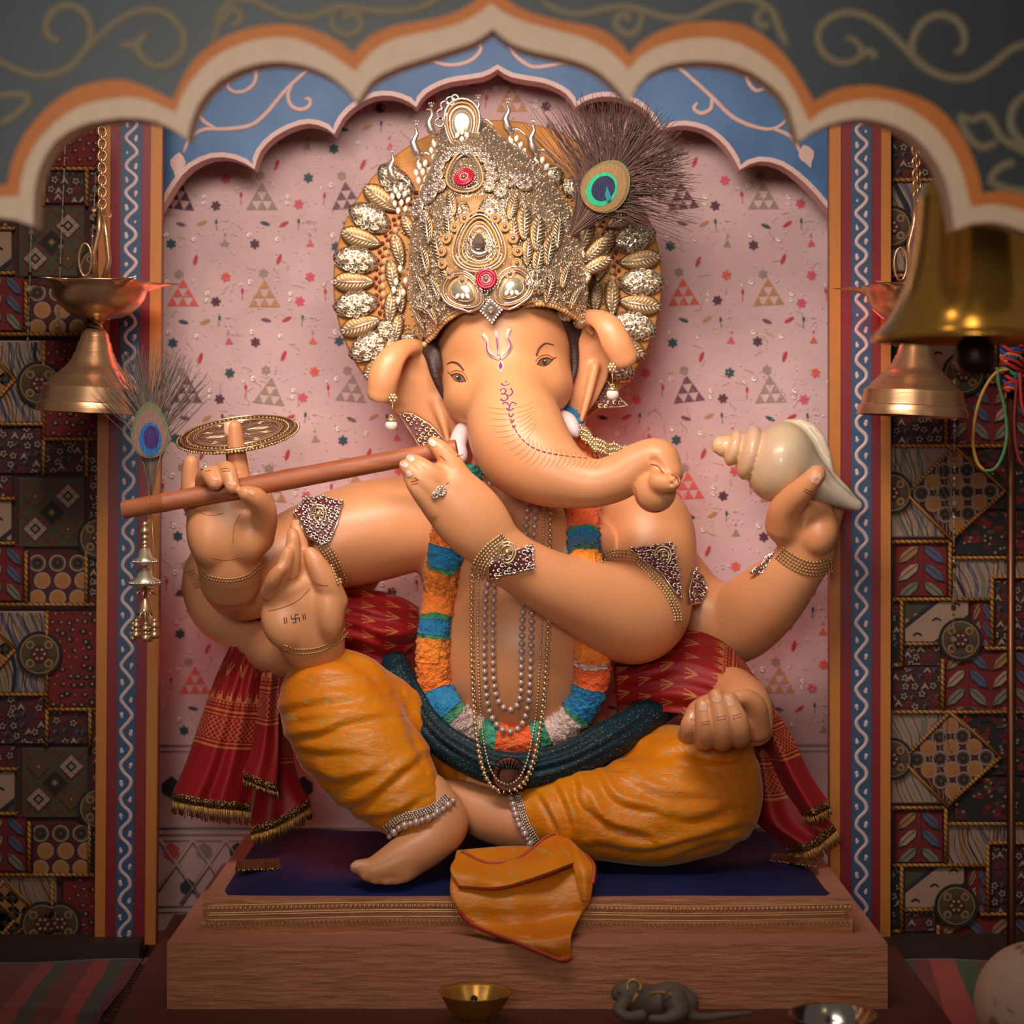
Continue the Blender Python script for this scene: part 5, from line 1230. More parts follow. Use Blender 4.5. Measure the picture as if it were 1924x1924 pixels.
# brooch: bands of cord in the shape of a drop, ring of stones, gems
br = thing('brooch', 'large drop shaped beaded brooch on the crown front', 'brooch', P(905, 470, -.13))
hb = lambda X, Y, l=0: HC(X, Y, .004+l)
def dropline(cx, cy, w_, h_, n=40, top=1.25):
    out = []
    for t in np.arange(n)*2*PI/n:
        r = 1.0; x = math.sin(t)*(1-.42*(1+math.cos(t))/2*1.0); y = -math.cos(t); out.append((cx+w_/2*x*1.12, cy+h_/2*y*(top if y < 0 else 1.0)))
    return out
def cordline(name, pts, r, m, parent, lift=.004, closed=True):
    b = MB(); b.tube([HC(q[0], q[1], lift)[0] for q in pts], r, 6, 0, closed); return b.build(name, m, parent)
def plate(name, pts, m, parent, lift, th=.004):
    P3 = [HC(q[0], q[1], lift)[0] for q in pts]; b = MB(); c_ = sum(P3, Vector())/len(P3); ring2 = [p+Vector((0, th, 0)) for p in P3]
    n = len(P3); b.add(P3+[c_+Vector((0, -.002, 0))]+ring2, [(i, (i+1) % n, n) for i in range(n)]+[(i, n+1+i, n+1+(i+1) % n, (i+1) % n) for i in range(n)]); return b.build(name, m, parent, smooth=True)
plate('backing', dropline(903, 468, 150, 132, 40, 1.1), M_GOLDCL, br, .006)
for w_, h_, r, m in ((104, 100, .0022, M_GOLDCL), (92, 90, .0016, M_CRY), (80, 80, .0022, M_GOLDCL), (66, 68, .0014, M_AGOLD), (54, 58, .0014, M_CRY)): cordline('cord', dropline(902, 462, w_, h_), r, m, br, .009)
def stone_ring(R):
    b = MB(); torus(b, R, R*.22, 0, 16, 6); lathe_disc(b, R*.9, 1, 0, 12); b.ball((0, -1.5, 0), R*.5, 1, 9, 6, (1, .8, 1)); return shape(b, 'ringed_stone', [M_GOLDCL, M_GEM])
me_sr = stone_ring(9)
for k in range(15):
    t = .55+k*(2*PI-1.1)/14; x = math.sin(t)*(1-.42*(1+math.cos(t))/2); y = -math.cos(t)
    stick('ringed_stone', me_sr, br, 903+76*x*1.1, 468+64*y*(1.0 if y < 0 else 1.0), HC, 0, .95, .010)
def gem(name, L, W, m):
    b = MB(); b.lathe([(0, .1), (.1, W*.2), (.4, W*.45), (.65, W*.5), (.88, W*.32), (1, .1)], (0, 0, L/2), (0, 0, -L/2), 14); return shape(b, name, m)
b = MB(); b.lathe([(0, .1), (.1, 5), (.4, 11), (.65, 12.5), (.88, 8), (1, .1)], (0, 0, 17), (0, 0, -17), 8); me_big = shape(b, 'centre_stone', M_GEM, False)
stick('centre_stone', me_big, br, 901, 456, HC, 0, 1.0, .010)
b = MB(); b.tube([(18*math.sin(t), 0, -18*math.cos(t)) for t in np.linspace(-1.35, 1.35, 14)], [1.5, 5, 7, 5, 1.5], 8); stick('silver_crescent', shape(b, 'silver_crescent', M_SILV), br, 903, 462, HC, -.2, .95, .008)
b = MB()
for k in range(-4, 5): b.tube([(k*.8, -2, -26), (k*2.2, -3, -6), (k*4.4, -2, 18-abs(k)*2.2)], [1.5, 2.2, 1.6], 6)
stick('wheat_fan', shape(b, 'wheat_fan', M_GOLDCL), br, 893, 384, HC, .06, .95, .006)
def ruby(R):
    b = MB(); lathe_disc(b, R, 3, 0, 24); torus(b, R*.85, R*.16, 0, 24, 6, (0, -3, 0)); torus(b, R*.62, R*.12, 0, 22, 6, (0, -3.4, 0))
    for i in range(14): a = i*2*PI/14; b.ball((R*.4*math.cos(a), -3.6, R*.4*math.sin(a)), R*.10, 1, 6, 4)
    b.ball((0, -3.4, 0), R*.22, 2, 9, 6)
    for i in range(26):
        a = i*2*PI/26; b.ball((R*1.12*math.cos(a), -1.5, R*1.12*math.sin(a)), R*.09, 1, 6, 4)
    return shape(b, 'ruby_disc', [M_RUBY, M_CRY, M_GEM])
me_ruby = ruby(19)
# upper piece: silver flowers round a drop with ruby disc
up = thing('brooch', 'upper brooch of silver flowers round a ruby disc high on the crown', 'brooch', P(873, 335, -.1))
plate('backing', dropline(876, 332, 112, 106, 40, 1.1), M_GOLDCL, up, .003)
cordline('cord', dropline(875, 330, 62, 56), .0018, M_CRY, up, .006); cordline('cord', dropline(875, 330, 72, 66), .0024, M_GOLDCL, up, .006)
stick('ruby_disc', me_ruby, up, 875, 338, HC, 0, 1.0, .008)
for k in range(11):
    t = math.radians(-205+k*23); stick('flower', me_ros, up, 876+46*math.cos(t)*1.04, 334+46*math.sin(t), HC, 0, .95, .008)
# lower piece: two paisley leaves, ruby disc and lozenge
lo = thing('brooch', 'lower brooch of two gold leaves and a ruby disc above the forehead', 'brooch', P(916, 540, -.15))
for cx, cy, ro in ((874, 548, .95), (960, 542, -.8)):
    pl = [(u*math.cos(ro)-v*math.sin(ro)+cx, cy-(u*math.sin(ro)+v*math.cos(ro))) for u, v in leaf_outline(84, 66, 22)]; plate('leaf_plate', pl, M_GOLDCL, lo, .008)
    for f, r, m in ((.97, .0024, M_CRY), (.86, .0016, M_GOLDCL), (.76, .0018, M_CRY), (.52, .0012, M_PALEG)):
        cordline('cord', [(cx+(a-cx)*f, cy+(c_-cy)*f) for a, c_ in pl], r, m, lo, .010)
    pl2 = [(cx+(a-cx)*.5, cy+(c_-cy)*.5) for a, c_ in pl]; plate('gold_leaf', pl2, M_PALEG, lo, .011)
    for k in range(3): stick('drop_stone', me_drop, lo, cx+(k-1)*9, cy+8, HC, (k-1)*.5, .7, .013)
stick('ruby_disc', me_ruby, lo, 916, 526, HC, 0, 1.0, .016)
b = MB(); b.ext([(0, 0, 22), (-20, 0, 0), (0, 0, -24), (20, 0, 0)], 3, 0, 6, 3); 
for i in range(20):
    f = (i % 5)/5; a = [(0, 22), (-20, 0), (0, -24), (20, 0)]; p, q = a[i//5], a[(i//5+1) % 4]; b.ball((p[0]+(q[0]-p[0])*f, -1.5, p[1]+(q[1]-p[1])*f), 2.4, 1, 6, 4)
b.ball((0, -3.5, 2), 6, 1, 9, 6); o = stick('lozenge', shape(b, 'lozenge', [M_SILV, M_CRY], False), lo, 924, 579, HC, .05, .95, .014)
for X, Y, s_ in [(790, 392, 1.5), (812, 366, 1.4), (826, 348, .9), (955, 340, 1.3), (982, 345, 1.4), (940, 362, 1.0), (800, 408, .9), (845, 400, .9), (920, 400, .9)]: stick('rosette', me_ros, crw, X, Y, HC, 0, s_, .004)
# top leaf
tl = [(868+u, 236-v) for u, v in leaf_outline(104, 66, 24)]
hz = Plane(.0)
def zplate(name, pts, m, y, th=.006):
    b = MB(); b.ext(PX(pts, y), th, 0, .01, .004); return b.build(name, m, crw)
zplate('top_leaf', tl, M_GOLDCL, .005); 
for f, r, m in ((.98, .0026, M_CRY), (.84, .0022, M_GOLDCL), (.7, .0018, M_CRY)):
    b = MB(); b.tube(PX([(868+(a-868)*f, 238+(c_-238)*f) for a, c_ in tl], -.003), r, 6, 0, True); b.build('cord', m, crw)
zplate('leaf_heart', [(868+(a-868)*.62, 238+(c_-238)*.62) for a, c_ in tl], M_PALEG, -.002)
for dx, dy, s_ in ((0, 8, 1), (-9, 16, .8), (9, 16, .8), (0, 24, .8)): stick('drop_stone', me_drop, crw, 868+dx, 238+dy, Plane(-.012), dx*.04, s_)
b = MB()
for X, Y, R in ((836, 198, 8), (846, 190, 8), (830, 214, 9), (826, 230, 8), (855, 184, 6)): torus(b, R*.001, .0022, 0, 12, 5, tuple(P(X, Y, .0)))
b.build('silver_curls', M_SILV, crw)
b = MB()
for k in range(13): a = k/12; b.ball(P(842+34*a+math.sin(a*6)*3, 300-3*math.sin(a*PI), -.035), .004, 0, 6, 4)
b.build('dark_beads', flat(70, 44, 54, .3, .5), crw)
# peacock ornaments with white stones
def peacock_mesh():
    b = MB(); b.tube([(0, 0, 6), (-9, -1, 18), (-13, -2, 34), (-6, -2, 48), (-8, -2, 58), (-13, -2, 60)], [7, 8.5, 6.5, 3.4, 3.6, 1.2], 8, 0)
    b.tube([(-13, -2, 60), (-19, -2, 57)], [2.2, .6], 6, 0)
    for a in (-.5, 0, .5): b.tube([(-8, -2, 61), (-8+9*math.sin(a), -2, 61+10*math.cos(a))], .8, 5, 0); b.ball((-8+9*math.sin(a), -2, 72-abs(a)*2), 2.0, 0, 6, 4)
    b.tube([(0, -1, 12), (12, -2, 14), (26, -2, 2), (34, -1, -12)], [4, 3, 2.2, 1.2], 6, 0); b.tube([(0, -1, 10), (-6, -2, -6), (-8, -1, -26)], [3.4, 2.2, 1.2], 6, 0); b.tube([(2, -1, 8), (10, -2, -6), (14, -1, -30)], [3, 2, 1], 6, 0)
    return shape(b, 'peacock_body', M_SILV)
me_pk = peacock_mesh()
TAIL = [(-2, -12, .1), (10, -6, -.2), (-9, -26, .15), (5, -24, 0), (19, -20, -.4), (-4, -42, .1), (11, -40, -.1), (26, -34, -.5), (4, -58, 0), (20, -54, -.2)]
for X, Y, s_, fl, y, lab in ((745, 348, .86, 1, .10, 'first peacock ornament from the left on the halo edge'), (790, 302, .92, 1, .08, 'second peacock ornament from the left on the halo edge'), (818, 262, .84, 1, .06, 'third peacock ornament from the left beside the crown tip'),
                        (905, 236, .70, 1, .055, 'peacock ornament just right of the crown top leaf'), (962, 256, .86, 1, .07, 'peacock ornament second from the right on the crown'), (1010, 296, .92, 1, .085, 'peacock ornament nearest the peacock feather')):
    p = P(X, Y, y); t = thing('peacock_ornament', lab, 'ornament', p, 'peacock ornaments round the crown')
    o = link('peacock_body', me_pk, t, p, (0, 0, 0), (s_*.00115,)*3)
    for u, v, ro in TAIL:
        o = link('drop_stone', me_drop, t, p+Vector((u*s_*.001, -.004, v*s_*.001)), (0, -ro, 0), s_*.00098)
# clusters of white drops low on the left and right
for X, Y in [(752, 505), (762, 528), (744, 530), (758, 550), (748, 565), (740, 545)]: stick('drop_stone', me_drop, crw, X, Y, HP, 0, .9, .03)
# ---- peacock feather
def feather(name, label, base, eye, tip, y, spread, seed, n, col, eyec, rx, ry, curl=.25, L0=1.0, mir=False):
    r_ = random.Random(seed); t = thing(name, label, 'feather', P(base[0], base[1], y)); base, eye = np.array(base, float), np.array(eye, float); ax = eye-base; Lax = np.linalg.norm(ax); ax /= Lax; pr = np.array([-ax[1], ax[0]])
    b = MB(); b.tube([P(*base, y), P(*(base*.5+eye*.5+pr*2), y-.002), P(*eye, y-.003)], [.0022, .0014, .0008], 6); b.build('quill', flat(120, 92, 66, .5), t)
    bs = [MB(), MB()]
    for k in range(n):
        u = r_.uniform(-1, 1); sg = 1 if u > 0 else -1; s0 = r_.uniform(.02, 1.0); p0 = base+ax*Lax*s0+pr*r_.uniform(-1.5, 1.5)
        ang = u*spread*(1-.25*s0)+r_.uniform(-.05, .05); ln = L0*(Lax*(1.75+.5*math.cos(u*1.2))-Lax*s0*.75)*r_.uniform(.82, 1.05)
        d = ax*math.cos(ang)+pr*math.sin(ang); e = p0+d*ln; m_ = p0+(ax*math.cos(ang*.5)+pr*math.sin(ang*.5))*ln*.45
        w1, w2 = r_.uniform(-4, 4), r_.uniform(-7, 7); yy = y+r_.uniform(-.006, .010)
        pts = arclen([(p0[0], p0[1], y), (m_[0]+w1, m_[1]+w1, yy), (e[0]*.7+m_[0]*.3, e[1]*.7+m_[1]*.3+w1*.5, yy), (e[0]+w2, e[1]+w2, yy)], 9)
        bs[k % 2].tube([P(*q) for q in pts], [.0009, .001, .0008, .0004], 3, cap=False)
    for q, c_ in zip(bs, col): o = q.build('barbs', c_, t); o['kind'] = 'stuff'
    rot = math.atan2(ax[0], -ax[1])
    for i, (f, ox, oy, m, egg) in enumerate(eyec):
        pl = []
        for a in np.arange(36)*2*PI/36:
            X, Y = rx*f*math.sin(a)*(1-egg*math.cos(a)), ry*f*math.cos(a); X, Y = X+ox, Y+oy
            pl.append((eye[0]+X*math.cos(rot)+Y*math.sin(rot), eye[1]+X*math.sin(rot)-Y*math.cos(rot)))
        b = MB(); b.ext(PX(pl, y-.010-.0012*i), .0012); b.build('eye_spot' if i else 'eye_rim', m, t, smooth=False)
    return t, rot
def vane(name, c, rough=.35, metal=.35):
    g = G(name); n = g.noise(900, 2, .5, (1, 1, .06)); g.set(col=g.mix(n, tuple(x*.75 for x in c[:3])+(1,), c), rough=rough, metal=metal); g.bump(n, .3, .002); return g.m
V_OLIVE, V_BROWN, V_TAN, V_GREEN, V_BLUE, V_GR2 = vane('vane_olive', lin(100, 92, 46)), vane('vane_brown', lin(116, 72, 40)), vane('vane_tan', lin(128, 92, 48)), vane('vane_green', lin(24, 158, 112), .3, .5), vane('vane_indigo', lin(22, 20, 62), .3, .5), vane('vane_teal', lin(20, 110, 130), .3, .5)
ft1, rt = feather('peacock_feather', 'large peacock feather with green and blue eye stuck in the crown', (1064, 452), (1136, 352), None, -.03, 1.08, 31, 640, [flat(104, 70, 66, .7), flat(80, 56, 50, .7)],
        [(1.10, 1, 4, V_OLIVE, .12), (1.03, 0, 1, V_BROWN, .1), (1.0, 0, 0, V_TAN, .08), (.70, -2, -6, V_GREEN, .02), (.52, -1, -3, V_BLUE, 0)], 40, 48)
b = MB(); b.ext(PX([(1140, 350), (1146, 362), (1148, 374), (1141, 380), (1136, 366)], -.0492), .001); b.build('eye_spot', V_GR2, ft1, smooth=False)
b = MB()
for k in range(5): torus(b, .0048-.0003*k, .0022, 0, 12, 5, tuple(P(1065+k*1.2, 452-k*2.4, -.032)))
b.ball(P(1064, 456, -.033), .006, 0, 10, 6); b.build('red_wrap', flat(176, 30, 30, .5), ft1)
def thing_part(name, par):
    o = bpy.data.objects.new(name, None); COL.objects.link(o); o.parent = par; o.empty_display_size = .01; WL[o.name] = wl(par); return o
# ---------------------------------------------------------------- face: hair, tusks, eyes, painted marks
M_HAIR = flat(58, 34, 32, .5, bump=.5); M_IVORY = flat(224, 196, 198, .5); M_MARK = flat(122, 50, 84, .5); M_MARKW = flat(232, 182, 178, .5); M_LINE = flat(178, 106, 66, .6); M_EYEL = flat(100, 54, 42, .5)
hr = Field((-.2, -.12, 1.02), (.18, .16, 1.34), .004)
hr.limb([(800, 650, .035, 12), (812, 672, .0, 13), (818, 705, -.012, 9), (832, 742, -.005, 5), (846, 766, .0, 3)], 0); hr.limb([(806, 640, .03, 14), (818, 662, .0, 10), (826, 690, -.01, 6)], .003)
hr.limb([(1050, 594, .0, 14), (1068, 620, .01, 13), (1078, 652, .02, 10), (1080, 690, .02, 7), (1074, 720, .015, 4)], 0); hr.limb([(1060, 590, .0, 10), (1080, 610, .02, 14), (1082, 640, .03, 9)], .003)
V_, F_ = hr.mesh(); 
for sg in (-1, 1):
    fm = F_[(np.sign(V_[F_[:, 0], 0]+.02) == sg)]; ids = np.unique(fm); mp = np.full(len(V_), -1); mp[ids] = np.arange(len(ids)); skin(V_[ids], mp[fm], 'hair', M_HAIR, idol)['label'] = 'dark brown hair beside the face'
for pts, r in (([(884, 792, .02, 14), (868, 812, -.03, 16), (860, 838, -.06, 17), (866, 858, -.075, 13), (858, 870, -.075, 7)], 0), ([(1052, 782, .0, 14), (1066, 792, -.03, 17), (1076, 806, -.045, 14), (1082, 816, -.05, 7)], 0)):
    tf_ = sub(820, 760, 1120, 890, -.14, .06); tf_.limb(pts, 0); V_, F_ = tf_.mesh(); skin(V_, F_, 'tusk', M_IVORY, idol)['label'] = 'pale ivory tusk beside the trunk'
def mark(name, pts, r, m, lift=.0006, flat_=None, n=24, hit=None, nn=5, par=None):
    h = hit or HB; b = MB(); q = arclen(pts, n) if len(pts) > 2 else np.array([np.array(pts[0])*(1-t)+np.array(pts[1])*t for t in np.linspace(0, 1, max(3, n//3))])
    b.tube([h(a[0], a[1], lift)[0] for a in q], r, nn); return b.build(name, m, par or bo)
def blob(name, pts, m, lift=.0008, hit=None, par=None):
    h = hit or HB; P3 = [h(a, c_, lift)[0] for a, c_ in pts]; n = len(P3); cx = sum(a for a, _ in pts)/n; cy = sum(c_ for _, c_ in pts)/n; c = h(cx, cy, lift+.0004)[0]; bk = [p+Vector((0, .003, 0)) for p in P3]
    b = MB(); b.add(P3+[c]+bk, [(i, (i+1) % n, n) for i in range(n)]+[(i, n+1+i, n+1+(i+1) % n, (i+1) % n) for i in range(n)]); return b.build(name, m, par or bo, smooth=False)
ey = lambda cx, cy, w_, h_, ro, k=16, sh=1.0: [(cx+w_*math.cos(t)*math.cos(ro)-h_*math.sin(t)*abs(math.sin(t))**.3*math.sin(ro), cy+w_*math.cos(t)*math.sin(ro)+h_*math.sin(t)*abs(math.sin(t))**.3*math.cos(ro)) for t in np.arange(k)*2*PI/k]
for cx, cy, ro, sg in ((862, 710, .38, -1), (1023, 680, -.28, 1)):
    eo = thing_part('eye', idol); blob('eye_white', ey(cx, cy, 13, 4.6, ro), flat(126, 90, 74, .3), .0008, None, eo)
    blob('iris', [(cx+5.6*math.cos(t), cy+1+5.6*math.sin(t)) for t in np.arange(14)*2*PI/14], flat(70, 56, 54, .15, coat=.8), .0016, None, eo)
    blob('pupil', [(cx+2.4*math.cos(t), cy+1+2.4*math.sin(t)) for t in np.arange(10)*2*PI/10], flat(20, 16, 16, .1, coat=.8), .0023, None, eo)
    blob('eye_glint', [(cx-1+1.2*math.cos(t), cy-1+1.2*math.sin(t)) for t in np.arange(8)*2*PI/8], M_WHITE, .003, None, eo)
    up = lambda d, w_=15, b_=7: [(cx+u*math.cos(ro)-v*math.sin(ro), cy+u*math.sin(ro)+v*math.cos(ro)) for u, v in [(-w_, 1-d), (-w_*.5, -b_*.8-d), (0, -b_-d), (w_*.5, -b_*.75-d), (w_, 1-d*.7)]]
    mark('eyelid_line', up(0), .0015, M_EYEL, par=eo); mark('eyelid_fold', up(6, 17), .0010, M_LINE, par=eo)
    mark('eye_line', [(cx+u*math.cos(ro)-v*math.sin(ro), cy+u*math.sin(ro)+v*math.cos(ro)) for u, v in [(-14, 1), (-5, 6.5), (5, 6), (14, 1)]], .0008, M_EYEL, par=eo)
    mark('eye_corner', [(cx+sg*14*math.cos(ro), cy+sg*14*math.sin(ro)), (cx+sg*22*math.cos(ro), cy+sg*22*math.sin(ro)-3)], .0009, M_EYEL, par=eo)
for pts in ([(840, 684), (850, 680), (862, 684), (872, 696)], [(1007, 668), (1012, 655), (1024, 645), (1040, 648)]): mark('eyebrow', pts, [.0008, .0016, .0022, .0016] if pts[0][0] < 900 else [.0024, .002, .0012, .0006], M_EYEL)
# trident, drop, sacred syllable and dashed trunk line
for pts in ([(908, 628), (915, 640), (917, 658), (924, 668), (940, 675)], [(957, 618), (953, 632), (959, 648), (954, 662), (941, 675)], [(932, 622), (935, 645), (936, 668)]):
    mark('mark_outline', pts, .0044, M_MARKW, .0002, None, 24, None, 6); mark('trident_mark', pts, [.001, .0024, .0024, .0018], M_MARK, .0026)
blob('mark_outline', [(941, 675), (948, 688), (942, 701), (934, 690)], M_MARKW, .001); blob('drop_mark', [(941, 680), (945, 689), (941, 696), (937, 689)], M_MARK, .0022)
OM = [[(940, 735), (946, 731), (951, 736), (947, 741), (942, 741)], [(947, 741), (953, 743), (954, 750), (947, 754), (941, 751)], [(952, 745), (959, 744), (963, 738), (960, 731)], [(942, 722), (949, 726), (957, 723)], [(950, 718), (951, 718.5)],
      [(945, 759), (952, 757), (958, 763), (962, 757), (970, 760)], [(958, 763), (957, 770)], [(952, 768), (958, 772), (965, 768)], [(956, 778), (960, 784), (965, 778)], [(960, 789), (962, 794), (966, 789)], [(963, 800), (966, 803), (968, 799)]]
for pts in OM: mark('mark_outline', pts, .0030, M_MARKW, -.0008, None, 12, None, 6); mark('syllable_mark', pts, .0015, M_MARK, .0014, None, 12)
dash = arclen([(968, 806), (975, 818), (992, 835), (1015, 847), (1040, 853), (1070, 858), (1110, 863)], 44)
for k in range(0, 42, 3):
    mark('dash_outline', [tuple(dash[k]), tuple(dash[k+2])], .0017 if k < 26 else .0010, M_MARKW, .0001, None, 9); mark('dash_mark', [tuple(dash[k]), tuple(dash[k+2])], .0010 if k < 26 else .0007, M_MARK, .0012, None, 9)
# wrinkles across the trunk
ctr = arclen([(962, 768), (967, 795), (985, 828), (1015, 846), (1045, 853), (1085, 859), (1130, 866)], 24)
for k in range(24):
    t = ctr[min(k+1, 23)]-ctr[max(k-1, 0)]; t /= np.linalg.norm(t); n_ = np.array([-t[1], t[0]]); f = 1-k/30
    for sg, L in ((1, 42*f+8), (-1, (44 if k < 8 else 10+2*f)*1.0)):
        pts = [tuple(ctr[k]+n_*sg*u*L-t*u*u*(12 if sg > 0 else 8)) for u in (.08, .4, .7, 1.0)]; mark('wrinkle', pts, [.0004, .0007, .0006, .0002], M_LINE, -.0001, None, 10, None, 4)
# red outlines at the trunk tip, creases on hands
RL = flat(150, 58, 40, .5)
for pts in ([(1194, 915), (1200, 940), (1218, 957), (1240, 961)], [(1222, 872), (1236, 876), (1246, 890)], [(1262, 892), (1272, 898), (1275, 906)]): mark('red_line', pts, .0012, RL, .0004)
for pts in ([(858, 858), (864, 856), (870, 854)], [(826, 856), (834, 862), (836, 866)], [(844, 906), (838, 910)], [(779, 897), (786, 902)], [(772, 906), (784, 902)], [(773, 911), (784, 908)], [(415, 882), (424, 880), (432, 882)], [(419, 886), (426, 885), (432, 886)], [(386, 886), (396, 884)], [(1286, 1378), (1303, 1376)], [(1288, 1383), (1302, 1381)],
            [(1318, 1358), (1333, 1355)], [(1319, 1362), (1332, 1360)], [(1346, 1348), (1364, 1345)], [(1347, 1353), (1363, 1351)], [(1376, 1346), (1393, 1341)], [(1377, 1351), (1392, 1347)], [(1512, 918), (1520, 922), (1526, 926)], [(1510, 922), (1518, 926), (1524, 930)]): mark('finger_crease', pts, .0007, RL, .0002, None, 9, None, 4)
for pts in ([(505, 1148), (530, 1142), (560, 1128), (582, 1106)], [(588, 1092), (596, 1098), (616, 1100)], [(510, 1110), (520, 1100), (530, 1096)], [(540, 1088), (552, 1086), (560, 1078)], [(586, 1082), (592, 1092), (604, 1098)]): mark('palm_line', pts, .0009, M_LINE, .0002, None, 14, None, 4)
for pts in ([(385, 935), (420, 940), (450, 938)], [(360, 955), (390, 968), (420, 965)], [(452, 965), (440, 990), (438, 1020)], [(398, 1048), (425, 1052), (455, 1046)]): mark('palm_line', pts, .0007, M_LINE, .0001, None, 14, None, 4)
# the auspicious sign on the open palm with two bars at each side
def lt(cx, cy, ro, segs, name):
    for s0 in segs: mark(name, [(cx+u*math.cos(ro)-v*math.sin(ro), cy+u*math.sin(ro)+v*math.cos(ro)) for u, v in s0], .0009, flat(96, 50, 80, .6), .0003, None, 9, None, 4)
lt(555, 1162, -.18, [[(-7, -7), (-7, 0)], [(-7, 0), (7, 0)], [(7, 0), (7, 7)], [(7, -7), (0, -7)], [(0, -7), (0, 7)], [(0, 7), (-7, 7)], [(-17, -5), (-17, 6)], [(-21, -5), (-21, 6)], [(15, -6), (15, 5)], [(19, -6), (19, 5)]], 'palm_sign')
# nails
M_NAIL = flat(232, 178, 150, .3, coat=.5); M_NAILW = flat(238, 206, 196, .3, coat=.5)
def nail(cx, cy, w_, h_, ro, m=M_NAIL): blob('nail', [(cx+a*math.cos(ro)-b_*math.sin(ro), cy+a*math.sin(ro)+b_*math.cos(ro)) for a, b_ in [(-w_, h_*.7), (-w_*1.05, -h_*.4), (-w_*.6, -h_), (w_*.6, -h_), (w_*1.05, -h_*.4), (w_, h_*.7), (0, h_)]], m, .0012)
for a in [(813, 832, 5, 8, -.75, M_NAILW), (772, 862, 5, 8, -1.0, M_NAILW), (760, 873, 4.5, 8, -1.1, M_NAILW), (769, 890, 4.5, 6, -.35, M_NAILW), (1532, 898, 9, 11, .55), (1301, 1346, 4, 6, 0), (1321, 1328, 6.5, 9, 0), (1347, 1313, 7, 8, .1), (1372, 1320, 6, 8, -.2), (472, 926, 6, 4, .5), (436, 908, 7, 4, .2), (404, 900, 5, 3, .2), (668, 1626, 6, 5, -.3)]: nail(*a)
b = MB(); b.ext(PX([(421, 795), (434, 791), (437, 796), (437, 820), (424, 821), (420, 812)], -.116), .008, 0, 3, .002); b.build('nail', M_NAIL, idol)

# ---------------------------------------------------------------- garland of pleated paper
CA = [BV, DV, SV]; FA = [BF, DF+len(BV), SF+len(BV)+len(DV)]
HALL = Hit(np.vstack(CA), np.vstack(FA))
def paper(nm, c, c2):
    g = G('crepe_paper_'+nm); v = g.voro(230); n = g.noise(120, 3); g.set(col=g.mix(g.step(n+v*.5, .45, .95), c, c2), rough=.7, sheen=.2); g.bump(v*1.2+n, .5, .004); return g.m
GCOL = {'o': paper('orange', lin(255, 112, 34), lin(255, 146, 46)), 'y': paper('amber', lin(255, 164, 44), lin(255, 136, 38)), 'r': paper('vermilion', lin(255, 84, 44), lin(255, 118, 50)), 'b': paper('blue', lin(10, 112, 200), lin(26, 136, 176)), 'g': paper('green', lin(84, 160, 60), lin(30, 130, 120)),
        'w': paper('white', lin(236, 206, 200), lin(216, 182, 174)), 't': paper('teal', lin(14, 130, 170), lin(80, 170, 100))}
gar = thing('garland', 'thick striped garland of ruffled orange blue and white paper round the neck', 'garland', P(965, 1400, -.2))
gp = arclen([(880, 870), (862, 940), (846, 1000), (834, 1055), (826, 1110), (819, 1170), (814, 1230), (818, 1285), (838, 1332), (876, 1366), (922, 1384), (968, 1390), (1014, 1382), (1058, 1362), (1092, 1328), (1110, 1285), (1114, 1230), (1110, 1160), (1102, 1090), (1097, 1020), (1096, 950), (1092, 890), (1082, 838), (1066, 806), (1044, 780)], 420)
gy = []; last = -.1
for q in gp:
    best = min(HALL(q[0]+dx, q[1], 0)[0].y for dx in (-16, 0, 16)) if q[1] > 930 else None
    gy.append(best)
# behind chin and hand the garland is out of sight: carry its depth on smoothly, close to the chest
gy = np.array([np.nan if v is None else v for v in gy]); xs = np.arange(len(gy)); 
hid = np.array([(q[1] < 960) or (q[0] < 900 and q[1] < 1040) or (q[0] > 1080 and 1060 < q[1] < 1245) for q in gp]); ok = ~hid & ~np.isnan(gy); gy = np.interp(xs, xs[ok], gy[ok])
for _ in range(40): gy[1:-1] = gy[1:-1]*.5+.25*(gy[:-2]+gy[2:])
gy -= .016
ar_ = np.array([(q[0] > 1070)*np.clip(min(q[1]-1040, 1225-q[1])/25, 0, 1) for q in gp]); gy += .05*ar_
ends = np.array([q[1] for q in gp]) < 900; gy[(xs > 300) & ends] += np.clip((900-gp[(xs > 300) & ends, 1])/100*.03, 0, .06)
GP = np.array([list(P(q[0], q[1], yy)) for q, yy in zip(gp, gy)])
T_ = np.gradient(GP, axis=0); T_ /= np.linalg.norm(T_, axis=1, keepdims=True)
rgn = np.random.default_rng(4); nA = 44; an = np.arange(nA)*2*PI/nA
rad = .0335+.002*np.sin(np.arange(420)*.05)
ruf = rgn.uniform(-1, 1, (420, nA)); ruf2 = rgn.uniform(-1, 1, (420, nA)); ruf = ruf*.0038+.0034*np.repeat(rgn.uniform(-1, 1, (140, nA)), 3, 0)
RING = []
for i in range(420):
    a = np.array([0, -1, 0.])-T_[i]*(-T_[i][1]); a /= np.linalg.norm(a); b_ = np.cross(T_[i], a); rr_ = rad[i]+ruf[i]
    RING.append(GP[i]+(np.cos(an)*rr_*.72)[:, None]*a+(np.sin(an)*rr_*.92)[:, None]*b_)
RING = np.array(RING); al = np.array([q[1] for q in gp])
def sec(i0, i1, c): 
    if i1-i0 < 2: return
    b = MB(); b.grid(RING[i0:i1+1], 0, False, True); n = i1-i0; o_ = b.n
    b.f += [tuple(range(nA)), tuple(n*nA+j for j in range(nA))[::-1]]; b.m += [0, 0]; b.build('garland_section', GCOL[c], gar)
idx = lambda y, side: int(np.argmin(np.abs(al-y)+1e3*((gp[:, 0] < 965) != (side == 'l'))))
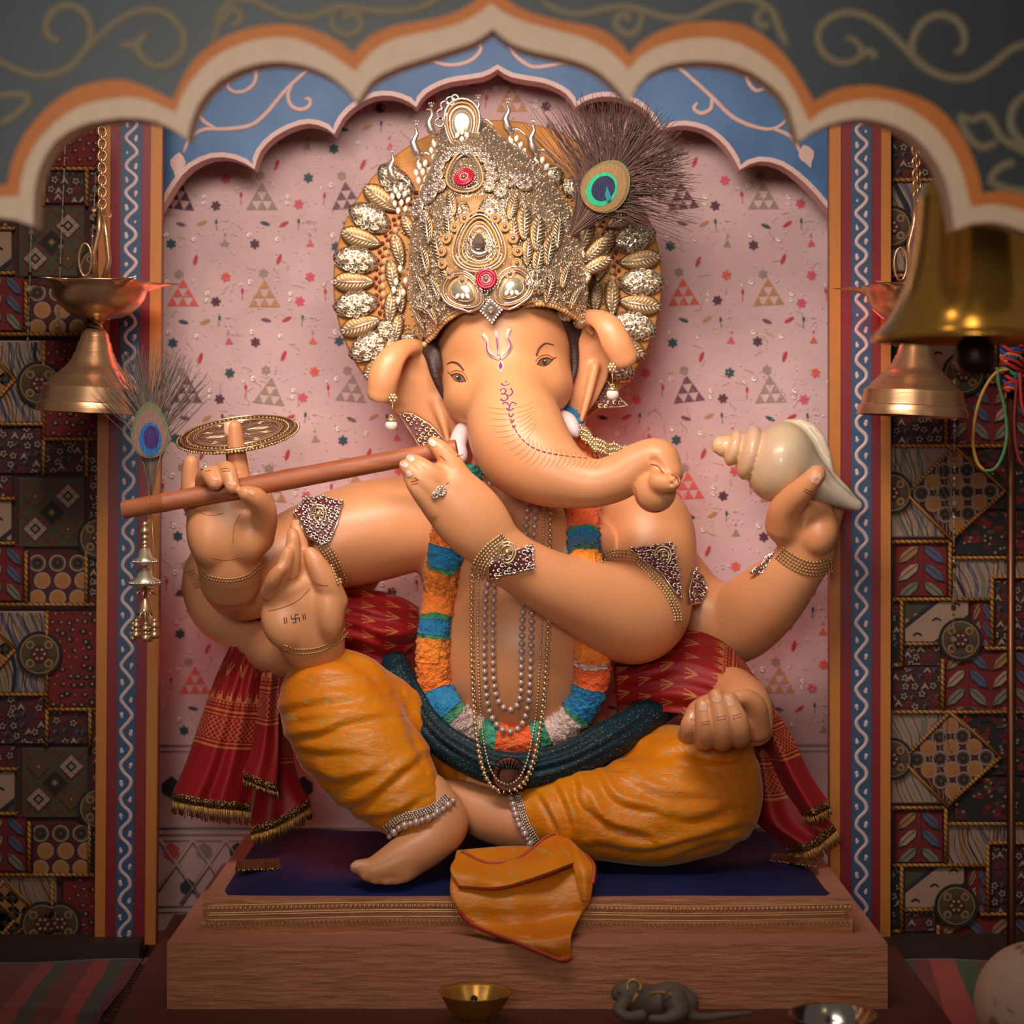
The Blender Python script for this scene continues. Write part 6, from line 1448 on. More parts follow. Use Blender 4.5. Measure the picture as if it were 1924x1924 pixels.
bi = lambda x: int(np.argmin(np.abs(gp[:, 0]-x)+1e3*(al < 1330)))
left = [(870, 't'), (950, 'o'), (1026, 'b'), (1058, 'g'), (1064, 'y'), (1112, 'o'), (1160, 'g'), (1168, 'b'), (1194, 'g'), (1200, 'y'), (1240, 'o'), (1298, 'b')]
cuts = [(idx(y, 'l'), c) for y, c in left]+[(bi(842), 'g'), (bi(848), 'w'), (bi(905), 'g'), (bi(912), 't'), (bi(936), 'r'), (bi(1002), 't'), (bi(1022), 'g'), (bi(1030), 'w'), (bi(1078), 'g'), (bi(1084), 'b')]
right = [(1290, 'r'), (1248, 'w'), (1236, 'o'), (1160, 'b'), (1130, 'y'), (1048, 'g'), (1043, 'b'), (1004, 'g'), (1000, 'r'), (960, 'o'), (900, 'b'), (876, 'r'), (815, 'b')]
cuts += [(idx(y, 'r'), c) for y, c in right]+[(419, '')]
for (a, c), (b_, _) in zip(cuts[:-1], cuts[1:]): sec(a, b_, c)
GF = []; n0 = nA
for i in range(419):
    for j in range(nA): GF.append((i*nA+j, i*nA+(j+1) % nA, (i+1)*nA+(j+1) % nA, (i+1)*nA+j))
GF = np.array(GF); GVv = RING.reshape(-1, 3)
HN = Hit(np.vstack(CA+[GVv]), np.vstack(FA+[GF+sum(len(q) for q in CA)]))

# ---------------------------------------------------------------- necklaces (every bead a part)
g = G('pearl'); g.set(col=lin(206, 178, 172), rough=.22, metal=.35, coat=.6); M_PEARL = g.m
b = MB(); b.ball((0, 0, 0), .0062, 0, 10, 7); ME_PEARL = shape(b, 'pearl', M_PEARL)
b = MB(); b.ball((0, 0, 0), .0045, 0, 8, 5); b.ball((.0035, -.002, -.003), .0022, 0, 6, 4); ME_GB = shape(b, 'gold_bead', M_CROWN2 if 'M_CROWN2' in globals() else M_GOLD)
b = MB(); b.ball((0, 0, 0), .0024, 0, 6, 4); ME_SB = shape(b, 'small_bead', M_PALEG)
def strand(parent, pts, me, nm, gap, rlift, limit=None, thread=M_AGOLD, alt=None):
    """beads along a path that hangs over chest, garland and lap; stretches hidden behind arm or trunk continue the visible depth"""
    q = arclen(pts, 300); L = np.r_[0, np.cumsum(np.linalg.norm(np.diff(q, axis=0), axis=1))]; n = int(L[-1]/gap); t = np.linspace(0, L[-1], n); X, Y = np.interp(t, L, q[:, 0]), np.interp(t, L, q[:, 1])
    y = np.array([HN(a, c, 0)[0].y for a, c in zip(X, Y)]); hid = np.array([limit(a, c) if limit else False for a, c in zip(X, Y)]); xs = np.arange(n)
    if hid.any() and (~hid).any(): y = np.interp(xs, xs[~hid], y[~hid])
    for _ in range(3): y[1:-1] = np.minimum(y[1:-1], .25*y[:-2]+.5*y[1:-1]+.25*y[2:])
    y = np.where(Y > 1408, np.minimum(y, yb_[0]), y) if me is not ME_PEARL else y
    out = [P(a, c, yy-rlift) for a, c, yy in zip(X, Y, y)]
    b = MB(); b.tube(out, .0009, 4); b.build('thread', thread, parent)
    for k, p in enumerate(out):
        if alt and k % alt[1] == 0: continue
        link(nm, me, parent, p, (0, random.Random(k).uniform(-.4, .4), 0), 1.0)
    return out
yb_ = [HN(956, 1458, .0)[0].y-.001]
arm_hid = lambda a, c: c < 968 or (a < 975 and c < 1110 and c > 930 and a < 948) or (1000+(a-960)*.40 < c < 1112+(a-955)*1.07 and c < 1230)
nk = thing('pearl_necklace', 'two row pearl necklace looping down to the navel', 'necklace', P(950, 1370, -.2), 'necklaces')
strand(nk, [(903, 880), (916, 940), (930, 1000), (922, 1060), (913, 1120), (910, 1200), (911, 1270), (918, 1330), (935, 1364), (958, 1375), (980, 1362), (992, 1325), (996, 1270), (998, 1200), (1000, 1120), (1002, 1040), (1006, 960), (1010, 900)], ME_PEARL, 'pearl', 14.5, .006, arm_hid)
strand(nk, [(915, 880), (928, 950), (938, 1010), (932, 1070), (928, 1120), (926, 1200), (927, 1270), (934, 1312), (950, 1332), (968, 1330), (978, 1306), (979, 1260), (981, 1180), (984, 1100), (986, 1040), (990, 960), (994, 900)], ME_PEARL, 'pearl', 14.5, .006, arm_hid)
ck = thing('gold_chain', 'long gold bead chain hanging down to the lap with round pendant', 'necklace', P(955, 1480, -.2), 'necklaces')
OC = [(893, 900), (890, 1000), (887, 1080), (886, 1160), (887, 1260), (892, 1350), (903, 1430), (922, 1474), (952, 1488), (984, 1470), (1004, 1420), (1018, 1340), (1026, 1250), (1031, 1150), (1033, 1050), (1034, 960), (1034, 900)]
strand(ck, OC, ME_GB, 'gold_bead', 10.5, .004, arm_hid)
strand(ck, [(904, 900), (902, 1000), (899, 1080), (898, 1160), (899, 1260), (904, 1350), (914, 1420), (930, 1460), (954, 1474), (978, 1458), (994, 1415), (1007, 1340), (1014, 1250), (1019, 1150), (1021, 1050), (1022, 960), (1022, 900)], ME_SB, 'small_bead', 6.2, .003, arm_hid)
pm, pn = HN(956, 1458, .0); b = MB(); b.lathe([(0,   .034), (.5, .034), (1, .031), (1, .020), (.8, .018), (1.1, .013), (1.1, .001)], pm+Vector((0, .002, 0)), pm+Vector((0, -.0025, .001)), 30)
for k in range(26): a = k*2*PI/26; b.tube([pm+Vector((.016*math.cos(a), -.003, .016*math.sin(a))), pm+Vector((.032*math.cos(a), -.0032, .032*math.sin(a)))], .0012, 4)
b.build('pendant', metal('dark_bronze', lin(70, 40, 34), .4), ck)
# a sparkling band of gold chain far behind the shoulders
for nm_, pts, y in (('shoulder_chain', [(1090, 800), (1120, 826), (1160, 838), (1190, 842)], -.02), ('shoulder_chain', [(728, 858), (770, 850), (812, 846), (850, 842)], -.06)):
    t = thing('shoulder_chain', 'silver gold chain lying over the shoulder %s the trunk' % ('right of' if pts[0][0] > 900 else 'left of'), 'necklace', P(*pts[1], y))
    q = arclen(pts, 26)
    for k, p in enumerate(q):
        for dy in ((0, 9, 18) if pts[0][0] > 900 else (0, 6)): link('chain_bead', ME_GB, t, P(p[0], p[1]+dy+2*math.sin(k), y), (0, k*1.7, k), .95)

# ---------------------------------------------------------------- armlets, bracelets, anklets, earrings
g = G('maroon_backing'); g.set(col=lin(112, 44, 50), rough=.5); M_BACK = g.m
b = MB(); torus(b, .0046, .0011, 0, 10, 5); ME_RING = shape(b, 'filigree_ring', M_SILV)
def plaque(parent, poly, hit, lift=.004, seed=1, heart=None, yfix=None, ring=8.6):
    """lacework plaque: dark backing, rim, rings of wire"""
    h = hit if yfix is None else Plane(yfix); P3 = [h(a, c, lift)[0] for a, c in poly]; n = len(P3); cx = sum(p[0] for p in poly)/n; cy = sum(p[1] for p in poly)/n; b = MB(); rg_ = [[p+Vector((0, .006, 0)) for p in P3]]
    for f in (1, .8, .6, .4, .2, .02): rg_.append([h(cx+(p[0]-cx)*f, cy+(p[1]-cy)*f, lift)[0] for p in poly])
    b.grid(rg_, 0, False, True); b.build('backing', M_BACK, parent, smooth=False)
    b = MB(); b.tube(P3, .0014, 5, 0, True); xs = [p[0] for p in poly]; ys = [p[1] for p in poly]; r_ = random.Random(seed); k = 0; rows_ = np.arange(min(ys)+4, max(ys), ring*.82)
    def inside(X, Y):
        c = False
        for i in range(len(poly)):
            (x1, y1), (x2, y2) = poly[i-1], poly[i]
            if (y1 > Y) != (y2 > Y) and X < (x2-x1)*(Y-y1)/(y2-y1)+x1: c = not c
        return c
    fl = MB()
    for j, Y in enumerate(rows_):
        for X in np.arange(min(xs)+4+(j % 2)*ring*.5, max(xs), ring):
            X2, Y2 = X+r_.uniform(-2, 2), Y+r_.uniform(-2, 2)
            if not inside(X2, Y2): continue
            p, nn = h(X2, Y2, lift+.002); R = r_.uniform(3.2, 5.2)*.001
            if r_.random() < .75: fl.tube([p+Vector((R*math.cos(t)*(1-.08*t), -.002*(t > 3), R*math.sin(t)*(1-.08*t))) for t in np.linspace(0, 5.6, 9)], .0013, 4)
            else: fl.ball(p, .0026, 0, 6, 4)
    o = fl.build('wirework', M_SILV, parent); o['kind'] = 'stuff'; b.build('rim', M_SILV, parent)
    if heart:
        p, nn = h(heart[0], heart[1], lift+.004); b = MB()
        for f in (1, .7): b.tube([p+Vector((.015*f*math.sin(t)*(1-.2*math.cos(t)), -.002, -.019*f*math.cos(t))) for t in np.arange(16)*2*PI/16], .0017, 5, 0, True)
        b.ball(p+Vector((0, -.003, .001)), .0052, 0, 8, 6, (1, .8, 1.2)); b.build('drop_boss', M_GOLD, parent)
def band(parent, pts, hit, rows, nm='chain', gap=6.0, me=None, lift=.002, m=None):
    """rows of beads across a limb; rows = offsets in px normal to the path"""
    for j, of in enumerate(rows):
        q = arclen(pts, 60); t = np.gradient(q, axis=0); t /= np.linalg.norm(t, axis=1, keepdims=True); q = q+np.stack([-t[:, 1], t[:, 0]], 1)*of; L = np.linalg.norm(np.diff(q, axis=0), axis=1).sum(); q = arclen([tuple(p) for p in q], max(4, int(L/gap)))
        b = MB()
        for p in q:
            w_, n_ = hit(p[0], p[1], lift); b.ball(w_, .0026 if me is None else me, 0, 6, 4)
        b.tube([hit(p[0], p[1], lift*.5)[0] for p in q], .0012, 4); o = b.build(nm, m or M_GOLD, parent)
t = thing('armlet', 'silver lace armlet on the upper arm left of the belly', 'armlet', HB(610, 980)[0], 'armlets'); plaque(t, [(554, 967), (574, 942), (610, 938), (646, 948), (634, 985), (622, 1013), (612, 1022), (590, 1018), (572, 1008), (562, 985)], HB, .006, 2, (600, 972))
band(t, [(604, 1018), (618, 1040), (632, 1066), (642, 1094)], HB, (-9, -3, 3, 9), 'chain', 5.5)
t = thing('armlet', 'silver lace armlet on the bent upper arm right of the belly', 'armlet', HB(1240, 1060)[0], 'armlets'); plaque(t, [(1184, 1034), (1222, 1030), (1260, 1020), (1266, 1050), (1272, 1084), (1276, 1128), (1262, 1112), (1240, 1080), (1208, 1060)], HB, .006, 3, (1242, 1052))
band(t, [(1128, 1052), (1150, 1040), (1186, 1042)], HB, (-6, 0, 6), 'chain', 5.5); band(t, [(1196, 1052), (1226, 1082), (1252, 1112), (1270, 1150), (1272, 1165)], HB, (-6, 0, 5), 'chain', 5.5)
t = thing('armlet', 'dark gold lace armlet on the rear arm beside the bent elbow', 'armlet', P(1312, 1110, .1), 'armlets'); plaque(t, [(1300, 1068), (1318, 1085), (1328, 1112), (1318, 1134), (1292, 1136), (1290, 1110)], HB, .006, 4)
t = thing('bracelet', 'silver lace bracelet on the wrist of the arm crossing the chest', 'bracelet', HB(950, 1050)[0], 'bracelets'); plaque(t, [(922, 1052), (958, 1036), (996, 1027), (998, 1050), (1000, 1068), (960, 1074), (922, 1083), (920, 1068)], HB, .007, 5, (950, 1038))
band(t, [(892, 1082), (900, 1056), (920, 1030), (946, 1010)], HB, (-8, -2, 4, 10, 16), 'chain', 5.5)
t = thing('bracelet', 'gold lace bracelet on the wrist below the conch', 'bracelet', HB(1515, 1045)[0], 'bracelets'); band(t, [(1470, 1034), (1495, 1052), (1525, 1062), (1560, 1056)], HB, (-6, 0, 6, 12, 18), 'chain', 5.5, None, .002, M_AGOLD)
plaque(t, [(1464, 1036), (1470, 1046), (1458, 1077), (1434, 1076), (1408, 1078), (1436, 1056), (1444, 1042)], HB, .004, 6, None, .03)
t = thing('bracelet', 'thin gold chain bracelet on the flute holding wrist', 'bracelet', HB(430, 1085)[0], 'bracelets'); band(t, [(380, 1076), (395, 1085), (430, 1090), (465, 1082), (488, 1062)], HB, (-2.5, 2.5), 'chain', 5, .0022, .001, M_AGOLD)
t = thing('bracelet', 'dark gold band on the rear arm behind the flute hand', 'bracelet', P(365, 1090, .17), 'bracelets'); band(t, [(358, 1072), (366, 1086), (372, 1102)], HB, (-5, 0, 5), 'chain', 5, None, .001, M_AGOLD)
t = thing('bracelet', 'two thin gold chains on the wrist of the open palm hand', 'bracelet', HB(600, 1215)[0], 'bracelets'); band(t, [(534, 1216), (560, 1224), (600, 1220), (632, 1204), (650, 1186)], HB, (-4, 4), 'chain', 5, .0022, .001, M_AGOLD)
for lab, pts, sg in (('silver band anklet with pearls on the front ankle', [(728, 1558), (752, 1540), (790, 1530), (822, 1516), (842, 1500)], -1), ('silver band anklet with pearls on the tucked rear ankle', [(968, 1484), (974, 1510), (984, 1542), (1000, 1572), (1008, 1584)], -1)):
    t = thing('anklet', lab, 'anklet', HALL(*pts[2])[0], 'anklets'); band(t, pts, HALL, (-9, -5.5, -2, 1.5), 'silver_band', 4.5, .0021, .003, M_SILV)
    q = arclen(pts, 40); tt = np.gradient(q, axis=0); tt /= np.linalg.norm(tt, axis=1, keepdims=True); q = arclen([tuple(p) for p in q+np.stack([-tt[:, 1], tt[:, 0]], 1)*(10 if lab.find('front') > 0 else 8)], 13)
    for k, p in enumerate(q): link('pearl', ME_PEARL, t, HALL(p[0], p[1], .006)[0], None, 1.25 if k % 2 else .95)
g = G('white_pearl'); g.set(col=lin(236, 216, 204), rough=.15, coat=.8); 
b = MB(); b.ball((0, 0, 0), .0118, 0, 16, 10); me_p = shape(b, 'pearl', g.m)
for lab, sx, sy, px, py, y in (('gold stud earring with hanging pearl on the ear at the left', 738, 748, 735, 799, -.055), ('gold stud earring with hanging pearl on the ear at the right', 1150, 690, 1151, 741, -.05)):
    t = thing('earring', lab, 'earring', P(sx, sy, y), 'earrings'); b = MB()
    for k in range(7): a = k*2*PI/6; b.ball(P(sx+(6 if k else 0)*math.cos(a), sy+(6 if k else 0)*math.sin(a), y-.003*(k == 0)), .0042, 0, 7, 5)
    b.tube(PX([(sx, sy+8), (px, py-18)], y), .0009, 4); torus(b, .003, .0012, 0, 8, 4, tuple(P(px, py-16, y))); b.build('stud', M_GOLD, t)
    b = MB(); b.lathe([(0, .0015), (.3, .0085), (1, .0105), (1, .001)], P(px, py-15, y), P(px, py-7, y), 12); b.build('cap', M_GOLD, t); link('pearl', me_p, t, P(px, py, y)); b = MB(); b.tube([P(px, py+11, y), P(px, py+17, y)], [.0024, .0005], 5); b.build('tip', M_PALEG, t)
for lab, poly, y in (('gold net ornament hanging behind the left ear over the flute', [(748, 776), (775, 778), (808, 798), (836, 826), (840, 842), (818, 856), (788, 838), (768, 806)], .03), ('gold net ornament hanging behind the right ear', [(1126, 724), (1142, 716), (1156, 740), (1180, 762), (1162, 764), (1128, 766), (1118, 756)], .07)):
    t = thing('ear_ornament', lab, 'ornament', P(*poly[0], y)); plaque(t, poly, None, .0, 9, None, y, 11); 
    for o in t.children:
        if o.name.startswith('wirework') or o.name.startswith('rim'): o.data.materials[0] = M_GOLD
t = thing('finger_ring', 'silver flower ring on the back of the crossing hand', 'ring', HB(824, 926)[0]); 
for X, Y, s_ in ((828, 923, .85), (817, 930, .55)): stick('ring_flower', me_ros, t, X, Y, HB, 0, s_*.9, .002)
t = thing('finger_ring', 'small silver ring on the curled finger at the flute', 'ring', HB(384, 880)[0]); stick('ring_flower', me_ros, t, 384, 878, HB, 0, .5, .002)
# ---------------------------------------------------------------- things held: flute, discus, conch
g = G('bamboo'); n = g.noise(30, 4, .6, (.12, 1, 1)); g.set(col=g.mix(g.step(n, .3, .75), lin(146, 74, 46), lin(186, 108, 70)), rough=.5); g.bump(n, .3, .004); M_BAM = g.m
fl = thing('flute', 'brown bamboo flute held level across two hands', 'flute', P(500, 915, -.17)); a, c = P(232, 958, -.150), P(858, 842, -.203)
b = MB(); ang = lambda th, t: 1+.05*np.cos(6*th); b.lathe([(.0, .0105), (.0, .0165), (.12, .0172), (.122, .0178), (.128, .0178), (.13, .0172), (.45, .0182), (.5, .0188), (.55, .0182), (1, .0158), (1, .001)], a, c, 28, 0, None); b.build('tube', M_BAM, fl, angle=50)
b = MB(); b.lathe([(0, .0105), (1, .0100), (1, .001)], a+Vector((0, -.0002, 0)), a+(c-a)*.06, 12); b.build('bore', flat(70, 34, 22, .8), fl)
b = MB(); b.tube([a+(c-a)*.082+Vector((0, .0185*math.cos(t), .0185*math.sin(t))) for t in np.arange(20)*2*PI/20], .0006, 4, 0, True); b.build('binding', M_AGOLD, fl)
ft2, r2 = feather('peacock_feather', 'small peacock feather with blue eye standing on the flute end', (284, 938), (282, 816), None, -.150, .62, 77, 170, [flat(96, 84, 78, .7), flat(118, 98, 92, .7)],
    [(1.15, 0, 8, vane('vane_moss', lin(96, 104, 62)), .25), (1.0, 0, 4, vane('vane_mauve', lin(134, 96, 84)), .25), (.68, 0, -9, vane('vane_blue', lin(20, 92, 150), .3, .5), .05), (.48, 2, -6, vane('vane_violet', lin(52, 26, 96), .3, .5), .0)], 31, 46, L0=1.0)
ts = thing('tassel', 'gold bead tassel with little bells hanging from the flute', 'tassel', P(272, 1090, -.152)); yt = -.152; x = 272
def lat(nm, prof, x0, y0, y1, m, par, yy=yt, n=20): b = MB(); b.lathe([(t, r*S(yy)) for t, r in prof], P(x0, y0, yy), P(x0, y1, yy), n); return b.build(nm, m, par)
b = MB(); b.tube(PX([(283, 968), (276, 985), (272, 1130)], yt), .0012, 5); b.build('cord', M_AGOLD, ts)
b = MB(); b.tube(PX([(285, 968), (289, 1040), (287, 1100)], yt), .0006, 4); b.build('loose_thread', M_AGOLD, ts)
for y0, R in ((985, 6), (998, 9), (1010, 7), (1020, 6), (1027, 6)): b = MB(); b.ball(P(x, y0, yt), R*S(yt), 0, 12, 8); b.build('bead', M_GOLD, ts)
for y0, y1, w0, w1 in ((1030, 1060, 9, 23), (1066, 1100, 11, 29)):
    lat('bell_cap', [(0, 2), (.05, w0), (.55, w0*1.5), (.72, w1), (.95, w1*1.02), (1, w1*.9), (1, 1)], x, y0, y1, M_PALEG, ts)
    b = MB()
    for k in range(26): t_ = k*2*PI/26; b.ball(P(x, y1-5, yt)+Vector((w1*S(yt)*math.cos(t_), w1*S(yt)*math.sin(t_), 0)), .0022, 0, 6, 4)
    b.build('stone_row', M_CRY, ts)
b = MB()
for k in range(8): t_ = k*2*PI/8; b.tube([P(x, 1106, yt), P(x, 1110, yt)+Vector((.014*math.cos(t_), .014*math.sin(t_), 0)), P(x, 1118, yt)+Vector((.02*math.cos(t_), .02*math.sin(t_), 0))], [.003, .003, .001], 5)
b.build('petal_ring', M_GOLD, ts)
lat('little_bell', [(0, 3), (.15, 7), (.6, 10), (1, 16), (1, 1)], x, 1122, 1156, M_GOLD, ts)
for k in range(7):
    t_ = k*2*PI/7+.3; X = x+22*math.cos(t_); yy = yt+.02*math.sin(t_); b = MB(); b.tube([P(x+8*math.cos(t_), 1150, yy), P(X, 1172, yy)], .001, 4)
    for y0, R in ((1166, 4), (1175, 7), (1184, 5), (1193, 8)): b.ball(P(X, y0+(6 if k % 2 else 0), yy), R*S(yy), 0, 9, 6)
    b.build('bead_string', M_GOLD, ts)
ck_ = thing('discus', 'flat round lace discus balanced behind the raised finger', 'discus', P(447, 816, -.03)); dcen = P(447, 816, -.03); tl_, rl_ = math.radians(17.5), math.radians(5.5)
ex = Vector((math.cos(rl_), 0, math.sin(rl_))); ez = Vector((0, math.cos(tl_), 0))+Vector((-math.sin(rl_)*0, 0, math.sin(tl_)))
dp = lambda r, t, l=0: dcen+ex*(r*math.cos(t))+ez*(r*math.sin(t))+Vector((0, -math.sin(tl_)*l, math.cos(tl_)*l))
R0 = 112*S(-.03); b = MB(); T24 = np.arange(60)*2*PI/60
b.grid([[dp(R0*f, t, l) for t in T24] for f, l in ((.001, .002), (.72, .002), (.74, -.002), (.001, -.002))], 0, False, True); b.build('net', flat(142, 92, 88, .6, .2, bump=.8), ck_)
b = MB(); b.grid([[dp(R0*f*(1+.012*math.sin(t*30)*(f > .9)), t, l) for t in np.arange(180)*2*PI/180] for f, l in ((.72, .003), (1.0, .002), (1.0, -.003), (.72, -.003))], 0, True, True); b.build('lace_rim', filigree('lace_gold', lin(214, 160, 100), lin(110, 64, 48), 170, 1.0, .35), ck_)
b = MB()
for f in (.74, .70, .96): b.tube([dp(R0*f, t, .0035) for t in T24], .0016, 5, 0, True)
for k in range(8):
    c_ = k*2*PI/8; b.tube([dp(R0*(.42+.24*math.cos(t)), c_+.34*math.sin(t), .0035) for t in np.arange(20)*2*PI/20], .0013, 4, 0, True); b.tube([dp(R0*(.42+.16*math.cos(t)), c_+.22*math.sin(t), .0035) for t in np.arange(14)*2*PI/14], .0009, 4, 0, True)
b.build('gold_cords', M_GOLD, ck_)
b = MB()
for k in range(110): t = k*2*PI/110; b.ball(dp(R0*1.02, t, 0), .0024, 0, 6, 4)
for k in range(70): t = k*2*PI/70; b.ball(dp(R0*.85, t, .0035), .0022, 0, 6, 4)
o = b.build('edge_beads', M_GOLD, ck_); o['kind'] = 'stuff'
b = MB(); b.tube(PX([(430, 852), (434, 880)], -.04), .006, 8); b.build('peg', flat(110, 44, 40, .5), ck_)
# conch
cf = Field((.34, -.16, .84), (.70, .16, 1.10), .0035)
for c_, r_, ro in (((1350, 836, .0), (13, 17, .016), 18), ((1360, 838, .0), (13, 21, .022), 18), ((1378, 842, .0), (17, 35, .035), 14), ((1408, 850, .0), (24, 53, .054), 12)): cf.ell(c_, r_, ro, .0015)
cf.ell((1464, 868, .0), (60, 77, .08), 16, .0015); cf.limb([(1478, 870, .0, 58), (1515, 895, -.005, 42), (1550, 918, -.01, 27), (1585, 938, -.01, 17), (1610, 950, -.01, 11)], .02)
cf.sheet([(1455, 800), (1478, 787), (1506, 786), (1532, 797), (1549, 820), (1560, 852), (1567, 888), (1594, 917), (1614, 944), (1600, 952), (1560, 930), (1530, 880), (1515, 835), (1490, 808)], lambda x, y: .022-.0002*(x-1500), .007, .008, .005)
cf.limb([(1590, 925, -.03, 6), (1565, 905, -.035, 9), (1540, 880, -.05, 7)], .004, cut=True)
QV, QF = cf.mesh(); QV = relax(QV, QF, 1, .3)
g = G('conch_shell'); x_, y_, z_ = g.xyz(); n = g.noise(9, 3); n2 = g.noise(60, 3); xx = g.step(x_, .36, .62)
g.set(col=g.mix(g.step(n, .35, .65), g.mix(xx, lin(226, 186, 128), lin(196, 180, 158)), g.mix(xx, lin(220, 170, 140), lin(184, 168, 152))), rough=.4, coat=.2, sss=.1); g.b.inputs['Subsurface Scale'].default_value = .01; g.bump(n2+g.noise(30, 2, .5, (3, 1, .5))*.6, .15, .004)
o = skin(QV, QF, 'conch', g.m); tag(o, 'cream spiral conch shell resting in the raised hand', 'shell')

# ---------------------------------------------------------------- hanging brass lamps
g = G('spun_brass'); x_, y_, z_ = g.xyz(); n = g.noise(300, 3, .5, (.02, .02, 1)); n2 = g.noise(12, 3)
g.set(col=g.mix(n, lin(192, 144, 108), lin(218, 172, 132)), rough=g.step(n2, 0, 1.4)*.24+.24, metal=.85); g.bump(n, .12, .002); M_BRASS = g.m
def chain(par, x0, y0, x1, y1, yy, n, m):
    b = MB(); torus(b, .0075, .0026, 0, 14, 6, (0, 0, 0), 1.35); me = shape(b, 'chain_link', m)
    for k in range(n): f = k/(n-1); link('chain_link', me, par, P(x0+(x1-x0)*f, y0+(y1-y0)*f, yy), (0, .3*math.sin(k*2.3), (k % 2)*1.25+.3))
def hanging_lamp(label, xb, yb, xd0, xd1, y0, yy, chain_top, right=False):
    """xb,yb bowl centre; dome from (xd0,y0) to base (xd1,...)"""
    t = thing('hanging_lamp', label, 'lamp', P(xb, yb, yy), 'hanging brass lamps'); s = S(yy)
    chain(t, *chain_top, yy, 16 if not right else 12, M_BRASS)
    hx = chain_top[2]; b = MB(); b.tube(PX([(hx-4, chain_top[3]-4), (hx-6, chain_top[3]+40), (hx-16, chain_top[3]+80), (hx-12, yb-8)], yy), [.004, .0055, .005, .007], 8); b.tube(PX([(hx+2, chain_top[3]-2), (hx+8, chain_top[3]+50), (hx+13, chain_top[3]+95), (hx+2, yb-8)], yy), [.004, .0055, .005, .007], 8)
    b.tube(PX([(hx+4, chain_top[3]+8), (hx+16, chain_top[3]+14), (hx+18, chain_top[3]+2)], yy), [.003, .0025, .001], 6); torus(b, .012, .0024, 0, 16, 6, tuple(P(hx-32, yb-52, yy)), 2.6); b.build('hook', M_BRASS, t)
    # bowl with five pulled lips
    lips = 5; wob = lambda th, q: 1+(.60*np.maximum(0, np.cos(lips*(th+.31)))**7)*(1 if q < .03 else max(0, (.20-q)/.20)**1.3)
    b = MB(); ca, cb = P(xb, yb-10, yy), P(xb, yb+62, yy)
    b.lathe([(.22, 80*s), (.05, 90*s), (.0, 97*s), (.03, 97*s), (.10, 91*s), (.22, 88*s), (.42, 83*s), (.62, 74*s), (.80, 60*s), (.92, 42*s), (.96, 20*s), (1, 18*s)], ca, cb, 60, 0, wob)
    b.lathe([(0, 80*s), (.6, 66*s), (1, 2*s)], P(xb, yb+2, yy), P(xb, yb+34, yy), 40, 0); b.build('oil_bowl', M_BRASS, t)
    b = MB(); b.lathe([(0, 18*s), (.2, 12*s), (.5, 9*s), (.8, 14*s), (1, 20*s)], P(xb-2, yb+58, yy), P(xd0, y0, yy), 24); b.build('stem', M_BRASS, t)
    b = MB(); H = 160; q = lambda y: (y-0)/H
    b.lathe([(0, 10*s), (q(3), 18*s), (q(12), 25*s), (q(26), 29*s), (q(28), 31*s), (q(45), 35*s), (q(47), 37*s), (q(62), 43*s), (q(76), 54*s), (q(78), 57*s), (q(92), 71*s), (q(108), 86*s), (q(111), 91*s), (q(113), 93*s), (q(140), 97*s), (q(142), 100*s), (q(150), 103*s), (q(160), 104*s), (1, 98*s), (.9, 90*s), (.5, 30*s)], P(xd0, y0, yy), P(xd1, y0+160, yy), 56); b.build('bell_foot', M_BRASS, t, angle=35)
    return t
hanging_lamp('brass hanging lamp with lipped oil bowl above a bell, left by the flute', 188, 540, 180, 172, 616, .02, (192, 225, 192, 395))
hanging_lamp('brass hanging lamp mostly hidden behind the big bell', 1716, 548, 1722, 1714, 622, .02, (1720, 262, 1724, 380), True)
# big bell near the arch
YB = -1.0; s = S(YB); g = G('old_brass'); n2 = g.noise(10, 4); g.set(col=g.mix(n2, lin(216, 156, 64), lin(236, 180, 92)), rough=.2, metal=.85); M_BELL = g.m
bl = thing('bell', 'large polished brass bell hanging behind the arch at the right', 'bell', P(1832, 640, YB)); q = lambda y: (y-330)/310
b = MB(); b.lathe([(q(330), 8*s), (q(334), 60*s), (q(345), 92*s), (q(362), 104*s), (q(380), 107*s), (q(440), 112*s), (q(500), 122*s), (q(545), 134*s), (q(580), 149*s), (q(605), 165*s), (q(622), 182*s), (q(634), 193*s), (1, 194*s), (q(640), 184*s), (q(560), 124*s), (q(450), 100*s)], P(1832, 330, YB), P(1832, 640, YB), 72); b.build('bell_body', M_BELL, bl)
b = MB(); torus(b, 22*s, 7*s, 0, 20, 8, tuple(P(1832, 312, YB))); b.build('crown_loop', M_BELL, bl)
b = MB(); b.tube(PX([(1832, 340, ), (1832, 640)], YB), .005, 8); b.lathe([(0, 6*s), (.4, 10*s), (.6, 34*s), (.85, 40*s), (1, 26*s), (1.02, 1*s)], P(1832, 560, YB), P(1832, 702, YB), 24); b.build('clapper', flat(44, 24, 18, .4, .6), bl)
b = MB(); 
for k in range(8): torus(b, .010, .003, 0, 14, 6, tuple(P(1832, 284-k*30, YB)), 1.4)
b.build('bell_chain', M_BELL, bl)
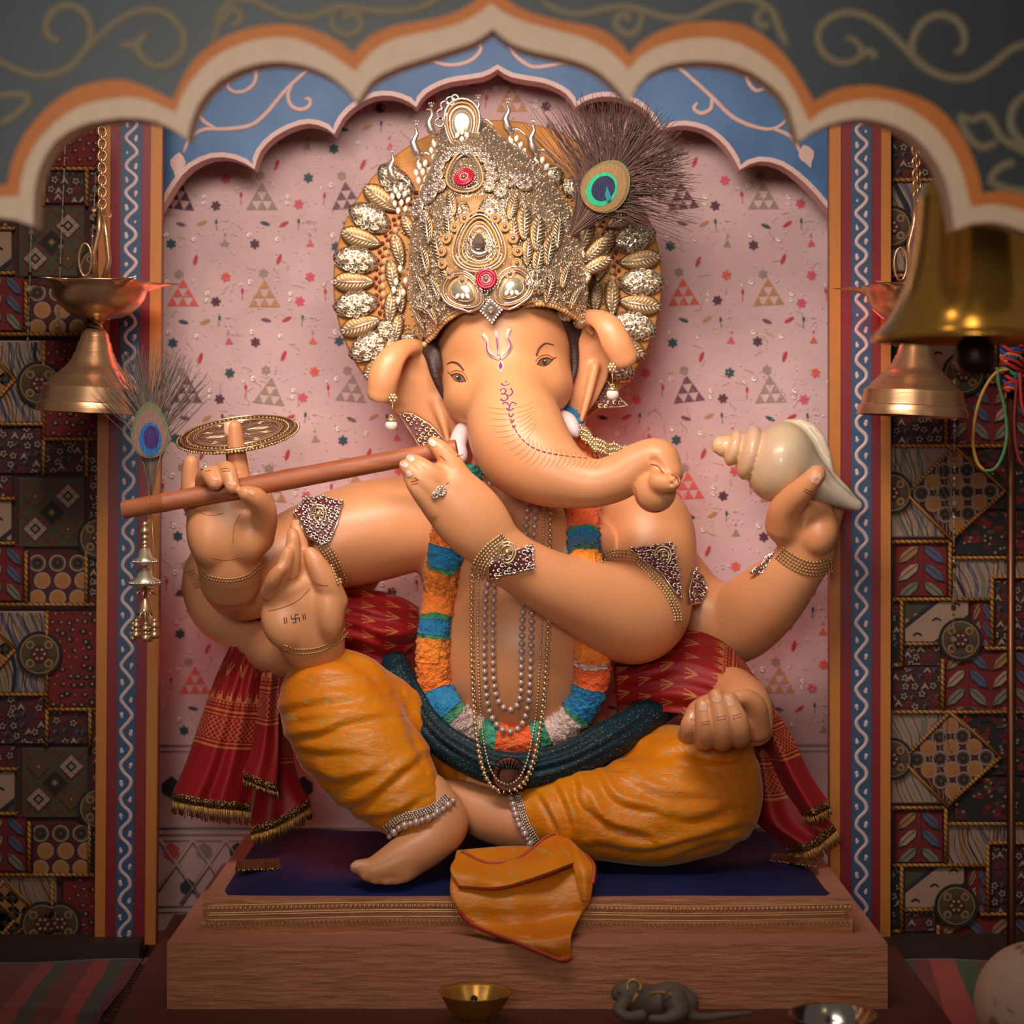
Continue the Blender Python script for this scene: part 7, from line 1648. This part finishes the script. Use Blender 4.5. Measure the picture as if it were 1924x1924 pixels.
# pole with sacred threads
pp = thing('pole', 'thin brown pole standing in front of the right patchwork hanging', 'pole', P(1900, 1790, .05)); b = MB(); b.lathe([(0, .0085), (1, .0085), (1, .0001)], P(1900, 1795, .05), P(1900, 600, .05), 14); b.build('rod', metal('brown_rod', lin(120, 80, 60), .4), pp)
b = MB(); b.lathe([(0, .022), (.5, .020), (1, .009)], P(1900, 1803, .05), P(1900, 1784, .05), 16); b.build('foot_cap', flat(60, 44, 36, .5), pp)
th_ = thing('thread_bundle', 'red blue and yellow threads knotted round the pole top', 'threads', P(1902, 690, .03)); r_ = random.Random(2)
for k, c_ in enumerate([(178, 36, 34), (40, 70, 150), (200, 120, 40), (178, 36, 34), (160, 30, 36), (60, 130, 80), (190, 50, 40), (40, 66, 140), (170, 34, 34), (196, 96, 40)]):
    b = MB(); yy = .045; y0 = 655+k*9; b.tube([P(1902+20*math.cos(t+k), y0+8*math.sin(t*1.5+k), yy-.018*math.sin(t+k)) for t in np.linspace(0, 7, 30)], .0046, 6); b.build('thread', flat(*c_, .6, bump=.5), th_)
for pts, c_ in (([(1895, 694), (1872, 700), (1850, 730), (1834, 775), (1828, 830), (1836, 868), (1850, 885)], (186, 140, 60)), ([(1850, 885), (1870, 880), (1886, 850), (1892, 810), (1886, 760), (1876, 720), (1874, 690)], (80, 128, 82)), ([(1910, 720), (1906, 800), (1914, 860), (1930, 880)], (130, 30, 34)), ([(1916, 700), (1920, 760), (1935, 800)], (180, 50, 40))):
    b = MB(); b.tube(arclen([P(a_, c2, .02) for a_, c2 in pts], 40), .0036, 6); b.build('thread_loop', flat(*c_, .6, bump=.4), th_)

# ---------------------------------------------------------------- small things in front of the plinth
YC = -.50; s = S(YC); zc = lambda y: BT
def yb_at(py, z): return (1.0-z)/((py-850)/4000.0)-4.0
yc = -.46; s = S(yc); ctr_ = P(893, 0, yc); 
g = G('cup_brass'); n2 = g.noise(30, 3); g.set(col=g.mix(n2, lin(186, 130, 54), lin(212, 160, 80)), rough=.32, metal=.68); M_CUP = g.m
cp = thing('cup', 'small fluted brass cup standing before the plinth', 'cup', (ctr_.x, yc, BT)); zt = BT+.058
wv = lambda th, t: 1+(.05*np.abs(np.cos(6*th))-.03)*(1 if t > .6 else t/.6)
b = MB(); b.lathe([(0, .001), (0, 20*s), (.05, 22*s), (.08, 16*s), (.14, 24*s), (.5, 50*s), (.9, 64*s), (.97, 68*s), (1, 70*s), (.98, 65*s), (.9, 60*s), (.5, 45*s), (.3, 20*s), (.3, .001)], (ctr_.x, yc, BT), (ctr_.x, yc, zt), 48, 0, wv); b.build('cup_body', M_CUP, cp)
b = MB(); b.ball((ctr_.x-.002, yc, BT+.045), .0065, 0, 10, 7); b.build('wick', flat(50, 34, 26, .7), cp)
sb = thing('bowl', 'steel bowl at the bottom edge in front of the plinth', 'bowl', (P(1565, 0, -.58).x, -.58, BT)); cx = P(1565, 0, -.58).x
b = MB(); b.lathe([(0, .001), (0, .034), (.06, .036), (.4, .056), (.9, .068), (1, .072), (.98, .068), (.5, .054), (.1, .03), (.08, .001)], (cx, -.58, BT), (cx, -.58, BT+.052), 40); b.build('bowl_body', metal('steel', lin(200, 194, 186), .16), sb)
# white gourd-like ball with brown scuffs
g = G('chalky_white'); n = g.noise(14, 4); v = g.voro(22); sp = g.step(v, .42, .30)*g.step(g.noise(14, 2), .46, .54); li_ = g.step(g.noise(60, 2, .5, (1, 1, .12)), .64, .70)
g.set(col=g.mix(sp*.8+li_*.25, g.mix(n, lin(226, 190, 168), lin(240, 208, 186)), lin(150, 108, 78)), rough=.6); g.bump(n, .12, .004)
b = MB(); b.ball((.842, -.58, FZ+.106), .0985, 0, 48, 32, (1, 1, 1.0)); o = b.build('painted_ball', g.m); tag(o, 'large chalky white ball with brown scuffs at the lower right corner', 'ball')
# the mouse
ms = Field((.13, -.62, .03), (.46, -.40, .20), .0025); MY = -.47
ms.limb([(1190, 1880, MY, 22), (1225, 1882, MY+.01, 30), (1262, 1878, MY+.015, 33), (1285, 1885, MY+.015, 28)], 0, sub=6); ms.limb([(1205, 1872, MY, 22), (1182, 1865, MY-.004, 24), (1165, 1866, MY-.006, 17), (1157, 1870, MY-.006, 8)], .008)
ms.limb([(1172, 1885, MY-.02, 12), (1162, 1898, MY-.03, 11), (1180, 1910, MY-.035, 10), (1205, 1908, MY-.03, 12)], .004); ms.limb([(1268, 1880, MY-.025, 24), (1275, 1900, MY-.035, 18), (1250, 1914, MY-.045, 10), (1225, 1914, MY-.045, 8)], .006)
ms.limb([(1285, 1900, MY, 12), (1310, 1912, MY, 9), (1360, 1908, MY+.01, 7), (1410, 1903, MY+.02, 4)], .006); ms.ell((1192, 1852, MY-.012), (14, 15, .008), 0, .004)
MV, MF = ms.mesh(); mo = thing('mouse_figurine', 'small grey clay mouse crouching in front of the plinth', 'figurine', (P(1225, 0, MY).x, MY, BT)); skin(MV, MF, 'body', flat(112, 98, 88, .5, bump=.15), mo); HM = Hit(MV, MF)
M_MG = flat(206, 150, 84, .4, .4)
b = MB(); b.tube(arclen([HM(a_, c_, .001)[0] for a_, c_ in [(1179, 1862), (1180, 1848), (1191, 1841), (1203, 1850), (1201, 1862)]], 14), .0034, 6); b.build('gold_ear_rim', M_MG, mo)
b = MB(); b.tube([HM(a_, c_, .0005)[0] for a_, c_ in [(1198, 1866), (1192, 1876), (1187, 1887)]], .0032, 6); b.build('gold_collar', M_MG, mo)
b = MB(); b.tube([HM(a_, c_, .0005)[0] for a_, c_ in [(1222, 1866), (1240, 1864), (1262, 1868)]], .0022, 6); b.build('gold_back_stripe', M_MG, mo)
b = MB(); b.ball(HM(1164, 1865, .0005)[0], .0022, 0, 8, 5); b.build('eye', flat(24, 18, 16, .2), mo)
b = MB(); b.tube(arclen([HM(a_, c_, .0002)[0] for a_, c_ in [(1262, 1872), (1250, 1880), (1246, 1892), (1254, 1904)]], 14), .001, 4); b.build('thigh_line', flat(70, 60, 54, .6), mo)
